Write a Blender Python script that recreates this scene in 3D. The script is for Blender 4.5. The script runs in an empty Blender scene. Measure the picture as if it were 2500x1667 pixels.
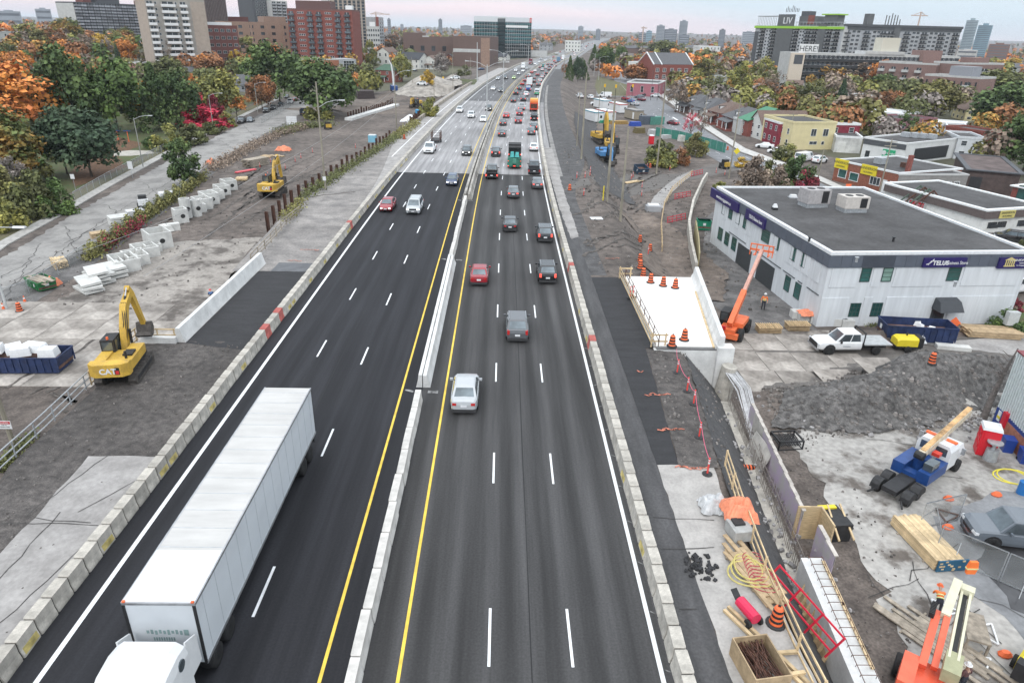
import bpy,math,random
from math import sin,cos,pi,radians,sqrt,atan2,hypot
from mathutils import Vector,Matrix,geometry,noise
import numpy as np
random.seed(7)
RU,RG=random.uniform,random.gauss
SC=bpy.context.scene
COL=SC.collection
# ---------------------------------------------------------------- camera, sky, sun, exposure
CAMH=23.0
PITCH=0.42903; ROLL=radians(1.4); YAW=-0.0199796
F_,CX,CY=1667.0,1250.0,833.5
_f=Vector((0,cos(PITCH),-sin(PITCH))); _r=Vector((1,0,0)); _u=_r.cross(_f)
_cr,_sr=cos(ROLL),sin(ROLL)
_R=_r*_cr+_u*_sr; _U=_u*_cr-_r*_sr
_m=Matrix(((cos(YAW),-sin(YAW),0),(sin(YAW),cos(YAW),0),(0,0,1)))
_R,_U,_F=_m @ _R,_m @ _U,_m @ _f
cd=bpy.data.cameras.new('camera'); cam=bpy.data.objects.new('camera',cd); COL.objects.link(cam)
cd.lens=24.005; cd.sensor_width=36.0; cd.clip_start=0.5; cd.clip_end=30000
cam.matrix_world=Matrix(((_R.x,_U.x,-_F.x,0),(_R.y,_U.y,-_F.y,0),(_R.z,_U.z,-_F.z,CAMH),(0,0,0,1)))
SC.camera=cam
SC.view_settings.view_transform='Standard'; SC.view_settings.look='None'
SC.view_settings.exposure=0.55; SC.view_settings.gamma=1.0
SC.cycles.max_bounces=6; SC.cycles.diffuse_bounces=2; SC.cycles.glossy_bounces=2
SC.cycles.transparent_max_bounces=6; SC.cycles.volume_bounces=0
W=bpy.data.worlds.new('World'); SC.world=W; W.use_nodes=True
wn,wl=W.node_tree.nodes,W.node_tree.links
wn.clear()
w_out=wn.new('ShaderNodeOutputWorld'); w_bg=wn.new('ShaderNodeBackground'); w_bg.inputs[1].default_value=0.1
w_sky=wn.new('ShaderNodeTexSky'); w_sky.sky_type='NISHITA'; w_sky.sun_disc=False
SUN_EL,SUN_AZ=radians(38),radians(200)
w_sky.sun_elevation=SUN_EL; w_sky.sun_rotation=SUN_AZ
w_tc=wn.new('ShaderNodeTexCoord'); w_sep=wn.new('ShaderNodeSeparateXYZ')
wl.new(w_tc.outputs['Generated'],w_sep.inputs[0])
w_ns=wn.new('ShaderNodeTexNoise'); w_ns.inputs['Scale'].default_value=2.2; w_ns.inputs['Detail'].default_value=5
w_map=wn.new('ShaderNodeMapping'); w_map.inputs['Scale'].default_value=(1,1,7)
wl.new(w_tc.outputs['Generated'],w_map.inputs[0]); wl.new(w_map.outputs[0],w_ns.inputs[0])
w_ma=wn.new('ShaderNodeMath'); w_ma.operation='MULTIPLY_ADD'
wl.new(w_ns.outputs[0],w_ma.inputs[0]); w_ma.inputs[1].default_value=0.045
wl.new(w_sep.outputs[2],w_ma.inputs[2])
w_off=wn.new('ShaderNodeMath'); w_off.operation='SUBTRACT'; w_off.inputs[1].default_value=0.022
wl.new(w_ma.outputs[0],w_off.inputs[0])
w_cr=wn.new('ShaderNodeValToRGB'); cr=w_cr.color_ramp
stops=[(0.0,(.64,.70,.785)),(0.010,(.84,.70,.735)),(0.022,(.88,.72,.755)),(0.034,(.66,.69,.755)),
         (0.055,(.555,.66,.745)),(0.30,(.66,.74,.82)),(1.0,(1.60,1.66,1.72))]
while len(cr.elements)<len(stops): cr.elements.new(0.5)
for e,(p,c) in zip(cr.elements,stops): e.position=p; e.color=(c[0]/2,c[1]/2,c[2]/2,1)
w_px=wn.new('ShaderNodeMath'); w_px.operation='MAXIMUM'; w_px.inputs[1].default_value=0.0; wl.new(w_sep.outputs[0],w_px.inputs[0])
w_ad=wn.new('ShaderNodeMath'); w_ad.operation='MULTIPLY_ADD'; w_ad.inputs[1].default_value=.06; wl.new(w_px.outputs[0],w_ad.inputs[0]); wl.new(w_off.outputs[0],w_ad.inputs[2])
wl.new(w_ad.outputs[0],w_cr.inputs[0])
w_sc=wn.new('ShaderNodeVectorMath'); w_sc.operation='SCALE'; w_sc.inputs['Scale'].default_value=18.5
wl.new(w_cr.outputs[0],w_sc.inputs[0])
w_mix=wn.new('ShaderNodeMix'); w_mix.data_type='RGBA'; w_mix.inputs[0].default_value=0.93
wl.new(w_sky.outputs[0],w_mix.inputs[6]); wl.new(w_sc.outputs[0],w_mix.inputs[7])
wl.new(w_mix.outputs[2],w_bg.inputs[0]); wl.new(w_bg.outputs[0],w_out.inputs[0])
sl=bpy.data.lights.new('sun','SUN'); sl.energy=0.8; sl.angle=radians(25); sl.color=(1,.97,.93)
sun=bpy.data.objects.new('sun',sl); COL.objects.link(sun)
sun.rotation_euler=(pi/2-SUN_EL,0,pi-SUN_AZ)
# ---------------------------------------------------------------- materials
MATS={}
def _nd(nt,t,**kw):
 n=nt.nodes.new(t)
 for k,v in kw.items(): setattr(n,k,v)
 return n
def mat(name,col,rough=.8,var=.12,scale=3.0,bump=0.0,metal=0.0,col2=None,stretch=None,rnd=0.0,big=0.0,bigs=.12,island=0.0,emit=0,spec=.5,uv=False,fine=0.0,alpha=1.0,thr=None,coat=0.0):
 """noise-mottled principled material. col2: second colour; big: broad patches; rnd: per-object change; island: per-face-island change"""
 if name in MATS: return MATS[name]
 m=bpy.data.materials.new(name); m.use_nodes=True; nt=m.node_tree; N=nt.nodes; L=nt.links
 bs=N['Principled BSDF']; bs.inputs['Roughness'].default_value=rough; bs.inputs['Metallic'].default_value=metal
 bs.inputs['Specular IOR Level'].default_value=spec
 if coat: bs.inputs['Coat Weight'].default_value=coat
 if alpha<1: bs.inputs['Alpha'].default_value=alpha
 tc=_nd(nt,'ShaderNodeTexCoord'); vec=tc.outputs['UV' if uv else 'Object']
 if stretch:
  mp=_nd(nt,'ShaderNodeMapping'); mp.inputs['Scale'].default_value=stretch; L.new(vec,mp.inputs[0]); v2=mp.outputs[0]
 else: v2=vec
 c2=col2 if col2 else tuple(max(0,c*(1-2*var)) for c in col)
 c1=col if col2 else tuple(min(1,c*(1+var)) for c in col)
 ns=_nd(nt,'ShaderNodeTexNoise'); ns.inputs['Scale'].default_value=scale; ns.inputs['Detail'].default_value=6; ns.inputs['Roughness'].default_value=.62
 L.new(v2,ns.inputs[0])
 rp=_nd(nt,'ShaderNodeValToRGB'); a,b=thr if thr else (.36,.64)
 rp.color_ramp.elements[0].position=a; rp.color_ramp.elements[1].position=b
 rp.color_ramp.elements[0].color=(*c2,1); rp.color_ramp.elements[1].color=(*c1,1)
 L.new(ns.outputs[0],rp.inputs[0]); out=rp.outputs[0]
 def mulby(fac_out,lo,hi,fl=0.0,fh=1.0):
  nonlocal out
  mr=_nd(nt,'ShaderNodeMapRange'); mr.inputs[1].default_value=fl; mr.inputs[2].default_value=fh
  mr.inputs[3].default_value=lo; mr.inputs[4].default_value=hi; L.new(fac_out,mr.inputs[0])
  vm=_nd(nt,'ShaderNodeVectorMath',operation='SCALE'); L.new(out,vm.inputs[0]); L.new(mr.outputs[0],vm.inputs['Scale']); out=vm.outputs[0]
 if big:
  n2=_nd(nt,'ShaderNodeTexNoise'); n2.inputs['Scale'].default_value=bigs; n2.inputs['Detail'].default_value=4; L.new(vec,n2.inputs[0])
  mulby(n2.outputs[0],1-big,1+big,.3,.7)
 if fine:
  n3=_nd(nt,'ShaderNodeTexNoise'); n3.inputs['Scale'].default_value=scale*9; n3.inputs['Detail'].default_value=3; L.new(vec,n3.inputs[0])
  mulby(n3.outputs[0],1-fine,1+fine,.3,.7)
 if rnd:
  oi=_nd(nt,'ShaderNodeObjectInfo'); mulby(oi.outputs['Random'],1-rnd,1+rnd)
 if island:
  gm=_nd(nt,'ShaderNodeNewGeometry'); mulby(gm.outputs['Random Per Island'],1-island,1+island)
 L.new(out,bs.inputs['Base Color'])
 if bump:
  bp=_nd(nt,'ShaderNodeBump'); bp.inputs['Strength'].default_value=min(1,bump); bp.inputs['Distance'].default_value=.06*max(1,bump)
  L.new(ns.outputs[0],bp.inputs['Height']); L.new(bp.outputs[0],bs.inputs['Normal'])
 if emit:
  bs.inputs['Emission Color'].default_value=(*col,1); bs.inputs['Emission Strength'].default_value=emit
 MATS[name]=m
 return m
def paint(name,col,rough=.35,var=.03,**k):
 k.setdefault('scale',1.5); return mat(name,col,rough,var,**k)
GLASS=mat('dark_glass',(.15,.18,.20),.08,.2,.8,metal=.55,spec=.9)
RUBBER=mat('rubber',(.018,.018,.019),.8,.2,6)
STEEL=mat('galvanised_steel',(.42,.44,.46),.5,.12,4,metal=.35)
DARK=mat('black_plastic',(.02,.02,.022),.55,.15)
CHROME=mat('wheel_metal',(.45,.46,.48),.35,.1,metal=.7)
CONC=mat('concrete',(.50,.47,.42),.9,.16,1.3,.15,rnd=.16,fine=.1)
CONCW=mat('pale_concrete',(.66,.66,.65),.9,.08,.8,.1,rnd=.05,fine=.05)
WOOD=mat('pale_timber',(.62,.47,.28),.75,.14,2.5,.1,stretch=(1,1,6),rnd=.18)
WOODG=mat('weathered_timber',(.36,.31,.25),.85,.2,2.5,.1,rnd=.2)
PLY=mat('plywood',(.45,.33,.2),.8,.15,2,rnd=.15)
RUST=mat('rusted_steel',(.10,.045,.03),.85,.3,3,.2)
ORANGE=mat('safety_orange',(.85,.16,.05),.6,.06,rnd=.08)
TUBEO=mat('post_orange_red',(.80,.07,.06),.5,.06,rnd=.06)
WHITEP=mat('white_paint',(.72,.73,.74),.45,.04,1.0)
# ---------------------------------------------------------------- mesh building
class B:
 def __init__(s): s.v=[]; s.f=[]; s.mi=[]; s.cur=0; s.M=None; s.mats=[]
 def mat(s,m):
  if m not in s.mats: s.mats.append(m)
  s.cur=s.mats.index(m); return s
 def add(s,pts,faces):
  o=len(s.v)
  if s.M is not None: pts=[tuple(s.M @ Vector(p)) for p in pts]
  s.v+=[tuple(p) for p in pts]
  for f in faces: s.f.append([i+o for i in f]); s.mi.append(s.cur)
  return s
 def hexa(s,p): return s.add(p,[(3,2,1,0),(4,5,6,7),(0,1,5,4),(1,2,6,5),(2,3,7,6),(3,0,4,7)])
 def box(s,cx,cy,cz,sx,sy,sz,rz=0,tx=0,top=1.0):
  """centre, size; rz turn about z; top scales the upper face"""
  c,n=cos(rz),sin(rz); P=[]
  for dz,k in ((-.5,1),(.5,top)):
   for dx,dy in ((-.5,-.5),(.5,-.5),(.5,.5),(-.5,.5)):
    x,y=dx*sx*k,dy*sy*k
    P.append((cx+x*c-y*n,cy+x*n+y*c,cz+dz*sz))
  return s.hexa(P)
 def bb(s,x0,y0,z0,x1,y1,z1): return s.box((x0+x1)/2,(y0+y1)/2,(z0+z1)/2,x1-x0,y1-y0,z1-z0)
 def loft(s,rings,caps=True,closed=True):
  n=len(rings[0]); P=[p for r in rings for p in r]; Fc=[]
  for i in range(len(rings)-1):
   for j in range(n if closed else n-1):
    k=(j+1) % n; Fc.append((i*n+j,i*n+k,(i+1)*n+k,(i+1)*n+j))
  if caps: Fc.append(tuple(range(n-1,-1,-1))); Fc.append(tuple((len(rings)-1)*n+j for j in range(n)))
  return s.add(P,Fc)
 def cyl(s,p,q,r,r2=None,n=10,caps=True):
  p,q=Vector(p),Vector(q); d=(q-p)
  if d.length<1e-6: return s
  d.normalize(); a=d.orthogonal().normalized(); b=d.cross(a); r2=r if r2 is None else r2
  return s.loft([[p+(a*cos(t)+b*sin(t))*r for t in [2*pi*i/n for i in range(n)]],
                       [q+(a*cos(t)+b*sin(t))*r2 for t in [2*pi*i/n for i in range(n)]]],caps)
 def tube(s,pts,r,n=6):
  pts=[Vector(p) for p in pts]; rings=[]; up=None
  for i,p in enumerate(pts):
   d=(pts[min(i+1,len(pts)-1)]-pts[max(i-1,0)])
   if d.length<1e-9: d=Vector((0,0,1))
   d.normalize()
   a=d.orthogonal().normalized() if up is None else (up-d*up.dot(d))
   if a.length<1e-6: a=d.orthogonal()
   a.normalize(); up=a; b=d.cross(a)
   rr=r[i] if isinstance(r,(list,tuple)) else r
   rings.append([p+(a*cos(t)+b*sin(t))*rr for t in [2*pi*k/n for k in range(n)]])
  return s.loft(rings)
 def beam(s,p,q,w,h,up=(0,0,1)):
  p,q=Vector(p),Vector(q); d=(q-p).normalized(); u=Vector(up)
  a=d.cross(u)
  if a.length<1e-4: a=d.orthogonal()
  a.normalize(); b=a.cross(d); P=[]
  for c in (p,q):
   for x,y in ((-.5,-.5),(.5,-.5),(.5,.5),(-.5,.5)): P.append(c+a*(x*w)+b*(y*h))
  return s.hexa(P)
 def prism(s,poly,lo,hi,axis='z'):
  f={'z': lambda a,b,c: (a,b,c),'x': lambda a,b,c: (c,a,b),'y': lambda a,b,c: (a,c,b)}[axis]
  return s.loft([[f(a,b,lo) for a,b in poly],[f(a,b,hi) for a,b in poly]])
 def lathe(s,prof,n=12,c=(0,0,0)):
  return s.loft([[(c[0]+r*cos(2*pi*i/n),c[1]+r*sin(2*pi*i/n),c[2]+z) for i in range(n)] for r,z in prof])
 def quad(s,a,b,c,d): return s.add([a,b,c,d],[(0,1,2,3)])
 def mesh(s,name,smooth=False):
  me=bpy.data.meshes.new(name); me.from_pydata(s.v,[],s.f)
  for m in (s.mats or []): me.materials.append(m)
  if len(s.mats)>1: me.polygons.foreach_set('material_index',s.mi)
  if smooth: me.shade_smooth()
  me.update(); return me
 def ob(s,name,parent=None,mat=None,smooth=False,loc=None,rz=0):
  if mat is not None and not s.mats: s.mats=[mat]
  return put(name,s.mesh(name,smooth),parent,loc,rz)
def put(name,me,parent=None,loc=None,rz=0,m=None):
 o=bpy.data.objects.new(name,me); COL.objects.link(o)
 if parent is not None: o.parent=parent
 if loc is not None: o.location=loc
 if rz: o.rotation_euler=(0,0,rz)
 if m is not None:
  for sl_ in o.material_slots: sl_.link='OBJECT'; sl_.material=m
 return o
def tag(o,label=None,cat=None,group=None,kind=None):
 if label: o['label']=label
 if cat: o['category']=cat
 if group: o['group']=group
 if kind: o['kind']=kind
 return o
def thing(name,label,cat,loc=(0,0,0),rz=0,group=None):
 o=bpy.data.objects.new(name,None); COL.objects.link(o); o.location=loc; o.rotation_euler=(0,0,rz); o.empty_display_size=.3
 return tag(o,label,cat,group)
def dup(root,loc,rz,label=None,group=None):
 r=root.copy(); COL.objects.link(r); r.location=loc; r.rotation_euler=(0,0,rz)
 if label: r['label']=label
 if group: r['group']=group
 for ch in list(root.children):
  c=ch.copy(); COL.objects.link(c); c.parent=r
  for g in ch.children:
   d=g.copy(); COL.objects.link(d); d.parent=c
 return r
def text(s,name,parent,loc,size,m,rot=(pi/2,0,0),ext=.012,bold=.0,align='CENTER',sx=1.0):
 cu=bpy.data.curves.new(name,'FONT'); cu.body=s; cu.size=size; cu.extrude=ext; cu.align_x=align; cu.align_y='CENTER'; cu.offset=bold
 cu.materials.append(m); cu.resolution_u=3
 f=bpy.data.objects.new(name,cu); COL.objects.link(f); bpy.context.view_layer.update()
 me=bpy.data.meshes.new_from_object(f.evaluated_get(bpy.context.evaluated_depsgraph_get())); bpy.data.objects.remove(f); bpy.data.curves.remove(cu)
 o=put(name,me); o.location=loc; o.rotation_euler=rot; o.scale=(sx,1,1)
 if parent is not None: o.parent=parent
 return o
def lerp(a,b,t): return a+(b-a)*t
def sstep(a,b,x):
 t=min(1,max(0,(x-a)/(b-a))); return t*t*(3-2*t)
# ---------------------------------------------------------------- the lie of the land
CY_=[-50,100,128,165,203,250,300,341,413,500,614,690,1000,1315,1661,2400,9000]
CV_=[0,0,.4,1.4,2.6,4.9,8.0,11.0,18.2,27.0,43.0,58.0,104.0,155.0,204.0,330.0,1500.0]
_fy=np.arange(-50,9000,5.0); _fc=np.interp(_fy,CY_,CV_)
_k=np.ones(9)/9; _fc2=np.convolve(np.pad(_fc,4,mode='edge'),_k,'valid')
def cshift(y): return float(np.interp(y,_fy,_fc2))
def chead(y): return atan2(-(cshift(y+6)-cshift(y-6)),12.0)     # turn about z of something driving along the road
XL_Y=[-50,31,33,49,49.3,65.9,66.2,90,100,140,183,264,412,9000]
XL_V=[-27.3,-27.3,-27.6,-28.4,-25,-25,-27.5,-29.2,-29,-25.7,-24,-19.5,-10,None]
XR_Y=[-50,18,24,28,34,42,48.6,49.3,66.5,67,100,130,175,240,300,9000]
XR_V=[13,13,12.5,12.5,13,14,14.6,12.5,12.5,15,15,15,17,21,24.5,None]
XL_V[-1]=-29+cshift(9000); XR_V[-1]=16.5+cshift(9000)
def xL(y):
 if y>412: return cshift(y)-28.1
 return float(np.interp(y,XL_Y,XL_V))
def xR(y):
 if y>300: return cshift(y)+16.5
 return float(np.interp(y,XR_Y,XR_V))
def wallx(y): return 16.2+(y-21)*.095
MOUNDS=[  # x, y, radius x, radius y, height
 (25.5,47.0,4,2.6,1.3),(30,48.2,4,2.8,1.9),(34.8,50.4,4,3.0,3.0),(39.5,51.4,4.5,2.6,2.2),(44.5,51.4,5,2.4,1.8),(50.5,50.6,5,2.5,1.6),
 (37.6,61.0,3.0,1.6,1.0),(-33,312,13,26,8.0),(-24,345,8,20,4.5),(-56,240,10,9,1.6),(19.0,69.5,4,3,.9),(41,178,5,3,.8)]
def gz(x,y):
 far=sstep(220,600,y)
 if x<(xL(y)+xR(y))/2:
  base=lerp(-4.3,-.6,far)+8*sstep(-60,-260,x)*sstep(200,450,y)-(0 if y>200 else 0)
  d=xL(y)-x; wd=1.6 if y<300 else 14
  top=0
  if 49.3<=y<=66.1: wd=.3
 else:
  base=lerp(-4.0,-.6,far)
  d=x-xR(y); wd=7.0 if y>112 else (5.5 if y>72 else 4.5); top=0
  if y<49.3: wd=max(1.2,wallx(y)-.6-xR(y))
  elif y<=66.5: wd=.3
 if d<=0: z=0.0
 elif d>=wd: z=base
 else:
  t=d/wd; z=top+(base-top)*(t if x>0 else t)
 if d>0:
  for mx,my,rx,ry,h in MOUNDS:
   q=((x-mx)/rx)**2+((y-my)/ry)**2
   if q<4: z+=h*math.exp(-1.6*q)
 return z
def ray(px,py):
 return (_F*F_+_R*(px-CX)-_U*(py-CY)).normalized()
def P(px,py,z=0.0):
 d=ray(px,py); t=(z-CAMH)/d.z; return Vector((d.x*t,d.y*t,z))
def G(px,py):
 """the spot on the land seen at a point of the survey photograph"""
 d=ray(px,py)
 if d.z>-.004: d.z=-.004
 a=8.0; b=a; C=Vector((0,0,CAMH))
 while b<6000:
  p=C+d*b
  if p.z<gz(p.x,p.y): break
  a=b; b+=max(.7,b*.012)
 for _ in range(14):
  m_=(a+b)/2; p=C+d*m_
  if p.z<gz(p.x,p.y): b=m_
  else: a=m_
 p=C+d*b; return Vector((p.x,p.y,gz(p.x,p.y)))
def pj(p):
 q=Vector(p)-Vector((0,0,CAMH)); w=q.dot(_F); return CX+F_*q.dot(_R)/w,CY-F_*q.dot(_U)/w
def ppm(p):
 """photograph pixels per metre at a place"""
 return F_/((Vector(p)-Vector((0,0,CAMH))).dot(_F))
# ---------------------------------------------------------------- ground
D=2500/2352
GRAVEL=mat('gravel_dirt',(.160,.134,.118),.95,.3,.7,.8,col2=(.074,.061,.054),big=.38,bigs=.09,fine=.3)
def axis(a,b,step,far,g=1.18):
 v=list(np.arange(a,b+.01,step)); s=step; x=b; hi=[]
 while x<far[1]: s *=g; x+=s; hi.append(x)
 s=step; x=a; lo=[]
 while x>far[0]: s *=g; x-=s; lo.append(x)
 return lo[::-1]+v+hi
gx=axis(-64,64,1.0,(-6500,6500)); gy=axis(4,150,1.0,(-400,9500),1.07)
V=[(x,y,gz(x,y) if abs(x)<1500 and y<3000 else -.6+(14*sstep(3500,8000,y))*(1+.6*sin(x*.0011+1)+.3*sin(x*.0033))) for y in gy for x in gx]
nx=len(gx)
Fc=[(j*nx+i,j*nx+i+1,(j+1)*nx+i+1,(j+1)*nx+i) for j in range(len(gy)-1) for i in range(nx-1)]
me=bpy.data.meshes.new('ground'); me.from_pydata(V,[],Fc); me.materials.append(GRAVEL); me.shade_smooth()
tag(put('ground',me),kind='structure')
def inpoly(x,y,poly):
 r=False; n=len(poly)
 for i in range(n):
  x1,y1=poly[i][:2]; x2,y2=poly[i-1][:2]
  if (y1>y)!=(y2>y) and x<(x2-x1)*(y-y1)/(y2-y1)+x1: r=not r
 return r
def rough_edge(poly,amp,step=.8):
 out=[]
 for i in range(len(poly)):
  a=Vector(poly[i][:2]); b=Vector(poly[(i+1) % len(poly)][:2]); n=max(1,int((b-a).length/step))
  q=(b-a).orthogonal().normalized() if (b-a).length>1e-6 else Vector((0,0))
  for k in range(n): out.append(a.lerp(b,k/n)+q*RU(-amp,amp)*(0 if amp==0 else 1))
 return out
def sheet(name,poly,m,off=.02,res=2.0,rough=0.0,kind='structure',flat=None,parent=None,lump=0.0):
 """a sheet of paving or soil laid on the land, following its rise and fall"""
 pts=rough_edge(poly,rough,min(res,.7) if rough else res)
 xs=[p[0] for p in pts]; ys=[p[1] for p in pts]; inner=[]
 y=min(ys)+res/2
 while y<max(ys):
  x=min(xs)+res/2
  while x<max(xs):
   if inpoly(x,y,pts): inner.append(Vector((x,y)))
   x+=res
  y+=res
 n=len(pts); vs=[Vector((p[0],p[1])) for p in pts]
 r=geometry.delaunay_2d_cdt(vs+inner,[(i,(i+1) % n) for i in range(n)],[],1,.001)
 me=bpy.data.meshes.new(name)
 me.from_pydata([(v.x,v.y,(gz(v.x,v.y) if flat is None else flat)+off+(lump*abs(noise.noise((v.x*.7,v.y*.7,0))+.5*noise.noise((v.x*2.1,v.y*2.1,3))) if lump else 0)) for v in r[0]],[],[f for f in r[2]])
 me.materials.append(m); me.shade_smooth(); me.update()
 o=put(name,me,parent)
 if parent is None: tag(o,kind=kind)
 return o
def gd(*pts): return [G(x*D,y*D) for x,y in pts]         # enlarged-view points to spots on the land
def strip(name,o1,o2,y0,y1,m,z,step=4.0,parent=None,cur=True):
 v=[]; f=[]; uv=[]; n=max(1,int((y1-y0)/step))
 for i in range(n+1):
  y=y0+(y1-y0)*i/n; c=cshift(y) if cur else 0
  a=o1(y) if callable(o1) else o1+c; b=o2(y) if callable(o2) else o2+c
  v+=[(a,y,z),(b,y,z)]; uv+=[(a-c,y),(b-c,y)]
  if i: k=2*i; f.append((k-2,k-1,k+1,k))
 me=bpy.data.meshes.new(name); me.from_pydata(v,[],f); me.materials.append(m)
 ul=me.uv_layers.new(); ul.data.foreach_set('uv',[c for p in me.polygons for vi in p.vertices for c in uv[vi]])
 me.update(); o=put(name,me,parent)
 if parent is None: tag(o,kind='structure')
 return o
def asphalt(name,col,track,per=3.55,ph=0.0,rough=.75,gl=.0):
 m=mat(name,col,rough,.14,1.1,.12,uv=True,stretch=(1.6,.05,1),big=.16,bigs=.05,fine=.16,spec=.25)
 nt=m.node_tree; N,L=nt.nodes,nt.links; bs=N['Principled BSDF']
 src=bs.inputs['Base Color'].links[0].from_socket
 tc=[n for n in N if n.type=='TEX_COORD'][0]; sp=N.new('ShaderNodeSeparateXYZ'); L.new(tc.outputs['UV'],sp.inputs[0])
 a=N.new('ShaderNodeMath'); a.operation='MULTIPLY_ADD'; a.inputs[1].default_value=4*pi/per; a.inputs[2].default_value=ph; L.new(sp.outputs[0],a.inputs[0])
 s=N.new('ShaderNodeMath'); s.operation='COSINE'; L.new(a.outputs[0],s.inputs[0])
 g=N.new('ShaderNodeTexNoise'); g.inputs['Scale'].default_value=.05; L.new(tc.outputs['UV'],g.inputs[0])
 mr=N.new('ShaderNodeMapRange'); mr.inputs[1].default_value=-1; mr.inputs[2].default_value=1; mr.inputs[3].default_value=1-track; mr.inputs[4].default_value=1+track; L.new(s.outputs[0],mr.inputs[0])
 v=N.new('ShaderNodeVectorMath'); v.operation='SCALE'; L.new(src,v.inputs[0]); L.new(mr.outputs[0],v.inputs['Scale']); L.new(v.outputs[0],bs.inputs['Base Color'])
 return m
A_NEWL=asphalt('fresh_asphalt',(.025,.0255,.030),.13,ph=.4)
A_NEWR=asphalt('worn_fresh_asphalt',(.058,.057,.058),.25,per=3.45,ph=1.2)
A_OLD=asphalt('old_asphalt',(.30,.295,.30),.06)
A_MID=asphalt('dark_old_asphalt',(.135,.135,.14),.10)
A_FAR=asphalt('grey_old_asphalt',(.24,.24,.245),.05)
A_SH=mat('shoulder_asphalt',(.075,.074,.077),.85,.15,.9,.15,fine=.2,stretch=(1.5,.25,1))
for nm,a,b,y0,y1,m in (('highway_road',-18.95,-5.3,-30,119.6,A_NEWL),('highway_road',-5.3,6.95,-30,119.3,A_NEWR),('highway_road',6.95,9.3,-30,119.3,A_SH),
       ('highway_road',-18.95,9.0,119.6,249.5,A_OLD),('highway_road',-18.95,9.0,249.5,470,A_MID),('highway_road',-21,12,470,2600,A_FAR)):
 strip(nm,a,b,y0,y1,m,.03 if y1>119.4 else .03,3.0 if y1<500 else 8)
LW=mat('white_road_paint',(.82,.83,.85),.6,.06,1.5)
LY=mat('yellow_road_paint',(.78,.55,.07),.6,.12,1.2)
def line(xo,w,y0,y1,b,z=.042,step=3.0):
 n=max(1,int((y1-y0)/step)); prev=None
 for i in range(n+1):
  y=y0+(y1-y0)*i/n; c=cshift(y); p=((xo-w/2+c,y,z),(xo+w/2+c,y,z))
  if prev: b.quad(prev[0],prev[1],p[1],p[0])
  prev=p
bw=B().mat(LW); by=B().mat(LY)
line(-17.4,.22,-20,900,bw); line(6.6,.19,-20,900,bw)
line(-6.72,.14,-20,900,by); line(-3.72,.14,-20,900,by)
for k in range(0,55):
 y=7.24+12*k
 for xo in (-.22,3.12): line(xo,.115,y,y+3,bw)
 for xo in (-13.85,-10.3): line(xo,.13,y+2.4+(1.2 if xo<-12 else 0),y+5.4+(1.2 if xo<-12 else 0),bw)
tag(bw.ob('lane_marking'),kind='structure'); tag(by.ob('lane_marking'),kind='structure')
SOILD=mat('dark_crushed_soil',(.110,.099,.093),.95,.3,1.8,1.0,col2=(.052,.047,.045),big=.3,bigs=.22,fine=.35)
OLDPAVE=mat('worn_concrete_pavement',(.36,.345,.335),.9,.15,.5,.1,col2=(.25,.238,.23),big=.10,bigs=.2,fine=.12)
DUST=mat('dusty_gravel',(.30,.28,.265),.95,.3,.5,.4,col2=(.175,.165,.16),big=.2,bigs=.1,fine=.2)
BLACKTOP=mat('deck_asphalt',(.028,.028,.031),.85,.12,.7,.2,fine=.15,stretch=(.6,2,1))
sheet('soil_strip',[(-28.4,8),(-18.95,8),(-18.95,49.3),(-28.2,49.3)],SOILD,.02,.6,lump=.055)
sheet('old_pavement',gd((0,1700),(-60,1330),(0,1275),(105,1170),(135,1130),(205,1050),(375,1053),(388,1012),(437,1008),(250,1235),(-40,1600)),OLDPAVE,.12,1.2,.08)
sheet('deck_asphalt',[(-24.6,48.9),(-18.95,47.6),(-18.95,66.4),(-24.6,66.4)],BLACKTOP,.04,1.0,.03)
sheet('patched_asphalt',[(-23.4,66.4),(-19.0,66.4),(-19.0,69.2),(-23.4,69.2)],mat('grey_patch',(.13,.135,.145),.9,.1,1),.05,1.0)
sheet('dusty_shoulder',[(-27.3,66.3),(-18.95,66.3),(-18.95,118),(-16.9,165),(-15.6,200),(-20.4,200),(-23.3,175),(-25.2,140),(-28.6,100),(-28.8,90)],DUST,.022,1.5)
strip('old_shoulder',lambda y: -18.95+cshift(y)-lerp(1.0,8.3,sstep(95,190,y)),lambda y: -18.95+cshift(y),95,470,mat('old_shoulder_asphalt',(.36,.345,.335),.9,.15,.5,.1,fine=.1),.036)
b=B().mat(LW); line(-22.0,.2,135,300,b,.05); tag(b.ob('lane_marking'),kind='structure')
sheet('approach_asphalt',[(9.3,33.2),(10.6,33.2),(11.7,49.4),(12.3,49.4),(12.3,66.4),(9.3,66.4)],BLACKTOP,.03,1.0,.02)
sheet('dark_soil',[(10.6,33),(12.9,33),(14.2,42),(14.9,49.2),(11.7,49.2)],SOILD,.035,.5,.06,lump=.06)
sheet('old_pavement',[(9.3,9),(12.7,9),(12.6,22),(12.2,28),(12.6,33.3),(9.3,33.2)],mat('platform_concrete',(.43,.41,.39),.9,.12,.8,.1,col2=(.33,.315,.30),fine=.1),.035,.8,.05)
sheet('road_edge_concrete',gd((1245,340),(1268,340),(1292,430),(1330,545),(1312,550),(1285,480),(1262,400)),OLDPAVE,.052,1.5,.08)
strip('right_shoulder',9.0,lambda y: cshift(y)+lerp(11.0,15.5,sstep(100,140,y)),67,470,mat('dark_shoulder_gravel',(.105,.102,.103),.95,.25,.8,.5,col2=(.058,.056,.057),big=.2,bigs=.1,fine=.3),.018)
strip('white_edge_rubble',9.3,10.2,119,330,mat('edge_rubble',(.30,.29,.28),.95,.2,.4,.3,col2=(.17,.165,.16),fine=.2),.045)
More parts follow.
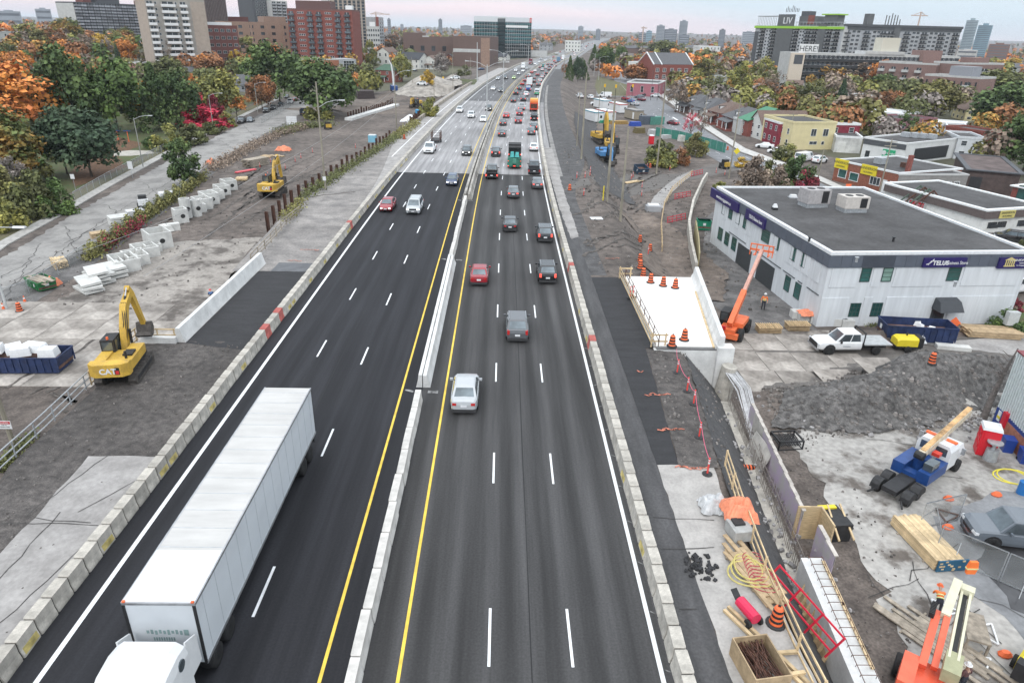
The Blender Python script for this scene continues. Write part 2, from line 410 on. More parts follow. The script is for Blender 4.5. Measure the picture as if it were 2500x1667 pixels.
SLOPE=mat('dark_gravel_slope',(.085,.082,.083),.95,.3,2.0,1.0,col2=(.055,.054,.056),fine=.3)
sheet('gravel_slope',[(12.8,18),(12.6,28),(13.1,34),(14.0,42),(14.8,49),(18.6,49),(17.9,42),(16.7,33),(15.7,24),(15.2,18)],SLOPE,.03,.4,.1,lump=.12)
sheet('gravel_slope',[(16,116),(17,150),(20,200),(24,240),(31,240),(27,200),(24,150),(23,116)],SLOPE,.05,.9,.3,lump=.2)
sheet('gravel_heap',[(20.5,43.8),(24,50),(31,51),(33,54.4),(40,55),(53,53.8),(55,49.3),(44,48.6),(37.5,46.8),(33,44.4),(28,43.2)],mat('heap_gravel',(.150,.143,.138),.95,.3,2.2,1.0,col2=(.048,.045,.044),big=.3,bigs=.5,fine=.35),.06,.42,.2,lump=.42)
sheet('sand_heap',[(-33+15*cos(k*.4),318+33*sin(k*.4)) for k in range(16)],mat('heap_sand',(.36,.33,.295),.95,.2,.5,.6,big=.15,bigs=.15,fine=.15),.15,1.6,.3,lump=.5)
BROWN=mat('brown_earth',(.19,.155,.13),.95,.3,.9,.9,col2=(.11,.088,.075),big=.25,bigs=.2,fine=.25)
sheet('earth_bank',[(15.5,72),(17,80),(20,92),(18,105),(23,112),(26,104),(27,92),(28,80),(24.5,70)],BROWN,.04,.6,.3,lump=.4)
sheet('earth_bank',gd((640,250),(800,262),(930,262),(1000,190),(950,175),(860,230),(760,245)),BROWN,.04,2.0,.4)
YARD=mat('yard_pavement',(.36,.345,.325),.9,.2,.30,.25,col2=(.125,.108,.095),big=.14,bigs=.15,fine=.2,thr=(.37,.47))
sheet('yard_pavement',gd((1790,990),(1960,985),(2060,965),(2130,905),(2200,890),(2352,880),(2500,900),(2700,1300),(2900,1700),(2120,1700),(2060,1430),(1985,1270),(1890,1110)),YARD,.03,1.2,.55)
sheet('wet_pavement',gd((2230,1290),(2290,1255),(2400,1240),(2560,1290),(2660,1420),(2500,1470),(2330,1400),(2290,1340)),mat('wet_asphalt',(.075,.075,.08),.18,.2,.5),.045,1.0,.2)
sheet('grey_yard_asphalt',gd((2150,1190),(2270,1130),(2420,1120),(2600,1200),(2700,1400),(2820,1640),(2500,1600),(2300,1420),(2200,1350),(2170,1270)),mat('grey_asphalt',(.23,.235,.245),.75,.15,.5,.1,fine=.1),.038,1.2,.3)
LOT=mat('lot_asphalt',(.145,.138,.135),.9,.2,.6,.3,big=.25,bigs=.15,fine=.22)
sheet('building_lot',gd((1622,500),(1700,440),(1660,560),(1760,640),(1880,760),(1810,752),(1720,780),(1640,700),(1610,620)),LOT,.025,1.5,.1)
ROADB=mat('muddy_track',(.155,.142,.132),.9,.25,.7,.4,col2=(.10,.092,.086),stretch=(.35,2.0,1),fine=.2)
sheet('muddy_track',gd((1640,812),(1870,798),(2040,800),(2200,775),(2420,765),(2500,870),(2250,905),(2100,860),(2000,850),(1930,885),(1690,880)),ROADB,.02,1.5,.3)
sheet('old_street',gd((2120,790),(2352,768),(2600,770),(2700,830),(2480,838),(2250,806)),OLDPAVE,.04,1.5,.1)
sheet('muddy_track',gd((1290,440),(1440,455),(1560,420),(1700,390),(1700,360),(1560,400),(1440,400),(1330,415)),ROADB,.03,1.5,.3)
ST=mat('street_concrete',(.29,.28,.268),.9,.2,.35,.15,col2=(.185,.178,.172),big=.08,bigs=.08,fine=.1,thr=(.34,.56))
sheet('side_street',gd((-120,700),(0,618),(180,498),(480,325),(600,262),(655,235),(668,215),(664,150),(700,150),(715,205),(760,222),(790,240),(690,275),(560,345),(400,470),(200,620),(0,745),(-120,830)),LOT,.02,2.0,.1)
sheet('worn_street_lane',gd((-120,670),(0,598),(140,510),(280,430),(420,352),(520,303),(645,246),(700,225),(712,250),(600,312),(470,388),(420,420),(280,518),(130,606),(0,672),(-120,745)),ST,.035,1.2,.35)
SIDE=mat('sidewalk_concrete',(.40,.39,.37),.9,.1,1.5,.1,rnd=.12)
sheet('grass_verge',gd((-100,600),(0,532),(200,428),(420,315),(600,232),(640,210),(640,222),(470,305),(240,425),(0,560),(-100,620)),mat('verge_grass',(.10,.105,.05),.95,.3,2.0,.5,col2=(.14,.115,.07),fine=.3),.03,1.5,.1)
LAWN=mat('lawn_grass',(.062,.095,.028),.95,.25,.8,.5,col2=(.085,.075,.035),big=.25,bigs=.07,fine=.25)
sheet('park_lawn',gd((-200,560),(0,528),(200,424),(420,312),(600,228),(640,205),(600,150),(300,170),(0,220),(-200,260)),LAWN,.025,3.0)
sheet('sand_path',gd((260,350),(300,346),(345,347),(355,353),(300,359),(262,359)),mat('play_sand',(.42,.40,.36),.95,.1,1),.06,1.0)
sheet('leaf_litter',gd((175,430),(290,385),(270,360),(330,330),(250,310),(200,350),(160,400)),mat('leaf_litter',(.14,.075,.04),.95,.3,2.5,.4),.05,1.5,.4)
tgnd=[(-700,330),(-90,285),(-45,330),(-32,420),(-10,560),(60,760),(30,900),(-900,900)]
TOWN=mat('town_ground',(.12,.115,.075),.95,.3,.15,.2,col2=(.075,.075,.045),big=.3,bigs=.02)
sheet('town_ground',tgnd,TOWN,.04,12)
sheet('town_ground',[(75,205),(72,330),(95,560),(120,700),(700,700),(500,160),(150,140),(85,150)],TOWN,.04,8)
RS=asphalt('street_asphalt',(.17,.172,.18),.04)
rsl=gd((1480,172),(1418,168),(1428,192),(1470,232),(1530,285),(1600,335),(1690,385),(1790,432),(1860,450),(1960,470),(2080,480),(2000,452))
sheet('town_street',gd((1405,160),(1412,190),(1440,232),(1500,275),(1580,330),(1650,372),(1730,405),(1830,440),(1960,500),(2100,545),(2420,640),(2420,600),(2100,505),(1960,455),(1860,410),(1700,352),(1620,300),(1530,240),(1490,205),(1450,162)),mat('town_asphalt',(.195,.20,.212),.85,.1,.6,.05,fine=.1),.05,2.0)
sheet('town_pavement',gd((1448,160),(1492,204),(1540,238),(1622,298),(1702,350),(1862,408),(1962,452),(2102,502),(2424,596),(2424,586),(2110,494),(1970,445),(1870,400),(1712,342),(1640,296),(1560,236),(1500,200),(1458,158)),mat('pavement_pale',(.52,.51,.49),.9,.1,1),.13,2.0)
sheet('crossing_street',gd((1370,222),(1500,224),(1640,222),(1640,205),(1500,205),(1370,208)),mat('town_asphalt',(.17,.172,.18)),.055,2.0)
b=B().mat(LW)
def gline(p0,p1,w,dash=None):
 a,c=G(p0[0]*D,p0[1]*D),G(p1[0]*D,p1[1]*D); d=(c-a); L_=d.length; d.normalize(); q=Vector((-d.y,d.x,0))*w/2; t=0
 while t<L_:
  e=min(L_,t+(dash[0] if dash else 6)); u,v=a+d*t,a+d*e
  u.z=gz(u.x,u.y)+.075; v.z=gz(v.x,v.y)+.075
  b.quad(u-q,u+q,v+q,v-q); t=e+(dash[1] if dash else 0)
for p0,p1,w,ds in (((1440,192),(1478,225),.15,(2,3)),((1424,192),(1452,225),.15,(2,3)),((1512,250),(1600,312),.15,(2,3)),((1500,262),(1575,312),.15,(2,3)),((1600,330),(1780,412),.15,(3,4)),((1640,330),(1800,400),.15,(3,4)),
                      ((1455,200),(1484,226),.15,None),((1490,203),(1508,222),.15,None),((1800,425),(1960,480),.15,(3,4)),((1553,252),(1565,258),.9,None),((1578,272),(1592,279),.9,None),((1545,270),(1556,277),.7,None)): gline(p0,p1,w,ds)
for k in range(7): gline((1458+4*k,203+3.4*k),(1476+4.2*k,203+3.4*k),.35)
tag(b.ob('street_marking'),kind='structure')
sheet('grass_bank',gd((1372,175),(1440,195),(1445,222),(1375,220),(1366,200)),mat('bank_grass',(.10,.11,.05),.95,.3,.6,.5,col2=(.13,.11,.06),fine=.3),.06,2.0,.3)
sheet('sanderson_lot',gd((1900,440),(1970,420),(2090,462),(2240,468),(2352,470),(2352,540),(2200,520),(2060,500)),LOT,.04,2.0,.1)
sheet('corner_lawn',gd((2318,690),(2352,700),(2480,740),(2480,770),(2352,765),(2290,752)),LAWN,.05,1.0,.1)
sheet('far_lawn',gd((955,190),(1050,185),(1100,182),(1090,195),(960,204)),LAWN,.08,2.0)
SLAB=mat('street_slab',(.37,.34,.31),.9,.2,.33,.15,col2=(.21,.188,.168),big=.2,bigs=.3,fine=.16,rnd=.14)
base=sheet('cross_street',gd((-80,790),(60,722),(150,680),(280,600),(330,560),(600,545),(600,600),(420,745),(330,765),(130,800),(-80,860)),mat('street_bed',(.30,.275,.25),.95,.3,.35,.3,col2=(.11,.096,.086),big=.2,bigs=.12,fine=.2,thr=(.38,.52)),.012,2.0,.5)
slabc={}
def slab(x,y,sx,sy,rz,parent,name='concrete_slab',h=.05,m=SLAB):
 key=(round(sx,2),round(sy,2),h)
 if key not in slabc: slabc[key]=B().box(0,0,h/2,sx,sy,h).mesh(name); slabc[key].materials.append(m)
 return put(name,slabc[key],parent,(x,y,gz(x,y)+RU(-.004,.006)),rz)
for i in range(7):
 for j in range(4):
  x=-32-i*4.6; y=51.6+j*4.6
  px,py=pj((x,y,-4.3))
  if j==3 and i in (0,5,6): continue
  slab(x,y,4.54,4.54,.0,base)
rb=sheet('cross_street',[(20.5,49.8),(33.6,49.8),(33.6,63),(20.5,63)],mat('street_bed',(.14,.13,.12)),.012,1.0,.1)
for i in range(4):
 for j in range(3):
  x=22.3+i*3.25+(.4 if j==0 else 0); y=51.6+j*3.9+(.4 if j==2 else 0)
  if (i,j) in ((3,2),): continue
  slab(x,y,3.2,3.85,0.02,rb)
sw=thing('sidewalk',None,None); tag(sw,kind='structure')
edge=gd((-60,610),(0,565),(120,500),(250,425),(375,357),(470,309),(560,265),(640,226))
def along(pts,step):
 pts=[Vector(p) for p in pts]; out=[]; carry=0.0
 for a,c in zip(pts,pts[1:]):
  L_=(c-a).length; t=carry
  while t<L_:
   out.append((a.lerp(c,t/L_),atan2((c-a).y,(c-a).x))); t+=step
  carry=t-L_
 return out
for p,h in along(edge,1.85): slab(p.x,p.y,1.8,1.75,h,sw,'sidewalk_slab',.14,SIDE)
def mark(name,pts,w,m,jit=.0,off=.06,step=.8):
 pts=[Vector((p[0],p[1])) for p in pts]; q=[]
 for a,c in zip(pts,pts[1:]):
  n=max(1,int((c-a).length/step)); nn=(c-a).orthogonal().normalized() if (c-a).length else Vector((0,0))
  for k in range(n): q.append(a.lerp(c,k/n)+nn*RU(-jit,jit))
 q.append(pts[-1]); V=[]
 for i,p in enumerate(q):
  d=(q[min(i+1,len(q)-1)]-q[max(i-1,0)]); d=d.orthogonal().normalized()*w*.5*RU(.55,1.25)
  for e in (p+d,p-d): V.append((e.x,e.y,gz(e.x,e.y)+off))
 MK.setdefault((name,m),[]).append((V,[(2*i,2*i+1,2*i+3,2*i+2) for i in range(len(q)-1)]))
MK={}
CRK=mat('crack_dark',(.06,.057,.055),.95,.2,2); RUT=mat('tyre_rut',(.105,.092,.083),.95,.3,1.5,.6,fine=.3); SPR=mat('spray_orange',(.60,.20,.13),.9,.2,4,thr=(.45,.6)); DST=mat('lime_dust_mark',(.24,.24,.24),.95,.3,2.5,thr=(.4,.6)); SEAM=mat('seam_dark',(.017,.017,.018),.8,.1)
for a,c in (((0,700),(95,560)),((0,640),(70,600)),((60,640),(215,575)),((150,520),(180,585)),((240,470),(300,510)),((330,420),(370,455)),((150,560),(330,470)),((330,470),(480,385)),((30,655),(240,505)),((240,505),(420,400)),((420,360),(450,395)),((500,320),(540,345)),((560,290),(590,318))): mark('street_crack',gd(a,c),.075,CRK,.28,.06)
for a,c in (((0,1205),(270,1210)),((60,1190),(250,1050)),((0,1440),(250,1200)),((80,1195),(210,1205)),((0,1340),(140,1180)),((180,1180),(330,1100))): mark('pavement_crack',gd(a,c),.045,CRK,.10,.14)
for a,c in (((1500,1190),(1640,1196)),((1520,1262),(1640,1258)),((1560,1400),(1600,1400))): mark('pavement_crack',gd(a,c),.05,CRK,.05,.06)
for a,c in (((1990,1370),(2110,1330)),((1990,1320),(2060,1400)),((2080,1330),(2200,1250)),((2090,1290),(2150,1420)),((2150,1440),(2250,1400)),((2180,1370),(2300,1480)),((2250,1480),(2330,1560)),((1990,1010),(2180,1035)),((2130,1090),(2210,1100)),((2200,1350),(2352,1420))): mark('pavement_crack',gd(a,c),.05,CRK,.25,.07)
for k in range(16):
 a=(RU(330,620),RU(430,560)); c=(a[0]+RU(120,260),a[1]-RU(70,150)); mark('tyre_rut',gd(a,c),.45,RUT,.25,.035)
for k in range(8):
 a=(RU(0,200),RU(850,960)); mark('tyre_rut',gd(a,(a[0]+150,a[1]-RU(60,110))),.4,RUT,.15,.05)
for k in range(14):
 a=(RU(1300,1450),RU(410,590)); mark('tyre_rut',gd(a,(a[0]+RU(80,200),a[1]-RU(10,60))),.45,RUT,.3,.06)
for px,py,n in ((1480,908,5),(1510,988,5),(1462,853,1),(1550,1075,6),(185,1180,1),(12,1360,1),(690,575,4),(660,600,3),(1390,595,3)):
 for k in range(n): g=G((px+k*11)*D,py*D); mark('spray_mark',[(g.x,g.y),(g.x+.3,g.y+RU(-.3,.3)),(g.x+.5,g.y)],.11,SPR,.06,.085,.2)
for y in (41.5,71.2,99.3): mark('lime_mark',[(-4.9,y),(-4.2,y+RU(-.2,.3))],.4,DST,.1,.052,.3); mark('lime_mark',[(-5.9,y),(-6.5,y+.3)],.25,DST,.1,.052,.3)
for y in range(16,60,3): mark('lime_mark',[(7.0,y),(6.75,y+RU(-.2,.2))],.08,DST,.03,.052,.2)
for x in (-12.05,1.45): mark('asphalt_seam',[(x,8),(x+.05,60),(x,118)],.05,SEAM,.02,.036,6)
for y,x0,x1 in ((119.5,-18.9,-5.8),(119.2,-4.9,6.9)): mark('asphalt_seam',[(x0,y),(x1,y)],.25,SEAM,.03,.05,1)
for (nm,m),L_ in MK.items():
 b=B().mat(m)
 for V_,F2 in L_: b.add(V_,F2)
 tag(b.ob(nm),kind='structure')
def stones(name,poly,n,lo,hi,m):
 b=B().mat(m); xs=[p[0] for p in poly]; ys=[p[1] for p in poly]; k=0
 while k<n:
  x,y=RU(min(xs),max(xs)),RU(min(ys),max(ys))
  if not inpoly(x,y,poly): continue
  s=lo+(hi-lo)*random.random()**3; b.box(x,y,gz(x,y)+s*.25+.05,s,s*RU(.6,1),s*.7,RU(0,3),top=RU(.4,.8)); k+=1
 tag(b.ob(name),kind='stuff')
STN=mat('soil_stones',(.175,.16,.15),.95,.2,.2,island=.5)
stones('loose_stones',[(-58,66),(-29,66),(-30,150),(-58,150)],700,.06,.32,STN); stones('loose_stones',[(-28,10),(-19.5,10),(-19.5,49),(-28,49)],700,.03,.15,STN)
stones('loose_stones',[(10,68),(30,68),(40,150),(12,150)],1500,.06,.38,STN); stones('loose_stones',[(20.5,42),(33,44),(55,48),(54,54),(33,54),(22,50)],2600,.06,.38,STN); stones('loose_stones',[(10.7,33),(14,33),(18,49),(11.8,49)],400,.03,.2,STN); stones('loose_stones',[(17.5,15),(22,15),(24,44),(19,44)],260,.04,.18,STN)
# ---------------------------------------------------------------- vehicles
HEADL=mat('headlight_lens',(.9,.9,.88),.1,.02,emit=1.2)
HEADO=mat('headlight_glass',(.62,.64,.66),.12,.05)
TAIL=mat('tail_light',(.42,.02,.02),.2,.05,emit=.12)
BRAKE=mat('brake_light_lit',(1.0,.10,.07),.2,.02,emit=.7)
PLATEM=mat('plate_white',(.75,.76,.78),.5,.05)
TRIM=mat('bumper_trim',(.045,.045,.048),.55,.1)
PAINTS=dict(black=(.014,.014,.016),dark=(.035,.037,.042),grey=(.11,.115,.125),silver=(.46,.48,.50),white=(.80,.81,.82),red=(.30,.014,.025),brightred=(.42,.02,.02),
              blue=(.02,.045,.12),midblue=(.03,.10,.32),lime=(.42,.62,.16),teal=(.05,.30,.26),steelblue=(.13,.15,.175),gold=(.34,.30,.24),wine=(.16,.02,.035))
CARP={k: paint('car_paint_'+k,v,.22 if k not in ('white',) else .3,.02,coat=.6,spec=.5) for k,v in PAINTS.items()}
def panel(b,q,i=(.08,.08,.08,.08),off=.012,th=.03):
 """a pane on a four-cornered face (bottom left, bottom right, top right, top left); i: insets left, right, bottom, top"""
 q=[Vector(p) for p in q]; n=(q[1]-q[0]).cross(q[3]-q[0]).normalized()
 def at(u,v): return (q[0]*(1-u)+q[1]*u)*(1-v)+(q[3]*(1-u)+q[2]*u)*v
 c=[at(i[0],i[2]),at(1-i[1],i[2]),at(1-i[1],1-i[3]),at(i[0],1-i[3])]
 return b.hexa([p-n*th for p in c]+[p+n*off for p in c])
def ring(y,zt,hw,zb,k=.86):
 return [(-hw*.93,y,zb),(hw*.93,y,zb),(hw,y,zb+.16*(zt-zb)/.6),(hw,y,zb+(zt-zb)*.62),(hw*.97,y,zt-.09),(hw*k,y,zt),(0,y,zt+.02),(-hw*k,y,zt),(-hw*.97,y,zt-.09),(-hw,y,zb+(zt-zb)*.62),(-hw,y,zb+.16*(zt-zb)/.6)]
PH=mat('paint_slot',(.5,.5,.5))
KINDS_={
 'sedan': dict(L=4.72,W=1.83,st=[(2.38,.54,.46,.34),(2.30,.66,.68,.24),(2.12,.74,.80,.2),(1.7,.84,.89,.19),(1.0,.92,.915,.19),(.3,.95,.915,.19),(-1.1,.99,.915,.19),(-1.75,1.03,.89,.2),(-2.15,1.03,.82,.22),(-2.33,.98,.72,.28),(-2.38,.78,.62,.36)],cab=(1.32,.46,-1.0,-1.9,.92,1.45,.83,.67),wh=(1.42,-1.36),r=.33),
 'hatch': dict(L=4.3,W=1.79,st=[(2.15,.58,.62,.32),(2.08,.72,.78,.22),(1.8,.82,.87,.19),(1.1,.94,.89,.19),(0,.98,.895,.19),(-1.5,1.02,.89,.2),(-2.08,1.0,.83,.26),(-2.15,.75,.74,.34)],cab=(1.3,.42,-1.45,-1.98,.95,1.5,.79,.62),wh=(1.32,-1.28),r=.33),
 'suv': dict(L=4.65,W=1.88,st=[(2.34,.68,.52,.38),(2.24,.88,.76,.27),(1.95,1.0,.89,.24),(1.2,1.08,.94,.24),(0,1.10,.94,.24),(-1.6,1.13,.93,.26),(-2.1,1.12,.88,.28),(-2.26,1.08,.80,.32),(-2.33,.85,.70,.40)],cab=(1.36,.66,-1.5,-2.16,1.05,1.68,.87,.73),wh=(1.42,-1.34),r=.37),
 'minivan': dict(L=5.1,W=1.98,st=[(2.55,.66,.70,.32),(2.48,.84,.86,.22),(2.1,.98,.96,.2),(1.5,1.06,.99,.2),(0,1.08,.99,.2),(-1.8,1.1,.98,.22),(-2.48,1.06,.92,.28),(-2.55,.80,.83,.36)],cab=(1.75,.85,-1.95,-2.42,1.04,1.76,.89,.72),wh=(1.6,-1.45),r=.35),
 'pickup': dict(L=5.8,W=2.02,st=[(2.9,.80,.80,.46),(2.84,1.02,.94,.36),(2.5,1.16,.99,.34),(1.6,1.20,1.01,.34),(.6,1.20,1.01,.34),(-.85,1.20,1.01,.34),(-.86,.86,1.01,.34),(-2.85,.88,1.0,.40),(-2.9,.86,.98,.48)],cab=(1.62,.95,-.50,-.84,1.18,1.98,.95,.81),wh=(1.85,-1.75),r=.42),
 'van': dict(L=5.9,W=2.05,st=[(2.95,.70,.76,.36),(2.88,.95,.92,.28),(2.5,1.10,1.0,.26),(1.9,1.2,1.02,.26),(0,1.22,1.02,.26),(-2.85,1.22,1.01,.28),(-2.95,1.1,.98,.36)],cab=(2.2,1.55,-2.78,-2.92,1.18,2.15,.98,.90),wh=(1.95,-1.75),r=.36),
}
VEH={}
def wheel_meshes(r,w):
 k=('wheel',r,w)
 if k not in VEH:
  t=B().mat(RUBBER); t.lathe([(r*.6,-w/2),(r*.94,-w/2),(r,-w*.3),(r,w*.3),(r*.94,w/2),(r*.6,w/2)],16)
  t.v=[(z,x,y) for x,y,z in t.v]
  rm=B().mat(CHROME).cyl((-w*.42,0,0),(w*.47,0,0),r*.58,None,12); rm.mat(DARK).cyl((w*.47,0,0),(w*.5,0,0),r*.2,None,8)
  for a in range(5): rm.box(w*.475,r*.4*cos(a*1.2566),r*.4*sin(a*1.2566),.02,r*.13,r*.13)
  VEH[k]=(t.mesh('tyre',True),rm.mesh('rim'))
 return VEH[k]
def kind_meshes(kind,lit):
 key=(kind,lit)
 if key in VEH: return VEH[key]
 d=KINDS_[kind]; hw=d['W']/2; wb,wt,rt,rb,zb,zr,hb,ht=d['cab']; L=d['L']
 b=B().mat(PH).loft([ring(*s) for s in reversed(d['st'])])
 base=[(-hb,rb,zb),(hb,rb,zb),(hb,wb,zb),(-hb,wb,zb)]
 top=[(-ht,rt,zr-.06),(ht,rt,zr-.06),(ht,wt,zr-.06),(-ht,wt,zr-.06)]
 b.hexa(base+top)
 r1=[(-ht-.02,rt-.03,zr-.08),(ht+.02,rt-.03,zr-.08),(ht+.02,wt+.02,zr-.08),(-ht-.02,wt+.02,zr-.08)]
 r2=[(-ht*.86,rt+.14,zr),(ht*.86,rt+.14,zr),(ht*.86,wt-.16,zr),(-ht*.86,wt-.16,zr)]
 b.hexa(r1+r2)
 b.mat(DARK)
 for y in d['wh']:
  b.cyl((-hw-.004,y,d['r']+.03),(-hw+.3,y,d['r']+.03),d['r']*1.17,None,16); b.cyl((hw-.3,y,d['r']+.03),(hw+.004,y,d['r']+.03),d['r']*1.17,None,16)
 b.mat(TRIM).bb(-hw*.9,-L/2+.06,.22 if kind!='pickup' else .4,hw*.9,-L/2-.035,.46 if kind!='pickup' else .62)
 b.bb(-hw*.62,L/2-.1,.30,hw*.62,L/2+.02,.46)
 if kind in ('suv','minivan'): b.mat(CHROME).beam((-ht*.93,rt+.2,zr+.03),(-ht*.93,wt-.3,zr+.03),.04,.04); b.beam((ht*.93,rt+.2,zr+.03),(ht*.93,wt-.3,zr+.03),.04,.04)
 if kind=='pickup':
  b.mat(PH); b.bb(-1.0,-2.88,.85,-.90,-.86,1.14); b.bb(.90,-2.88,.85,1.0,-.86,1.14); b.bb(-1.0,-2.9,.84,1.0,-2.80,1.14)
  b.mat(DARK).bb(-.9,-2.8,.86,.9,-.86,.90)
 if kind in ('sedan','hatch'): b.mat(DARK).bb(-.35,L/2-.02,.5,.35,L/2+.012,.58)
 else: b.mat(DARK).bb(-.5,L/2-.04,.62,.5,L/2+.012,.82)
 parts=[('body',b.mesh('body'),None)]
 g=lambda nm,q,i,m=GLASS: parts.append((nm,panel(B().mat(m),q,i).mesh(nm),None))
 g('windshield',[base[3][:],base[2][:],top[2],top[3]][::-1] if 0 else [base[2],base[3],top[3],top[2]],(.07,.07,.06,.05))
 g('rear_window',[base[0],base[1],top[1],top[0]],(.09,.09,.16 if kind!='pickup' else .2,.08))
 for s_ in (-1,1):
  q=[base[3],base[0],top[0],top[3]] if s_<0 else [base[1],base[2],top[2],top[1]]
  if kind=='van':  # glass only beside the driver
   q=[Vector(p) for p in q]; f=1-.24
   if s_>0: q=[q[0].lerp(q[1],f),q[1],q[2],q[3].lerp(q[2],f)]
   else: q=[q[0],q[0].lerp(q[1],.24),q[3].lerp(q[2],.24),q[3]]
   g('side_window',q,(.1,.1,.1,.12))
  else:
   q=[Vector(p) for p in q]; m_=.52
   g('side_window',[q[0],q[0].lerp(q[1],m_),q[3].lerp(q[2],m_),q[3]],(.12 if s_<0 else .16,.03,.08,.1))
   g('side_window',[q[0].lerp(q[1],m_),q[1],q[2],q[3].lerp(q[2],m_)],(.04,.16 if s_<0 else .12,.08,.1))
 f0,f1=d['st'][1],d['st'][2]; zc=f0[1]-.10
 r0=d['st'][-2]; zt_=r0[1]-.17
 for s_ in (-1,1):
  hb_=B().mat(HEADL if lit=='front' else HEADO); x=f0[2]*s_
  hb_.hexa([(x*.58,L/2-.22,zc-.08),(x*1.02,L/2-.34,zc-.08),(x*1.02,L/2-.02,zc-.08),(x*.58,L/2+.03,zc-.08),(x*.6,L/2-.22,zc+.06),(x*1.0,L/2-.34,zc+.07),(x*1.0,L/2-.06,zc+.07),(x*.6,L/2+.0,zc+.06)])
  parts.append(('headlight',hb_.mesh('headlight'),None))
  tb=B().mat(BRAKE if lit=='rear' else TAIL); x=r0[2]*s_; tall=.34 if kind in ('suv','pickup','van') else .17
  tb.hexa([(x*.66 if tall<.2 else x*.8,-L/2-.03,zt_-tall*.5),(x*1.03,-L/2-.01,zt_-tall*.5),(x*1.05,-L/2+.26,zt_-tall*.5),(x*.7,-L/2+.26,zt_-tall*.5),
                 (x*.66 if tall<.2 else x*.8,-L/2-.015,zt_+tall*.5),(x*1.02,-L/2,zt_+tall*.5),(x*1.04,-L/2+.26,zt_+tall*.5),(x*.7,-L/2+.26,zt_+tall*.5)])
  parts.append(('tail_light',tb.mesh('tail_light'),None))
  mb=B().mat(PH).box(s_*(hw+.09),wb-.52,zb+.09,.2,.12,.15); mb.mat(TRIM).box(s_*(hw+.0),wb-.5,zb+.04,.14,.05,.05)
  parts.append(('mirror',mb.mesh('mirror'),None))
 parts.append(('licence_plate',B().mat(PLATEM).bb(-.2,-L/2-.05,.62,.2,-L/2-.03,.78).mesh('licence_plate'),None))
 if lit=='front': parts.append(('licence_plate',B().mat(PLATEM).bb(-.2,L/2+.02,.42,.2,L/2+.035,.54).mesh('licence_plate'),None))
 VEH[key]=parts; return parts
def vehicle(kind,colour,loc,rz,label,cat='car',group=None,lit=None,detail=2,name=None):
 """detail 2 all parts, 1 body, glass, wheels, lights, 0 body and glass"""
 d=KINDS_[kind]; root=thing(name or {'sedan': 'sedan_car','hatch': 'hatchback_car','suv': 'suv_car','minivan': 'minivan','pickup': 'pickup_truck','van': 'cargo_van'}[kind],label,cat,loc,rz,group)
 pm=CARP[colour] if isinstance(colour,str) else colour
 for nm,me,_ in kind_meshes(kind,lit):
  if detail<2 and nm in ('mirror','licence_plate') or detail<1 and nm in ('headlight','side_window'): continue
  o=put(nm,me,root)
  for sl_ in o.material_slots:
   if sl_.material is PH: sl_.link='OBJECT'; sl_.material=pm
 ty,rm=wheel_meshes(d['r'],.24)
 if detail>=1:
  for y in d['wh']:
   for s_ in (-1,1):
    w=put('wheel',ty,root,(s_*(d['W']/2-.11),y,d['r']),pi if s_<0 else 0)
    if detail>=2: put('rim',rm,w)
 return root
def on_road(kind,colour,px,py,label,back=True,lit=None,dx=0.0,**k):
 """a car on the highway whose near end touches the road at a surveyed spot"""
 p=P(px,py,.045); h=chead(p.y); L=KINDS_[kind]['L'] if kind in KINDS_ else k.pop('L')
 f=Vector((-sin(h),cos(h),0)); c=p+f*(L/2)
 rz=h if back else h+pi
 return (c,rz) if kind not in KINDS_ else vehicle(kind,colour,(c.x+dx,c.y,.045),rz,label,lit=lit or ('rear' if back else 'front'),group=k.pop('group','cars heading away in the right lanes' if back else 'cars coming towards us in the left lanes'),**k)
on_road('sedan','silver',1132,1014,'silver sedan alone in the lane beside the median, nearest car of the right carriageway',lit='none')
on_road('suv','grey',1263,838,'dark grey SUV with a pale roof in the middle lane ahead of the silver sedan',lit='none')
on_road('sedan','red',1169,700,'dark red sedan in the inner right lane, rear view with black mirrors',lit='none')
on_road('suv','black',1337,695,'black SUV with lit brake lights in the outer lane beside the white bridge deck')
on_road('suv','dark',1331,594,'dark grey SUV with tall red tail lights in the outer lane beyond the black SUV')
on_road('sedan','dark',1245,568,'charcoal sedan in the middle lane between the red sedan and the dark asphalt edge',lit='none')
on_road('sedan','grey',1253,486,'grey sedan in the middle lane just short of the asphalt seam')
on_road('sedan','grey',1312,463,'grey coupe in the outer lane, just short of the asphalt seam')
on_road('pickup','black',1200,439,'black pickup with bright brake lights in the inner lane at the asphalt seam',cat='pickup truck')
on_road('pickup','dark',1304,428,'large black pickup with open bed in the outer lane beside the green flatbed truck',cat='pickup truck',lit='none')
on_road('suv','black',1210,384,'boxy black off-road SUV with centre brake light beside the green flatbed truck')
on_road('sedan','white',1303,371,'white sedan in the outer right lane ahead of the large black pickup')
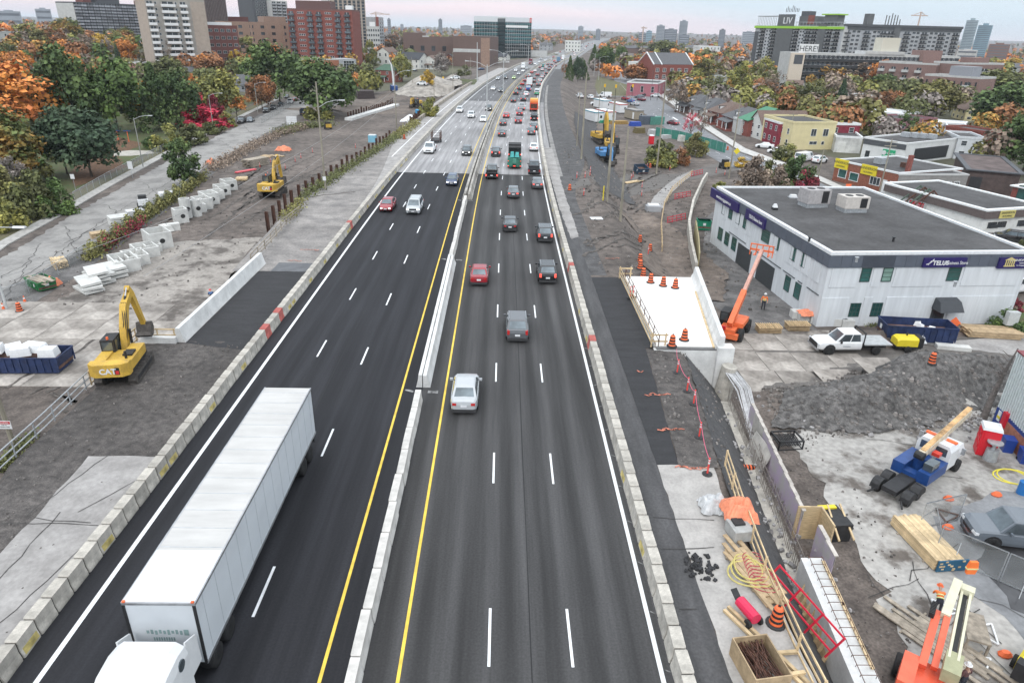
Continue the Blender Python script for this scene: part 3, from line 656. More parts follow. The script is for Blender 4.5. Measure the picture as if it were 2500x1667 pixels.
rest=[('sedan','dark',1224.7,335,'dark coupe with red tail lights in the inner lane on the pale asphalt'),('suv','grey',1297,331,'grey hatch in the outer lane close behind a dark SUV'),('suv','dark',1302.5,319,'dark SUV in the outer lane on the pale asphalt under a grey one'),
 ('sedan','dark',1227.4,308,'small dark sedan in the inner lane behind a red hatchback'),('suv','wine',1265,303,'dark red SUV in the middle lane, second of two close together'),('pickup','black',1304,296,'black pickup right behind the orange garbage truck'),
 ('hatch','brightred',1235.5,289.7,'bright red hatchback in the inner lane on the pale asphalt'),('suv','wine',1267.9,284,'wine red SUV in the middle lane behind the silver pickup'),('pickup','silver',1273,270.4,'silver pickup in the middle lane left of the orange garbage truck'),
 ('sedan','black',1253,251.5,'black sedan at the start of the darker asphalt, inner lane'),('suv','dark',1277,248,'dark SUV in the middle lane at the start of the darker asphalt'),('suv','black',1259,232.5,'small black SUV with red lights in the inner lane'),
 ('suv','white',1284,236,'white SUV in the middle lane left of the green and white van'),('suv','dark',1267,221.3,'dark blue SUV in the inner lane below the red coupe'),('pickup','midblue',1289,223,'blue pickup behind the white box truck'),('sedan','brightred',1274.4,209.3,'red coupe in the inner lane left of the white box truck'),
 ('suv','grey',1314.4,211,'grey SUV in the outer lane right of the white box truck'),('suv','wine',1280.5,200.7,'maroon SUV in the inner lane above the red coupe'),('sedan','black',1303,203,'black sedan half hidden beside the white box truck'),('sedan','dark',1303,195,'dark sedan in the middle lane in front of the white box truck'),
 ('suv','silver',1318,201.5,'silver SUV in the outer lane above a grey one'),('suv','black',1287,191,'black SUV in the inner lane beside a white one'),('sedan','white',1291,187.8,'white sedan in the inner lane behind a black SUV'),('sedan','brightred',1298,180,'red car by the median far along the bend'),
 ('suv','wine',1312,186,'wine red car in the middle lane far along the bend'),('sedan','silver',1323,192,'silver sedan in the outer lane, tail of the far queue'),('sedan','steelblue',1325.6,187,'blue grey sedan in the outer lane of the far queue'),('suv','dark',1332.5,181.7,'dark SUV in the outer lane of the far queue'),
 ('sedan','white',1305.8,176.6,'white car by the median in the far queue'),('suv','silver',1323,174,'silver SUV in the middle of the far queue'),('suv','dark',1340,173,'dark car at the outer edge of the far queue'),('sedan','wine',1318,167.5,'dark red car in the far queue by the median'),
 ('van','teal',1325.5,164.8,'teal van in the far queue'),('sedan','silver',1332,168.5,'pale car in the far queue beside a teal van'),('sedan','black',1341,165.5,'black car in the middle of the far queue'),('suv','blue',1348,168,'dark blue car at the outer edge of the far queue'),
 ('suv','dark',1337,160,'dark SUV near the end of the far queue'),('sedan','wine',1355,163.5,'wine red car near the end of the far queue'),('suv','grey',1346,160,'grey car near the end of the far queue'),('sedan','black',1356.5,155.5,'black car before the blue lorry far along the bend')]
for kd,cl,px,py,lb in rest: on_road(kd,cl,px,py,lb,detail=2 if py>280 else 1,cat='pickup truck' if kd=='pickup' else 'car')
on_road('sedan','red',941,519,'red sedan with lit headlights coming towards us beside the barrier',back=False)
on_road('minivan','silver',1008,525,'silver minivan with roof rails coming towards us beside the red sedan',back=False,cat='minivan')
on_road('hatch','blue',1102,455,'dark blue hatchback coming towards us beside the yellow line at the asphalt seam',back=False)
on_road('suv','dark',1137.7,382,'dark grey SUV coming towards us in the inner left lane on pale asphalt',back=False)
pk=on_road('pickup','white',1045.4,377,'white pickup towing a caged trailer in the outer left lane',back=False,cat='pickup truck')
rest=[('sedan','white',1178.8,299,'white sedan nearest the median of three white cars coming towards us'),('suv','white',1149,289.6,'white car in the middle of three coming towards us'),('suv','white',1120.7,276.5,'white SUV nearest the barrier of three white cars coming towards us'),
 ('suv','black',1192,271.7,'black SUV coming towards us close to the median'),('sedan','white',1202.8,221.3,'white sedan coming towards us on the darker asphalt'),('suv','dark',1222.3,226.5,'dark SUV coming towards us beside a white sedan on the darker asphalt'),
 ('sedan','silver',1214.5,195.5,'pale sedan coming towards us in the outer lane of the bend'),('pickup','dark',1233,194.6,'dark pickup coming towards us in the bend'),('hatch','lime',1253.8,193.8,'lime green car coming towards us in the bend'),('suv','white',1258.4,175.7,'white car coming towards us by the outer barrier of the far bend'),
 ('sedan','white',1276,176.6,'white car left of the white lorry in the far bend'),('sedan','silver',1265.6,183.5,'silver car in the far bend above the lime green car'),('suv','silver',1286,170.5,'pale SUV beside the white lorry in the far bend'),('sedan','white',1305.8,158.5,'white car right of the red lorry'),
 ('suv','silver',1311,161,'silver car right of the red lorry in the inner lane'),('sedan','white',1331.6,149.9,'white car far off on the crest'),('sedan','silver',1344.5,147.5,'silver car far off on the crest by the outer barrier')]
for kd,cl,px,py,lb in rest: on_road(kd,cl,px,py,lb,back=False,detail=2 if py>260 else 1,cat='pickup truck' if kd=='pickup' else 'car')
for k in range(34):      # the queue that goes on to the horizon
 y=560+k*26+RU(-6,6); side=k % 2; xo=random.choice((-2,1.4,5)) if side else random.choice((-15.5,-12,-8.5))
 vehicle(random.choice(('sedan','suv')),random.choice(('white','silver','white','dark','black','brightred')),(cshift(y)+xo,y,.045),chead(y)+(0 if side else pi),
   'distant car in the long queue leading to the horizon' if side else 'distant car with headlights coming down from the horizon',lit='rear' if side else 'front',detail=0,group='far queue of cars' if side else 'far oncoming cars')
def frame_box(b,x0,y0,z0,x1,y1,z1,r=.025):
 for x in (x0,x1):
  for y in (y0,y1): b.beam((x,y,z0),(x,y,z1),r*2,r*2)
 for z in (z0,z1):
  for a,c in (((x0,y0),(x1,y0)),((x1,y0),(x1,y1)),((x1,y1),(x0,y1)),((x0,y1),(x0,y0))): b.beam((*a,z),(*c,z),r*2,r*2)
c,rz=on_road('cage',None,1063,350,'',back=False,L=3.6)
t=thing('cage_trailer','dark utility trailer with a tall open metal cage behind the white pickup','trailer',(c.x,c.y,.045),rz)
b=B().mat(DARK); b.bb(-.95,-1.8,.5,.95,1.8,.62); b.beam((0,1.8,.55),(0,2.9,.5),.1,.1); b.ob('deck',t)
b=B().mat(RUST); frame_box(b,-.95,-1.8,.62,.95,1.8,2.2)
for k in range(5): b.beam((-.95,-1.2+k*.6,.62),(-.95,-1.2+k*.6,2.2),.04,.04); b.beam((.95,-1.2+k*.6,.62),(.95,-1.2+k*.6,2.2),.04,.04)
for z in (1.1,1.6): b.beam((-.95,-1.8,z),(-.95,1.8,z),.04,.04); b.beam((.95,-1.8,z),(.95,1.8,z),.04,.04); b.beam((-.95,1.8,z),(.95,1.8,z),.04,.04)
b.ob('cage',t)
ty,rm=wheel_meshes(.33,.24)
for s_ in (-1,1): put('wheel',ty,t,(s_*1.0,-.2,.33),0)
# ---- lorries
def wheels(t,xs,ys,r,w=.3,rim=True):
 ty,rm=wheel_meshes(r,w)
 for y in ys:
  for x in xs:
   o=put('wheel',ty,t,(x,y,r),pi if x<0 else 0)
   if rim: put('rim',rm,o)
fl,fr,rl,rr=P(299,1470,4.1),P(475,1475,4.1),P(646,946,4.1),P(758,948,4.1)
mx=(fl.x+fr.x+rl.x+rr.x)/4; yf,yr=(fl.y+fr.y)/2,(rl.y+rr.y)/2
TW=mat('trailer_white',(.60,.635,.67),.5,.03,.6,stretch=(1,.15,1),big=.05,bigs=.5)
t=thing('box_trailer','long white box trailer pulled by the white tractor in the outer left lane','trailer',(mx,(yf+yr)/2,.045),pi)
L=yr-yf; hl=L/2
b=B().mat(TW); b.bb(-1.29,-hl,1.15,1.29,hl,4.06); b.ob('box',t)
b=B().mat(paint('trailer_roof_paint',(.52,.51,.495),.6,.05,stretch=(.25,1.4,1),scale=1.2,big=.07,bigs=.5)); b.bb(-1.27,-hl+.04,4.06,1.27,hl-2.7,4.085); b.mat(WHITEP).bb(-1.27,hl-2.7,4.06,1.27,hl-.03,4.10); b.ob('roof',t)
b=B().mat(CHROME)
for s_ in (-1,1): b.bb(s_*1.29-.03,-hl,3.98,s_*1.29+.03,hl,4.09); b.bb(s_*1.29-.02,-hl,1.08,s_*1.29+.02,hl,1.22)
b.bb(-1.3,hl-.02,3.98,1.3,hl+.02,4.08); b.ob('rail',t)
b=B().mat(DARK)
for s_ in (-1,1):
 for y in (hl,-hl): b.bb(s_*1.25-.05,y-.03,1.15,s_*1.25+.05,y+.03,3.98)
b.bb(-1.1,-hl+.3,.85,1.1,-hl+4.2,1.1); b.bb(-.4,-hl+4,.95,.4,hl-1,1.14); b.bb(-1.2,-hl,.5,1.2,-hl+.1,1.1); b.ob('chassis',t)
b=B().mat(mat('trailer_print',(.25,.36,.36),.6,.1))
for k in range(9): b.bb(-.62+k*.15,hl+.004,2.55+(k % 3)*.03,-.53+k*.15,hl+.012,2.75+(k % 2)*.04); b.bb(-.3+k*.09,hl+.004,2.25,-.25+k*.09,hl+.012,2.42)
b.bb(-.85,hl+.004,2.52,-.68,hl+.012,2.8); b.ob('lettering',t)
b=B().mat(ORANGE)
for s_ in (-1,1): b.box(s_*1.22,hl-.02,4.12,.1,.08,.06)
b.ob('marker_light',t)
b=B().mat(mat('seam_grey',(.44,.47,.50),.6,.1))
for k in range(14):
 y=-hl+.6+k*(L-1.2)/13
 for s_ in (-1,1): b.bb(s_*1.293-.004,y-.012,1.25,s_*1.293+.004,y+.012,3.95)
 b.bb(-1.25,y-.015,4.084,1.25,y+.015,4.092)
tag(b.ob('panel_seam',t),kind='stuff'); b=B().mat(DARK)
for x in (-.9,.9): b.beam((x,hl-3.4,.3),(x,hl-3.4,1.1),.12,.12)
b.ob('landing_leg',t)
wheels(t,(-1.02,1.02),(-hl+1.3,-hl+2.6),.51,.5)
t=thing('tractor_unit','white lorry tractor with a rounded sleeper roof pulling the long white trailer','lorry',(mx,yf,.045),pi)
b=B().mat(WHITEP)     # sleeper and cab: y runs forward from the trailer front
secs=[(.95,3.25,1.24),(1.5,3.36,1.25),(2.3,3.30,1.24),(2.95,3.05,1.2),(3.4,2.6,1.16),(3.75,2.15,1.1)]
b.loft([[(-w,y,.9),(w,y,.9),(w,y,h-.55),(w*.94,y,h-.2),(w*.72,y,h),(-w*.72,y,h),(-w*.94,y,h-.2),(-w,y,h-.55)] for y,h,w in secs])
b.loft([[(-w,y,.75),(w,y,.75),(w,y,h-.3),(w*.7,y,h),(-w*.7,y,h),(-w,y,h-.3)] for y,h,w in [(3.6,1.95,1.1),(4.6,1.8,1.05),(5.5,1.55,.95),(5.8,1.2,.8)]])
b.hexa([(-1.2,.15,1.5),(-1.14,.15,1.5),(-1.14,.9,1.5),(-1.2,.9,1.5),(-1.2,.2,2.8),(-1.14,.2,2.8),(-1.14,.95,3.2),(-1.2,.95,3.2)])
b.hexa([(1.14,.15,1.5),(1.2,.15,1.5),(1.2,.9,1.5),(1.14,.9,1.5),(1.14,.2,2.8),(1.2,.2,2.8),(1.2,.95,3.2),(1.14,.95,3.2)])
b.ob('cab',t)
for s_ in (-1,1):
 B().mat(GLASS).bb(s_*1.24-.02,2.35,2.0,s_*1.24+.02,3.15,2.62).ob('side_window',t)
 B().mat(GLASS).cyl((s_*1.21,1.5,2.75),(s_*1.265,1.5,2.75),.22,None,12).ob('sleeper_window',t)
 B().mat(WHITEP).bb(s_*1.45-.1,2.9,1.9,s_*1.45+.1,3.0,2.6).mat(DARK).beam((s_*1.2,3.1,2.3),(s_*1.45,2.95,2.3),.05,.05).ob('mirror',t)
panel(B().mat(GLASS),[(1.1,3.78,2.1),(-1.1,3.78,2.1),(-1.1,3.08,2.95),(1.1,3.08,2.95)],(.04,.04,.08,.06)).ob('windshield',t)
b=B().mat(DARK).bb(-.5,-3.0,.75,.5,.8,1.0); b.bb(-1.2,.7,.5,1.2,3.4,.9); b.ob('chassis',t)
wheels(t,(-1.0,1.0),(-2.2,-.9),.51,.5); wheels(t,(-1.02,1.02),(4.3,),.51,.32)
def box_lorry(px,py,label,colour,name,L=8,H=3.4,back=True,cat='lorry',cabc=None,group=None):
 c,rz=on_road('x',None,px,py,'',back=back,L=L); pm=CARP[colour] if isinstance(colour,str) else colour
 t=thing(name,label,cat,(c.x,c.y,.045),rz,group); h=L/2
 B().mat(pm).bb(-1.22,-h,1.0,1.22,h-2.2,H).ob('box',t)
 b=B().mat(CARP[cabc or 'white']); b.loft([[(-1.1,y,.6),(1.1,y,.6),(1.1,y,z-.3),(.95,y,z),(-.95,y,z),(-1.1,y,z-.3)] for y,z in ((h-2.1,2.5),(h-1.2,2.5),(h-.6,1.8),(h,1.4))]); b.ob('cab',t)
 panel(B().mat(GLASS),[(1.05,h-.58,1.8),(-1.05,h-.58,1.8),(-.95,h-1.18,2.46),(.95,h-1.18,2.46)],(.05,)*4).ob('windshield',t)
 b=B().mat(DARK).bb(-1.1,-h+.05,.6,1.1,h-1,1.0); b.ob('chassis',t)
 b=B().mat(BRAKE if back else HEADL)
 for s_ in (-1,1):
  if back: b.box(s_*.95,-h-.02,.85,.3,.06,.16)
  else: b.box(s_*.8,h+.0,.95,.3,.1,.18)
 b.ob('light',t); wheels(t,(-1.05,1.05),(-h+1.5,h-1.2),.48,.35,False)
 return t
t=box_lorry(1303,274,'orange and yellow garbage truck with open hopper in the outer right lane',paint('truck_orange',(.75,.22,.05),.5),'garbage_truck',8.5,3.3,cabc='gold')
B().mat(paint('truck_yellow',(.72,.42,.08),.5)).bb(-1.15,-2.4,3.3,1.15,2.0,3.55).ob('roof',t)
b=B().mat(RUST).bb(-1.0,-4.3,1.05,1.0,-4.26,2.35); b.ob('hopper',t)
b=B().mat(paint('truck_red',(.6,.06,.03),.5)); b.bb(-1.25,-4.45,.7,1.25,-4.2,1.05); b.bb(-1.25,-4.34,2.4,1.25,-4.28,2.7)
for s_ in (-1,1): b.bb(s_*1.15-.12,-4.36,1.0,s_*1.15+.12,-4.25,2.6)
b.ob('tailgate',t)
box_lorry(1292,212.7,'white box truck in the middle lane of the right carriageway bend','white','box_truck',7.5,3.6)
box_lorry(1362.6,153.5,'blue box lorry near the crest of the right carriageway',paint('truck_blue',(.12,.22,.33),.5),'box_truck',10,3.9,cabc='blue')
box_lorry(1276.8,168.5,'white box lorry coming towards us in the far bend','white','box_truck',8,3.6,back=False)
box_lorry(1293.7,158.8,'dark red lorry coming towards us by the outer barrier of the far bend','wine','box_truck',11,3.9,back=False,cabc='wine')
box_lorry(1374,147,'white lorry far off on the crest beside the trees','white','box_truck',9,3.7,back=False)
t=vehicle('van','white',P(1310,233.4,.045)+Vector((.3,3,0)),chead(240),'white cargo van with green lower half in the outer right lane','van',lit='rear')
b=B().mat(paint('van_green',(.03,.32,.16),.4)); b.bb(-1.035,-2.97,.45,1.035,2.0,1.15); b.ob('green_band',t)
c,rz=on_road('x',None,1255.5,414,'',L=11.5)
t=thing('flatbed_lorry','green flatbed lorry with raised black ramp and machines, beside the asphalt seam','lorry',(c.x,c.y,.045),rz)
GRN=paint('bed_green',(.035,.17,.12),.6,.2); h=5.75
b=B().mat(GRN); b.bb(-1.28,-h,.85,1.28,h-3.6,1.05)
for k in range(7): b.bb(-1.25,-h+.3+k*.55,1.05,1.25,-h+.55+k*.55,1.09)
b.ob('bed',t)
b=B().mat(GRN)
for s_ in (-1,1): b.bb(s_*.75-.42,-h-.1,.5,s_*.75+.42,-h+.02,2.0)
b.ob('ramp',t)
b=B().mat(DARK); b.loft([[(-1.2,y,1.1),(1.2,y,1.1),(1.2,y,z),(-1.2,y,z)] for y,z in ((h-3.6,3.2),(h-2.4,3.3))]); b.hexa([(-1.2,h-4.4,2.6),(1.2,h-4.4,2.6),(1.2,h-2.4,3.0),(-1.2,h-2.4,3.0),(-1.2,h-4.4,2.75),(1.2,h-4.4,2.75),(1.2,h-2.4,3.4),(-1.2,h-2.4,3.4)]); b.ob('headboard',t)
b=B().mat(CARP['dark']); b.loft([[(-1.15,y,.7),(1.15,y,.7),(1.15,y,z),(-1.15,y,z)] for y,z in ((h-2.3,2.7),(h-1,2.7),(h-.4,1.7),(h,1.5))]); b.ob('cab',t)
b=B().mat(mat('teal_machine',(.08,.42,.42),.5,.1)); b.box(-.45,0.6,1.6,.8,1.2,.9,top=.7); b.box(.45,.4,1.6,.8,1.2,.8,top=.7); b.ob('machine',t)
b=B().mat(DARK).bb(-1.1,-h+.2,.5,1.1,h-1,.86); b.ob('chassis',t)
b=B().mat(BRAKE)
for x in (-1.1,-.1,.1,1.1): b.box(x,-h-.12,.62,.22,.06,.16)
for s_ in (-1,1): b.box(s_*1.1,h-3.65,1.35,.2,.06,.2); b.box(s_*1.1,-h-.12,1.5,.14,.04,.14)
b.ob('tail_light',t); wheels(t,(-1.05,1.05),(-h+1.8,-h+3,h-1.3),.48,.35,False)
# ---- parked and passing cars off the highway
def parked(kind,colour,px,py,rz,label,group=None,detail=2,lit='none',cat=None):
 p=G(px,py); return vehicle(kind,colour,(p.x,p.y,p.z+.05),rz,label,cat or ('pickup truck' if kind=='pickup' else 'van' if kind in ('van','minivan') else 'car'),group,lit,detail)
hs=radians(8.5)      # the side street runs up and slightly left
gk='cars parked along the side street'
for kd,cl,px,py,lb in (('suv','black',590,301,'black SUV at the front of the pair parked by the pink trees'),('sedan','steelblue',612,298,'grey blue sedan behind the black SUV by the pink trees'),('suv','black',651,275,'black SUV nearest us in the row parked before the lamp'),('suv','dark',669,268,'dark SUV second in the row parked by the fence'),
 ('sedan','black',686,260,'black car third in the row parked by the fence'),('suv','white',709,253,'white SUV in the row parked towards the big tree'),('sedan','brightred',721,247,'red car behind the white SUV in the row of parked cars'),('sedan','black',700,240,'black car half hidden under the tree at the bend')):
 parked(kd,cl,px,py,pi+hs,lb,gk)
hc=radians(28)
parked('sedan','wine',1642,305,radians(28),'dark red sedan driving up the town street past the brick houses',lit='rear')
for kd,cl,px,py,rz,lb in (('sedan','silver',1549,258,.45,'silver sedan in the town street queue'),('hatch','midblue',1540,251,.45,'blue hatchback in the town street queue'),('suv','red',1527,245,.45,'red car at the head of the town street queue'),('sedan','wine',1565,247,.5,'maroon car beside the queue at the traffic lights'),
 ('sedan','steelblue',1560,240,1.5,'pale blue car crossing at the traffic lights'),('suv','black',1578,236,1.5,'dark green car crossing at the traffic lights'),('suv','white',1600,238,1.5,'white SUV crossing at the traffic lights'),('pickup','blue',1579,212,.3,'blue truck waiting by the red brick office'),('sedan','silver',1590,226,.3,'silver car behind the crossing by the red brick office'),
 ('van','white',1477,238,1.4,'white van parked beside the construction site cabins'),('suv','white',1441,242,.2,'white and green pickup parked by the grass bank'),('pickup','white',1415,240,.2,'white pickup parked at the foot of the embankment'),('pickup','white',1476,252,1.4,'white pickup with raised hood by the site cabins'),('pickup','white',1459,258,1.5,'white pickup parked left of the site cabins'),
 ('van','white',1962,394,-.9,'white cargo van parked by the white green-sign building'),('suv','white',2000,398,-.9,'white SUV parked beside the white van'),('sedan','white',1866,362,1.2,'white sedan parked by the yellow house'),('sedan','white',1896,375,1.2,'white car parked in front of the yellow house, second one'),
 ('suv','black',2467,590,1.05,'black SUV parked beside the white Sanderson shed'),('pickup','white',2482,712,1.9,'white pickup cut by the right picture edge behind the white building'),
 ('suv','white',1031,209,1.3,'white SUV parked beside the red brick house with the green roof'),('sedan','silver',877,180,.4,'grey car parked beside the brick clinic'),('sedan','dark',889,178,.4,'dark car parked beside the brick clinic, further back'),('suv','silver',995,189,.2,'silver SUV on the lot beside the yellow tree'),('sedan','dark',1010,175,1.5,'dark car on the lot beside the yellow tree'),('sedan','white',1111,194,2.2,'white car on the side road under the traffic signals'),('sedan','blue',1174,172,2.2,'dark blue car on the side road by the highway wall')):
 parked(kd,cl,px,py,rz,lb,detail=1 if py<300 else 2)
# ---------------------------------------------------------------- trees and shrubs
def leafm(name,c1,c2,scale=2.4,isl=.5):
 return mat('leaves_'+name,tuple(min(.7,c*1.4) for c in c1),.75,.2,scale,col2=tuple(c*1.35 for c in c2),island=isl,spec=.2,thr=(.40,.60))
LM=dict(dkgreen=leafm('dark_green',(.082,.115,.04),(.04,.065,.028)),green=leafm('green',(.095,.14,.04),(.05,.08,.03)),locust=leafm('locust',(.095,.135,.045),(.045,.07,.03)),
          olive=leafm('olive',(.17,.165,.055),(.11,.10,.045)),yellow=leafm('yellow',(.50,.33,.05),(.25,.17,.05)),yelgreen=leafm('yellow_green',(.24,.22,.06),(.12,.13,.05)),
          orange=leafm('orange',(.56,.20,.045),(.28,.12,.05)),redor=leafm('red_orange',(.62,.16,.06),(.48,.20,.05)),orgreen=leafm('orange_green',(.42,.20,.05),(.08,.10,.035),1.6),red=leafm('scarlet',(.60,.045,.075),(.36,.03,.06)),
          rust=leafm('rust',(.28,.12,.05),(.13,.075,.045)),brown=leafm('brown',(.22,.17,.13),(.14,.11,.09)),grey=leafm('grey_twig',(.24,.21,.19),(.15,.13,.12)),spruce=leafm('spruce',(.062,.09,.05),(.034,.055,.034)),
          oldgreen=leafm('late_green',(.11,.12,.045),(.07,.075,.035)),wine=leafm('wine',(.22,.03,.05),(.12,.03,.035)))
BARK=mat('bark',(.11,.09,.075),.95,.3,5,.4)
def crown_mesh(seed,n,kind,leaf):
 rg=random.Random(seed); V=[]; Fs=[]
 cl=[]
 if kind=='round':
  for i in range(46):
   th=rg.uniform(0,2*pi); u=rg.uniform(-.75,1); r=rg.uniform(.52,.86); q=sqrt(max(0,1-u*u))
   cl.append((q*cos(th)*r*.46,q*sin(th)*r*.46,.5+u*r*.46,rg.uniform(.10,.19)))
 elif kind=='tall':
  for i in range(40):
   z=rg.random(); w=(sin(pi*min(1,z*.8+.16)))**.7*.42; th=rg.uniform(0,2*pi); r=w*rg.uniform(.45,.9)
   cl.append((cos(th)*r,sin(th)*r,.06+z*.88,rg.uniform(.09,.15)))
 elif kind=='cone':
  for i in range(60):
   z=i/60; w=.46*(1-z)+.03; th=i*2.4; r=w*rg.uniform(.55,.95)
   cl.append((cos(th)*r,sin(th)*r,.04+z*.93-.03,.04+.09*(1-z)))
 elif kind=='bush':
  for i in range(26):
   th=rg.uniform(0,2*pi); r=.42*sqrt(rg.random()); z=rg.uniform(.12,.82)*(1-.9*(r/.5)**2)
   cl.append((cos(th)*r,sin(th)*r,z,rg.uniform(.10,.2)))
 else:   # loose, half bare
  for i in range(34):
   th=rg.uniform(0,2*pi); u=rg.uniform(-.5,1); r=rg.uniform(.5,.95); q=sqrt(max(0,1-u*u))
   cl.append((q*cos(th)*r*.45,q*sin(th)*r*.45,.5+u*r*.46,rg.uniform(.07,.13)))
 for k in range(n):
  cx,cy,cz,r=cl[int(rg.random()*len(cl))]
  d=Vector((rg.gauss(0,1),rg.gauss(0,1),rg.gauss(0,1))).normalized(); rr=r*(rg.random()**.4)
  c=Vector((cx,cy,cz))+d*rr
  nrm=(d*1.1+Vector((rg.gauss(0,.6),rg.gauss(0,.6),rg.gauss(.5,.6)))).normalized()
  a=nrm.orthogonal().normalized(); a=Matrix.Rotation(rg.uniform(0,6.28),3,nrm) @ a; b=nrm.cross(a)
  s=leaf*rg.choice((.5,.75,1,1.25,1.6)); o=len(V)
  V+=[c+a*s,c+b*s*.8,c-a*s*.9,c-b*s*.7]; Fs.append((o,o+1,o+2,o+3))
 me=bpy.data.meshes.new('crown_leaves'); me.from_pydata(V,[],Fs); me.materials.append(LM['green']); return me
def trunk_mesh(seed,kind):
 rg=random.Random(seed); b=B().mat(BARK); top=.82 if kind!='cone' else .97
 pts=[(rg.uniform(-.012,.012)*i,rg.uniform(-.012,.012)*i,top*i/6) for i in range(7)]; pts[0]=(0,0,0)
 b.tube(pts,[.020,.0165,.014,.011,.008,.005,.002] if kind!='bare' else [.022,.018,.015,.012,.009,.006,.002],7)
 n=0 if kind=='cone' else (22 if kind=='bare' else 9)
 for i in range(n):
  z=rg.uniform(.22,.62); th=rg.uniform(0,2*pi); L_=rg.uniform(.22,.42); p=Vector((0,0,z))
  d=Vector((cos(th),sin(th),rg.uniform(.5,1.3))).normalized()
  q=p+d*L_*.5; e=p+d*L_+Vector((0,0,.05))
  b.tube([p,q,e],[.008,.005,.0015],5)
  if kind=='bare':
   for j in range(5):
    f=q.lerp(e,rg.random()); g=f+Vector((rg.uniform(-1,1),rg.uniform(-1,1),rg.uniform(.1,1)))*.11
    b.tube([f,g],[.003,.001],4)
 return b.mesh('trunk')
CR={}
for kd,ns,n,lf in (('round',4,5200,.026),('tall',2,4200,.028),('cone',2,4200,.022),('bush',3,3000,.034),('loose',3,2300,.022),('bare',2,1300,.016)):
 CR[kd]=[(crown_mesh(100+7*i+len(kd),n,kd if kd!='bare' else 'loose',lf),trunk_mesh(31*i+len(kd),kd)) for i in range(ns)]
def height_for(p,ytop):
 lo,hi=.3,120
 for _ in range(30):
  m_=(lo+hi)/2
  if pj((p.x,p.y,p.z+m_))[1]>ytop: lo=m_
  else: hi=m_
 return lo
_tn=[0]
def tree(x0,y0,x1,yb,kind,leaf,label,group=None,cb=None,name=None,cat=None,depth=1.0):
 p=G((x0+x1)/2,yb); h=height_for(p,y0); w=(x1-x0)/ppm((p.x,p.y,p.z+h/2))
 _tn[0]+=1; cm,tm=CR[kind][_tn[0] % len(CR[kind])]
 cb={'round': .04,'tall': .10,'cone': .03,'bush': .0,'loose': .15,'bare': .18}[kind] if cb is None else cb
 root=thing(name or {'cone': 'conifer_tree','bush': 'shrub'}.get(kind,'deciduous_tree'),label,cat or ('shrub' if kind=='bush' else 'tree'),p,RU(0,6),group)
 c=put('crown',cm,root,(0,0,h*cb),0,LM[leaf]); c.scale=(w*1.24,w*1.24*depth,h*(1-cb)*1.12)
 if kind!='bush':
  t=put('trunk',tm,root); t.scale=(max(w,h*.5),max(w,h*.5),h*.95)
 return root
gl='trees in the park left of the side street'
tree(-45,160,148,338,'round','redor','big red orange maple at the left edge above the yellow tipped one',gl)
tree(112,118,252,330,'round','dkgreen','large dark green tree behind the playground, between the orange maple and the mid green tree',gl)
tree(222,146,357,324,'round','green','broad mid green tree standing over the playground shade',gl)
tree(343,163,440,318,'cone','dkgreen','dark conifer right of the playground tree',gl)
tree(400,175,492,312,'round','dkgreen','dark green tree behind the scarlet bushes',gl)
tree(110,266,220,426,'round','spruce','dark pine at the park fence, nearest the yellow orange tree',gl)
tree(150,272,300,432,'round','spruce','dark low pine with a spreading crown by the sign on the park fence',gl)
tree(-70,282,108,446,'round','orgreen','yellow and orange topped round tree at the left edge below the red orange maple',gl)
for a in ((-40,392,70,520,'bush','olive','tall olive shrub at the left edge by the sidewalk'),(40,405,130,528,'bush','oldgreen','green shrub with yellow leaves beside the white sidewalk sign'),(110,432,185,522,'bush','green','green shrub ending the hedge at the white sidewalk sign'),(-30,470,60,560,'bush','yelgreen','yellowing shrub at the left edge under the street lamp head'),(5,385,70,470,'loose','grey','grey leafless shrub between the olive shrub and the dark pine'),
          (385,300,450,366,'bush','yelgreen','yellow green shrub at the near end of the hedge along the sidewalk'),(436,298,505,352,'bush','oldgreen','green shrub in the hedge under the scarlet bush'),(488,292,545,326,'bush','oldgreen','low green shrub at the foot of the second street lamp'),(535,272,572,310,'bush','yelgreen','pale green shrub right of the second street lamp'),
          (352,330,390,362,'bush','green','small green shrub at the garden corner by the fence')): tree(*a,group='shrubs along the sidewalk')
tree(466,218,512,304,'bush','red','tall pinkish red bush left of the second street lamp',gl)
tree(444,258,548,310,'bush','red','wide bright scarlet bush at the foot of the tall red one',gl)
tree(508,224,546,300,'bush','wine','dark red bush right of the second street lamp',gl)
tree(492,174,592,292,'round','yelgreen','olive yellow round tree behind the scarlet bushes',gl)
tree(546,228,612,292,'loose','orange','small orange red tree beside the parked black SUV pair',gl)
tree(468,188,500,260,'loose','redor','small red orange tree peeping above the scarlet bush',gl)
tree(610,188,674,270,'round','rust','rusty green tree by the third street lamp',gl)
tree(622,108,745,254,'round','locust','tall dark locust tree at the bend of the side street',gl)
tree(722,148,868,286,'round','locust','spreading green tree alone at the end of the construction yard')
tree(820,176,872,262,'round','locust','smaller green tree beside the lone yard tree, by the clinic')
tree(752,236,812,290,'bush','yelgreen','yellow green undergrowth shrub at the foot of the lone yard tree')
tree(410,350,490,452,'tall','dkgreen','small dark green oval street tree beside the row of concrete boxes')
gb='trees before the apartment blocks on the left'
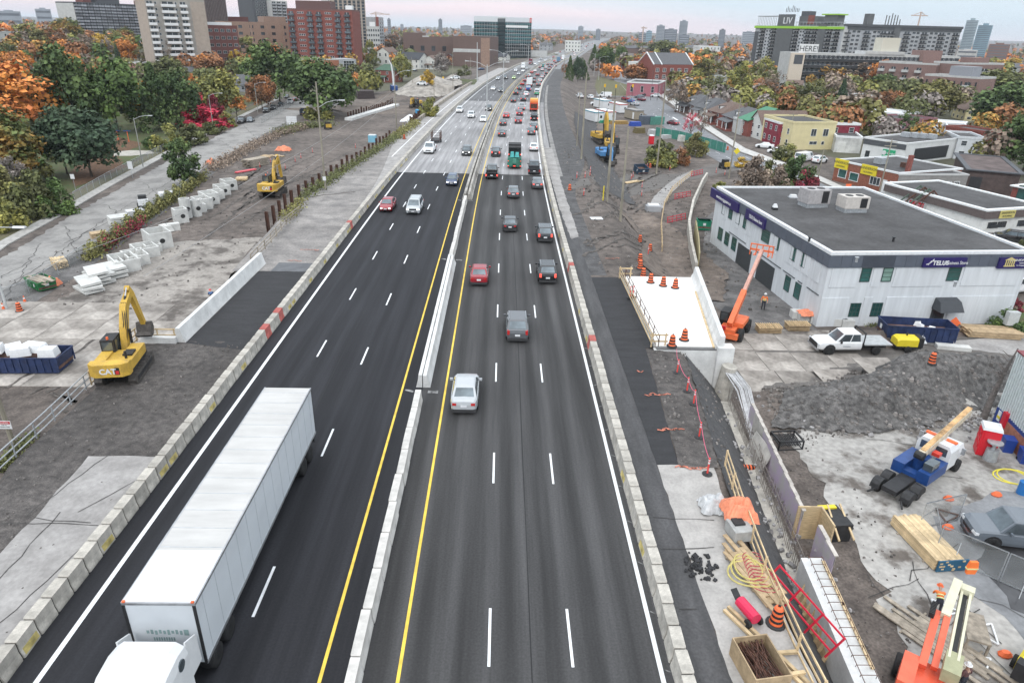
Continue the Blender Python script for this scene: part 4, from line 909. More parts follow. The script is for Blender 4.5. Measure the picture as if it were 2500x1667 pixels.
for a in ((142,46,210,112,'round','orgreen','green and orange tree in front of the dark apartment slab'),(50,64,128,130,'loose','olive','pale olive tree left of the dark apartment slab'),(118,72,170,130,'loose','rust','rusty tree between the olive tree and the green orange one'),(176,86,242,150,'loose','brown','brown half bare tree left of the bright yellow one'),
          (234,85,276,145,'round','yellow','bright yellow tree below the dark apartment slab'),(250,98,282,150,'loose','grey','grey twiggy tree just right of the bright yellow one'),(296,100,342,158,'round','orange','round orange tree by the pink roofed shop'),(282,112,306,172,'cone','spruce','slim blue green spruce beside the round orange tree'),(262,78,305,120,'round','olive','olive tree at the foot of the dark apartment slab'),
          (286,70,330,108,'round','orgreen','yellow orange tree between the two apartment slabs'),(15,128,88,190,'round','orange','yellow orange tree behind the red orange maple'),(30,162,92,215,'loose','grey','grey leafless tree between the maples at the left'),(336,108,400,162,'loose','olive','thin olive tree below the light apartment slab'),(395,100,440,178,'bare','brown','bare branching tree below the light apartment slab'),
          (436,80,508,152,'bare','brown','large bare brown tree before the low brick block'),(505,100,549,150,'round','rust','rust brown ball shaped tree before the low brick block'),(546,82,628,162,'loose','yelgreen','tall pale yellow poplar before the tan building'),(558,126,596,172,'loose','yellow','small bright yellow tree under the pale poplar'),(486,142,568,198,'round','rust','dark rusty tree behind the olive yellow one'),
          (370,144,450,208,'round','oldgreen','green tree behind the brown shingled house'),(634,66,672,112,'loose','orange','light orange tree beside the tall red brick block'),(590,148,648,205,'round','green','green tree behind the grey roofed house'),(624,98,662,138,'loose','grey','grey bare tree left of the locust'),(600,74,632,100,'round','rust','brown green tree at the foot of the tan building'),
          (455,158,500,190,'cone','spruce','small blue spruce beside the grey roofed houses'),(0,108,45,160,'round','oldgreen','green tree at the left edge below the white house'),(80,106,128,142,'loose','yelgreen','yellow green tree beside the flat roofed brick house at the left')): tree(*a,group=gb)
gm='trees among the houses beyond the yard'
for a in ((890,105,920,160,'tall','yelgreen','yellow green tree left of the white gabled houses'),(888,92,918,118,'round','oldgreen','dull green tree behind the yellow green one near the cell mast'),(960,136,1006,200,'round','yelgreen','yellow round tree right of the red brick house with the green roof'),(940,82,992,130,'loose','brown','big brown tree in front of the low school'),(1060,132,1098,186,'round','grey','grey blue spruce like tree beside the white cottages'),
          (1082,102,1118,140,'loose','rust','dark rusty tree before the low school'),(1124,98,1172,150,'loose','olive','olive tree beside the tan gable wall of the school'),(1064,112,1086,138,'round','wine','dark red tree behind the white cottages'),(1030,168,1060,205,'bush','yellow','golden bush below the white cottage at the signals'),(1028,232,1068,284,'bush','yelgreen','yellow green bush against the old highway wall'),
          (1178,128,1206,160,'round','olive','olive bush by the white houses near the sign bridge'),(985,105,1010,130,'round','yellow','yellow tree behind the dark roofed house'),(702,100,742,130,'loose','olive','pale olive tree behind the flat roofed brick house'),(1120,158,1150,185,'bush','oldgreen','green bush along the side road wall')): tree(*a,group=gm)
gr='trees among the houses on the right'
for a in ((1378,140,1402,196,'cone','dkgreen','dark pine nearest the highway bend'),(1396,142,1424,200,'round','spruce','dark bushy pine on the grass bank'),(1410,150,1438,196,'cone','dkgreen','dark pine at the right of the three on the grass bank'),(1456,114,1500,170,'round','dkgreen','dark green tree by the top of the town street'),(1436,112,1462,160,'cone','dkgreen','dark spruce row tree behind the lamp posts'),(1500,116,1530,150,'round','green','round green tree by the grey flat roofed shop'),
          (1370,158,1384,190,'loose','rust','rusty small tree by the edge of the highway'),(1450,155,1482,188,'loose','rust','reddish bush between the two roads'),(1520,158,1592,200,'round','rust','dark rusty trees in front of the red brick office'),(1618,205,1680,275,'loose','brown','brown olive willow at the corner of the town street'),(1686,140,1766,205,'loose','olive','olive willow right of the red brick office'),
          (1772,156,1832,252,'loose','yelgreen','tall yellow green tree behind the row of brick houses'),(1826,145,1888,215,'loose','yelgreen','yellow green tree before the tall grey apartment tower'),(1840,178,1915,270,'bare','brown','brown bare tree behind the green roofed house'),(1872,222,1910,262,'loose','rust','rust orange small tree behind the cream house'),(1580,100,1648,140,'round','oldgreen','big green tree behind the red brick office'),
          (1980,152,2064,212,'round','orgreen','green and orange round maple before the dark balcony block'),(2076,158,2140,218,'loose','brown','brown half bare tree left of the orange maple'),(2116,152,2190,222,'round','orange','bright orange maple before the pink brick block'),(2118,182,2186,236,'round','dkgreen','dark green tree in front of the orange maple'),(2018,200,2064,302,'cone','spruce','tall blue green spruce behind the yellow house'),(2068,242,2102,298,'cone','spruce','smaller blue green spruce right of the tall one'),
          (1934,202,2022,282,'loose','oldgreen','dull green tree left of the tall spruce'),(1890,222,1960,286,'round','olive','olive tree behind the yellow house'),(2136,226,2196,272,'round','rust','rust brown tree beside the square brick house'),(2184,176,2262,222,'round','olive','yellow green tree before the pink brick block'),(2216,200,2332,294,'round','olive','wide olive brown tree above the white flat roofs'),(2366,170,2488,248,'round','oldgreen','dark round tree before the pale flat roofed block at the right'),
          (2376,212,2520,318,'round','dkgreen','big dark green tree near the green gabled house'),(2428,280,2560,425,'round','dkgreen','very dark tree cut by the right edge above the sheds'),(2426,144,2486,176,'round','yellow','yellow tree behind the long pink brick block'),(2188,276,2232,330,'loose','green','green vine covered tree before the pale flat roofs'),(2128,306,2192,336,'bush','yelgreen','yellow shrub behind the white building with the green sign'),(2186,300,2282,352,'bush','oldgreen','green shrub behind the rooftop units'),
          (2040,288,2090,318,'bush','yelgreen','yellow green shrub at the foot of the spruces'),(2150,160,2180,200,'loose','yellow','golden tree behind the orange maple')): tree(*a,group=gr)
gs='shrubs on the right of the highway'
for a in ((1575,335,1642,404,'bush','oldgreen','green shrub beside the tall pole by the dirt road'),(1590,358,1645,408,'bush','yelgreen','yellow green shrub in front of the green one by the dirt road'),(1638,358,1682,402,'bush','rust','reddish brown shrub right of the pole shrubs'),(1668,318,1722,382,'bush','olive','olive shrub under the red leaved young tree'),(1662,276,1706,345,'bare','red','young tree with a few red leaves by the green fence'),(1690,270,1726,350,'bare','brown','thin bare tree beside the red leaved young tree'),
          (1798,372,1872,470,'bush','brown','brown dry shrub left of the white building roof'),(1850,395,1915,468,'bush','brown','brown shrub in the thicket before the town street'),(1868,352,1932,440,'bush','oldgreen','green shrub in the thicket before the town street'),(1905,372,1975,462,'bush','dkgreen','dark green shrub in the thicket'),(1940,410,1992,470,'bush','wine','red leaved low shrub at the edge of the white building roof'),(1896,350,1945,392,'bush','yelgreen','yellow green top of the thicket'),
          (1740,440,1772,470,'bush','yelgreen','small yellow green shrub by the curved wall'),(1794,382,1830,410,'bush','yellow','yellow leaved shrub at the road side'),
          (2424,752,2486,805,'bush','green','round green shrub beside the white building corner'),(2455,725,2490,756,'bush','wine','dark red shrub at the far corner of the white building'),(2452,745,2480,775,'bush','brown','brownish shrub behind the round green one'),(2488,575,2520,610,'bush','oldgreen','green shrub at the right edge behind the black SUV'),
          (2180,420,2222,460,'bush','green','green vine shrub on the grey brick shop front'),(2228,440,2248,458,'bush','green','low green shrub beside the yellow cabinet'),(2410,380,2455,412,'bush','oldgreen','pale green shrub behind the white house')): tree(*a,group=gs)
def weeds(pts,n,h,leaf,nm='weeds',w=1.2,leafs=.10):
 """a strip of wild growth along a line: many blades and leaves, nobody could count them"""
 V=[]; Fs=[]; pts=[Vector(p) for p in pts]
 for k in range(n):
  i=random.randrange(len(pts)-1); p=pts[i].lerp(pts[i+1],random.random()); x=p.x+RG(0,w/2); y=p.y+RG(0,w/2)
  hh=h*(.4+.6*abs(sin(x*1.3+y*.9)))*random.random(); c=Vector((x,y,gz(x,y)+hh+.03)); a=Vector((RG(0,1),RG(0,1),RG(0,.7))).normalized(); b_=a.orthogonal().normalized(); s=leafs*RU(.6,1.6); o=len(V)
  V+=[c+a*s,c+b_*s,c-a*s,c-b_*s]; Fs.append((o,o+1,o+2,o+3))
 me=bpy.data.meshes.new(nm); me.from_pydata(V,[],Fs); me.materials.append(LM[leaf]); return tag(put(nm,me),kind='stuff')
weeds([(-28.9,98,0),(-27.5,115,0),(-25.6,138,0),(-23.9,160,0)],5200,1.5,'oldgreen',w=1.4)
weeds([(-27.6,86,0),(-28.6,97,0)],700,.8,'olive',w=1.2)
weeds([(-23.9,158,0),(-22.5,185,0)],1600,1.6,'olive',w=1.6,leafs=.14)
weeds(gd((205,600),(255,560),(300,525),(350,495),(400,460),(430,440),(470,410)),9000,1.9,'olive','wild_hedge',w=1.0,leafs=.11)
weeds(gd((230,585),(330,505),(390,465),(440,430)),3000,1.9,'oldgreen','wild_hedge',w=1.0,leafs=.11)
weeds(gd((240,580),(262,560),(300,540),(330,520)),900,2.0,'wine','wild_hedge',w=.8,leafs=.10)
weeds(gd((480,395),(530,370),(580,340),(640,312),(700,296)),5200,1.7,'brown','wild_growth',w=2.0,leafs=.13)
weeds(gd((640,310),(690,295),(760,290)),3000,1.8,'oldgreen','wild_growth',w=2.4,leafs=.14)
weeds(gd((5,1085),(30,1050),(75,1000)),900,.5,'oldgreen',w=.6,leafs=.07)
weeds(gd((1990,748),(2060,745),(2120,745)),500,.4,'oldgreen',w=.5,leafs=.08)
weeds([(13.5,30,0),(14.2,34,0)],0 or 200,.15,'brown',w=.4,leafs=.06)
def far_wood(name,n,dmin,dmax,amin,amax,hues,hmin=7,hmax=13,q=34,ls=.17,keep=None):
 V=[]; Fs=[]; mi=[]; ms=[LM[h] for h in hues]
 for k in range(n):
  d=dmin*(dmax/dmin)**(random.random()**.8); a=RU(amin,amax); x=sin(a)*d; y=cos(a)*d
  if xL(y)-14<x<xR(y)+14 or (y<300 and x>-.13*y-66 and x<0): continue
  z0=gz(x,y) if y<3000 else -.6+14*sstep(3500,8000,y)
  h=RU(hmin,hmax); w=h*RU(.7,1.1); m_=int((.5+.5*sin(x*.021+1.3*sin(y*.008)))*len(ms)*.999); m_=m_ if random.random()<.45 else random.randrange(len(ms))
  s=max(.25,w*ls)*(1+d/2500)
  if keep and any((x-a)**2+(y-b)**2<r for a,b,r in keep): continue
  for j in range(q if d<900 else q//2):
   dr=Vector((RG(0,1),RG(0,1),RG(.2,1))).normalized(); k_=RU(.72,1.08); c=Vector((x,y,z0+h*.55))+Vector((dr.x*w*.5*k_,dr.y*w*.5*k_,dr.z*h*.42*k_))
   nm=(dr+Vector((RG(0,.5),RG(0,.5),RG(.3,.5)))).normalized(); a_=nm.orthogonal().normalized(); b_=nm.cross(a_); o=len(V)
   V+=[c+a_*s,c+b_*s,c-a_*s,c-b_*s]; Fs.append((o,o+1,o+2,o+3)); mi.append(m_)
 me=bpy.data.meshes.new(name); me.from_pydata(V,[],Fs)
 for m_ in ms: me.materials.append(m_)
 me.polygons.foreach_set('material_index',mi); return tag(put(name,me),kind='stuff')
far_wood('distant_wood',1100,470,2600,-.72,-.02,['rust','oldgreen','olive','brown','rust','redor','orange','yelgreen'],6,11,60,.12)
far_wood('undergrowth',70,215,330,-.62,-.36,['oldgreen','olive','green','rust','green'],3,7,260,.075); far_wood('undergrowth',60,120,200,-.66,-.50,['oldgreen','olive','green'],1.5,3.2,160,.09)
far_wood('distant_wood',1100,420,2600,.10,.72,['oldgreen','brown','olive','rust','orange','grey','yelgreen','redor'],6,10,60,.12)
far_wood('distant_wood',500,700,2600,-.04,.16,['rust','oldgreen','redor','olive','brown','grey'],7,11,60,.12)
far_wood('distant_wood',900,2400,7000,-.75,.75,['brown','oldgreen','grey','rust'],9,14,16)
# ---------------------------------------------------------------- buildings
def brick(n,c,v=.14): return mat('brick_'+n,c,.9,v,2.5,.1,big=.06,bigs=.3,fine=.12)
BR=brick('red',(.235,.075,.06)); BRD=brick('dark_red',(.17,.065,.058)); BRT=brick('tan',(.32,.215,.165)); BRP=brick('pink',(.245,.155,.138)); BRB=brick('brown',(.165,.112,.098))
WALLW=mat('white_render',(.63,.655,.68),.85,.05,1.4,big=.06,bigs=.25,stretch=(1.5,1.5,.12)); CREAM=mat('cream_render',(.68,.60,.36),.85,.05,.6); SID=mat('pale_siding',(.66,.66,.63),.8,.06,1); GREYW=mat('grey_render',(.36,.37,.39),.85,.06,.6)
DGREY=mat('charcoal_panel',(.085,.09,.10),.7,.08,1); LGREY=mat('light_concrete',(.50,.50,.49),.85,.06,.5); BEIGE=mat('beige_panel',(.42,.35,.295),.85,.06,.6)
TARR=mat('tar_roof',(.085,.083,.085),.95,.25,.35,.2,col2=(.055,.053,.054),big=.12,bigs=.12,fine=.15); SHING=mat('grey_shingles',(.12,.122,.13),.9,.2,3,.3,stretch=(1,1,4)); SHINB=mat('brown_shingles',(.17,.12,.10),.9,.2,3,.3,stretch=(1,1,4)); SHINK=mat('black_shingles',(.06,.065,.075),.9,.2,3,.3)
GROOF=mat('green_metal_roof',(.03,.20,.10),.5,.08,1); GROOF2=mat('dull_green_shingles',(.07,.13,.09),.9,.15,2); WROOF=mat('white_roof_membrane',(.66,.68,.70),.7,.06,.4); GRAVR=mat('gravel_roof',(.30,.29,.28),.95,.12,.5)
WF=mat('white_window_frame',(.72,.73,.73),.6,.04); DF=mat('dark_window_frame',(.05,.055,.06),.5,.1); GW=mat('window_glass',(.045,.055,.065),.08,.3,.3,spec=.8,rnd=.5); TEAL=mat('green_tinted_glass',(.035,.11,.10),.08,.2,.4,spec=.8,rnd=.25); TEALF=mat('green_window_frame',(.04,.075,.07),.5,.1)
BLIND=mat('pale_blind',(.20,.32,.27),.5,.1,1)
def azp(px,d,py=80):
 r=ray(px,py); k=hypot(r.x,r.y); return Vector((r.x/k*d,r.y/k*d))
WIN={}
def win_mesh(w,h,fr,gl,bx,by,t=.07,pane=False):
 k=(round(w,2),round(h,2),fr.name,gl.name,bx,by,t,pane)
 if k in WIN: return WIN[k]
 b=B().mat(fr); x,z=w/2,h/2
 b.bb(-x,-.06,-z,-x+t,.02,z); b.bb(x-t,-.06,-z,x,.02,z); b.bb(-x+t,-.06,z-t,x-t,.02,z); b.bb(-x+t,-.07,-z,x-t,.02,-z+t)
 for i in range(1,bx): c=-x+w*i/bx; b.bb(c-t*.35,-.05,-z+t,c+t*.35,.02,z-t)
 for i in range(1,by): c=-z+h*i/by; b.bb(-x+t,-.045,c-t*.35,x-t,.02,c+t*.35)
 g=b if not pane else B()
 g.mat(gl).bb(-x+t*.5,-.025,-z+t*.5,x-t*.5,.02,z-t*.5)
 WIN[k]=(b.mesh('window'),g.mesh('pane') if pane else None); return WIN[k]
class Bld:
 def __init__(s,name,label,cat,A,C,depth,H,wall,group=None,z0=None,sub=1.0,sidewall=None):
  A=Vector(A[:2]); C=Vector(C[:2]); s.W=(C-A).length; s.dp=depth; s.H=H; s.rz=atan2(C.y-A.y,C.x-A.x)
  z0=min(gz(A.x,A.y),gz(C.x,C.y)) if z0 is None else z0; s.z0=z0
  s.root=thing(name,label,cat,(A.x,A.y,z0),s.rz,group); b=B().mat(wall).bb(0,0,-sub,s.W,depth,H)
  if sidewall: b.mat(sidewall); b.bb(-.03,.0,-sub,0,depth,H-.02); b.bb(s.W,.0,-sub,s.W+.03,depth,H-.02)
  s.wall=b.ob('wall',s.root)
 def place(s,f,u,z,off=.0):
  return {'f': ((u,-off,z),0),'r': ((s.W+off,u,z),pi/2),'l': ((-off,u,z),-pi/2),'b': ((u,s.dp+off,z),pi)}[f]
 def win(s,f,u0,u1,z0,z1,fr=WF,gl=GW,bx=1,by=1,t=.07,pane=False,name='window'):
  m_,p_=win_mesh(abs(u1-u0),z1-z0,fr,gl,bx,by,t,pane); l,r=s.place(f,(u0+u1)/2,(z0+z1)/2)
  o=put(name,m_,s.root,l,r)
  if p_: put('pane',p_,o)
  return o
 def grid(s,f,us,zs,w,h,**k):
  for z in zs:
   for u in us: s.win(f,u-w/2,u+w/2,z,z+h,**k)
 def box(s,name,f,u0,u1,z0,z1,out,m,ins=0.0):
  b=B().mat(m); (x,y,z),r=s.place(f,0,0)
  bb_=B().mat(m).bb(u0 if f in 'fr' else -u1,-out,z0,u1 if f in 'fr' else -u0,-ins+.0,z1)
  if f=='l': o=bb_.ob(name,s.root,loc=(0,0,0),rz=-pi/2)
  elif f=='r': o=bb_.ob(name,s.root,loc=(s.W,0,0),rz=pi/2)
  else: o=bb_.ob(name,s.root)
  return o
 def balconies(s,f,us,zs,w,slab,rail,out=1.4,h=1.0,door=True):
  k=('balc',w,slab.name,rail.name,out,h)
  if k not in WIN:
   b=B().mat(slab).bb(-w/2,-out,-.1,w/2,0,.1); b.mat(rail).bb(-w/2,-out-.02,.1,w/2,-out+.06,.1+h); b.bb(-w/2,-out+.06,.1,-w/2+.06,0,.1+h); b.bb(w/2-.06,-out+.06,.1,w/2,0,.1+h)
   if door: b.mat(GW).bb(-w*.38,-.03,.1,w*.38,.0,2.2); b.mat(WF).bb(-w*.02,-.05,.1,w*.02,-.03,2.2)
   WIN[k]=b.mesh('balcony')
  for z in zs:
   for u in us: l,r=s.place(f,u,z); put('balcony',WIN[k],s.root,l,r)
 def flat(s,roof=TARR,cope=None,ph=.45,ov=.0,wall=True):
  B().mat(roof).bb(.05,.05,s.H,s.W-.05,s.dp-.05,s.H+.06).ob('roof',s.root)
  if cope:
   t=.3; b=B().mat(cope); o=ov; h0,h1=s.H-.02,s.H+ph
   b.bb(-o,-o,h0,s.W+o,t,h1); b.bb(-o,s.dp-t,h0,s.W+o,s.dp+o,h1); b.bb(-o,t,h0,t,s.dp-t,h1); b.bb(s.W-t,t,h0,s.W+o,s.dp-t,h1); b.ob('parapet',s.root)
 def gable(s,rise,roof,axis='x',ov=.4,wall=None):
  """ridge along axis; gable ends filled with wall"""
  W_,D_,H=s.W,s.dp,s.H; t=.15
  if axis=='x':
   for sg in (0,1):
    y0,y1=(-ov,D_/2) if not sg else (D_+ov,D_/2); zz=H-rise*ov/(D_/2)
    b=B().mat(roof).hexa([(-ov,y0,zz),(W_+ov,y0,zz),(W_+ov,y1,H+rise),(-ov,y1,H+rise),(-ov,y0,zz+t),(W_+ov,y0,zz+t),(W_+ov,y1,H+rise+t),(-ov,y1,H+rise+t)]); b.ob('roof',s.root)
   if wall: B().mat(wall).add([(0,0,H),(0,D_,H),(0,D_/2,H+rise),(W_,0,H),(W_,D_,H),(W_,D_/2,H+rise)],[(0,2,1),(3,4,5),(0,1,4,3)]).ob('gable_wall',s.root)
  else:
   for sg in (0,1):
    x0,x1=(-ov,W_/2) if not sg else (W_+ov,W_/2); zz=H-rise*ov/(W_/2)
    b=B().mat(roof).hexa([(x0,-ov,zz),(x0,D_+ov,zz),(x1,D_+ov,H+rise),(x1,-ov,H+rise),(x0,-ov,zz+t),(x0,D_+ov,zz+t),(x1,D_+ov,H+rise+t),(x1,-ov,H+rise+t)]); b.ob('roof',s.root)
   if wall: B().mat(wall).add([(0,0,H),(W_,0,H),(W_/2,0,H+rise),(0,D_,H),(W_,D_,H),(W_/2,D_,H+rise)],[(0,1,2),(3,5,4),(0,3,4,1)]).ob('gable_wall',s.root)
 def hip(s,rise,roof,ov=.4,k=.25):
  W_,D_,H=s.W,s.dp,s.H
  B().mat(roof).hexa([(-ov,-ov,H-.1),(W_+ov,-ov,H-.1),(W_+ov,D_+ov,H-.1),(-ov,D_+ov,H-.1),(W_*k,D_*.48,H+rise),(W_*(1-k),D_*.48,H+rise),(W_*(1-k),D_*.52,H+rise),(W_*k,D_*.52,H+rise)]).ob('roof',s.root)
 def chimney(s,x,y,h=1.5,m=None): B().mat(m or BR).box(x,y,s.H+h/2,.7,.7,h).ob('chimney',s.root)
def Hto(A,ytop,z0=None):
 z0=gz(A[0],A[1]) if z0 is None else z0; return height_for(Vector((A[0],A[1],z0)),ytop)
def tower(name,label,x0,x1,ytop,d0,d1,depth,wall,floors,cat='apartment block',roof=GRAVR,cope=None,group=None,sidewall=None):
 A=azp(x0,d0,ytop); C=azp(x1,d1,ytop); H=Hto(A,ytop); b=Bld(name,label,cat,A,C,depth,H,wall,group,sub=3,sidewall=sidewall)
 b.flat(roof,cope or wall,.8); b.fh=H/floors; b.fl=[b.fh*i for i in range(floors)]; return b
t=tower('apartment_block','dark grey apartment slab with rows of balconies at the upper left',178,330,8,600,630,18,DGREY,13,sidewall=LGREY)
us=[t.W*(i+.5)/11 for i in range(11)]
t.balconies('f',us,t.fl[1:],t.W/12.5,DGREY,mat('balcony_pale',(.30,.31,.34),.7,.2,1,rnd=.45),1.4,1.1)
B().mat(BRD).bb(t.W*.22,4,t.H,t.W*.34,12,t.H+7).mat(DGREY).bb(t.W*.4,3,t.H,t.W*.78,13,t.H+8).ob('penthouse',t.root)
t=tower('apartment_block','slim pinkish brown apartment block between the dark slab and the light one',326,362,5,640,640,15,BRP,13)
for z in t.fl[1:]: t.box('band','f',1,t.W-1,z+.3,z+1.0,.1,LGREY); t.win('f',t.W*.2,t.W*.45,z+1.2,z+2.6); t.win('f',t.W*.55,t.W*.8,z+1.2,z+2.6)
t=tower('apartment_block','light beige apartment block with white balcony slabs at the upper left',352,497,-2,392,400,16,mat('beige_brick',(.37,.345,.315),.9,.06,.8),12,sidewall=BEIGE)
u0=t.W/145; WB=mat('white_balcony',(.78,.78,.78),.7,.03)
t.balconies('f',[u0*10,u0*90],t.fl[1:],u0*17,WB,WB,1.5,1.0); t.balconies('f',[u0*53],t.fl[1:],u0*33,WB,WB,1.5,1.0)
t.grid('f',[u0*24,u0*73],[z+.9 for z in t.fl[1:]],1.0,1.2,fr=WF)
for z in t.fl[1:]: t.win('f',u0*40,u0*66,z+.3,z+2.2,bx=6,fr=DF);
t.box('recess_panel','f',u0*114,u0*130,t.H*.55,t.H*.86,.08,BEIGE); t.box('end_wall','f',u0*108.5,t.W-.05,0,t.H-.05,.05,BEIGE)
t=tower('office_tower','dark brown ribbed tower cut by the top of the picture',491,545,-40,560,575,25,mat('dark_brown_panel',(.11,.085,.085),.8,.1,1),24,'tower')
for i in range(14): t.box('rib','f',t.W*(i+.15)/14,t.W*(i+.5)/14,1,t.H-1,.5,mat('brown_rib',(.19,.15,.145),.8,.1,1))
t.balconies('r',[8],t.fl[1:],9,DGREY,DGREY,1.3)
t=tower('apartment_block','charcoal apartment tower with white window strips left of the tall red brick block',615,660,-8,640,650,20,DGREY,15)
for z in t.fl[2:]: t.grid('f',[t.W*f for f in (.2,.4,.6,.8)],[z+.8],t.W*.11,1.4,fr=WF)
t=tower('apartment_block','pale grey balcony tower joined to the charcoal tower',659,700,2,640,645,18,LGREY,15)
t.balconies('f',[t.W*f for f in (.2,.5,.8)],t.fl[2:],t.W*.25,DGREY,GREYW,1.4)
t=tower('brick_building','long tan brick building behind the rusty trees at the upper left',548,706,49,470,480,25,BRT,6,'building',roof=TARR)
for i in range(6): t.grid('f',[t.W*(.05+.17*i)],[z+1 for z in t.fl[1:]],2.2,1.6,fr=DF,bx=2)
for i in range(4): t.box('pier','f',t.W*(.12+.25*i),t.W*(.15+.25*i),0,t.H,.25,BRT)
B().mat(BRT).bb(t.W*.62,2,t.H,t.W*.96,16,t.H+4).ob('roof_block',t.root)
t=tower('brick_building','low red brown brick block with white windows below the ribbed tower',441,578,62,410,420,18,BRD,6,'building',roof=TARR)
for i in range(9): t.grid('f',[t.W*(.06+.11*i)],[z+1 for z in t.fl[1:]],2.0,1.5,fr=WF,bx=2)
B().mat(DGREY).bb(t.W*.26,2,t.H,t.W*.4,9,t.H+6).ob('roof_block',t.root); B().mat(WB).bb(t.W*.44,3,t.H,t.W*.95,10,t.H+2.2).ob('roof_block',t.root)
t=tower('brick_building','small brown gabled brick block behind the ribbed tower',546,605,41,600,600,20,BRD,6,'building')
t=tower('apartment_block','tall red brick apartment block with dark balcony stacks',699,858,17,452,442,20,BR,11,sidewall=BR,cope=mat('roof_trim_brown',(.16,.08,.07),.8,.1))
us=[t.W*f for f in (.06,.345,.485,.775,.92)]; PB=mat('balcony_slate',(.11,.13,.15),.7,.2,rnd=.3)
t.balconies('f',us,t.fl[1:],t.W*.088,PB,PB,1.2,.9)
for f in (.205,.63): t.grid('f',[t.W*(f+k) for k in (-.034,0,.034)],[z+1.0 for z in t.fl[1:]],t.W*.03,1.1,fr=WF)
B().mat(mat('penthouse_brown',(.14,.075,.07),.85,.1)).bb(t.W*.12,3,t.H,t.W*.66,14,t.H+5).mat(LGREY).bb(t.W*.5,6,t.H+5,t.W*.6,10,t.H+7).mat(WB).bb(t.W*.88,4,t.H,t.W*.98,8,t.H+3).ob('penthouse',t.root)
t=tower('apartment_tower','beige gridded tower rising behind the red brick block',813,890,-10,590,600,22,BEIGE,18)
t.grid('f',[t.W*(i+.5)/7 for i in range(7)],[z+.7 for z in t.fl[1:]],t.W*.09,1.9,fr=DF)
t=tower('apartment_block','white and charcoal apartment block right of the beige tower',893,922,43,690,690,18,DGREY,10)
t.grid('f',[t.W*(i+.5)/4 for i in range(4)],[z+.7 for z in t.fl[1:]],t.W*.16,1.8,fr=WF)
t=tower('brick_building','narrow red brick block right of the white and charcoal one',917,924,44,660,660,18,BR,8,'building')
t=tower('apartment_block','glassy grey apartment wing right of the narrow red brick block',924,936,45,670,690,18,GREYW,10)
t.grid('f',[t.W*.3,t.W*.7],[z+.7 for z in t.fl[1:]],t.W*.25,1.8,fr=WF)
t=tower('apartment_block','low pale block with a white top below the narrow red block',892,926,66,600,600,15,LGREY,6)
t.grid('f',[t.W*(i+.5)/6 for i in range(6)],[z+.7 for z in t.fl[1:]],t.W*.1,1.6,fr=DF); B().mat(WB).bb(t.W*.3,2,t.H,t.W*.7,9,t.H+4).ob('roof_block',t.root)
t=tower('school_building','long low brown brick school before the reddish woods',984,1140,93,520,520,40,BRB,3,'school',roof=TARR)
for i in range(5): t.win('f',t.W*(.1+.17*i),t.W*(.16+.17*i),t.H*.52,t.H*.72,bx=4,fr=DF)
t.box('green_band','f',t.W*.15,t.W*.98,t.H*.22,t.H*.32,.2,mat('dull_teal',(.18,.24,.23),.8,.1)); B().mat(BRB).bb(t.W*.0,4,t.H,t.W*.35,20,t.H+3.4).ob('roof_block',t.root)
B().mat(LGREY).bb(t.W*.3,3,t.H,t.W*.4,10,t.H+1.6).ob('roof_block',t.root)
t=tower('brick_hall','brown hall with a blank tan end wall before the glass office',1106,1196,92,505,500,35,BRB,2,'building',roof=TARR)
t.box('end_wall','f',t.W*.76,t.W,0,t.H,.1,BRT); t.box('band','f',0,t.W*.74,t.H*.5,t.H*.62,.1,LGREY)
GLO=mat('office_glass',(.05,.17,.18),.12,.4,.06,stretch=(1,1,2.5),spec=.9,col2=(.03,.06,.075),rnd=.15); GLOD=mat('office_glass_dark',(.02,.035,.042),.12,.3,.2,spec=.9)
def office(label,x0,x1,ytop,d0,d1,depth,n,top):
 t=tower('glass_office',label,x0,x1,ytop,d0,d1,depth,GLOD,n,'office building',roof=GRAVR,cope=LGREY)
 for i,z in enumerate(t.fl):
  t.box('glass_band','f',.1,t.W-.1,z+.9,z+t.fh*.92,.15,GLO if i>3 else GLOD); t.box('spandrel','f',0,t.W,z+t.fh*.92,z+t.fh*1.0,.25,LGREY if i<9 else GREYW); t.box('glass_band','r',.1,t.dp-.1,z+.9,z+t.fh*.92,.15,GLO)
 for k in range(1,12): t.box('mullion','f',t.W*k/12-.08,t.W*k/12+.08,2,t.H-.5,.3,GREYW)
 t.box('top_screen','f',0,t.W,t.H-top,t.H+1,.35,mat('white_screen',(.66,.69,.72),.6,.05)); return t
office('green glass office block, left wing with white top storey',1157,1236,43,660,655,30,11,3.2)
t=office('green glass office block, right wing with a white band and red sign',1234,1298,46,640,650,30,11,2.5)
t.box('white_band','f',t.W*.02,t.W*.86,t.H*.78,t.H*.84,.6,WB)
t.box('sign_logo','f',t.W*.92,t.W*.99,t.H-2.6,t.H+1,.7,paint('sign_red',(.6,.03,.03),.5))
t.box('sign_mark','f',t.W*.94,t.W*.95,t.H-2.2,t.H+.3,.75,WB); t.box('sign_mark','f',t.W*.96,t.W*.97,t.H-2.2,t.H+.3,.75,WB)
SKY=mat('skyline_grey',(.32,.35,.39),.8,.06,.05); SKYD=mat('skyline_dark',(.14,.155,.18),.8,.08,.05)
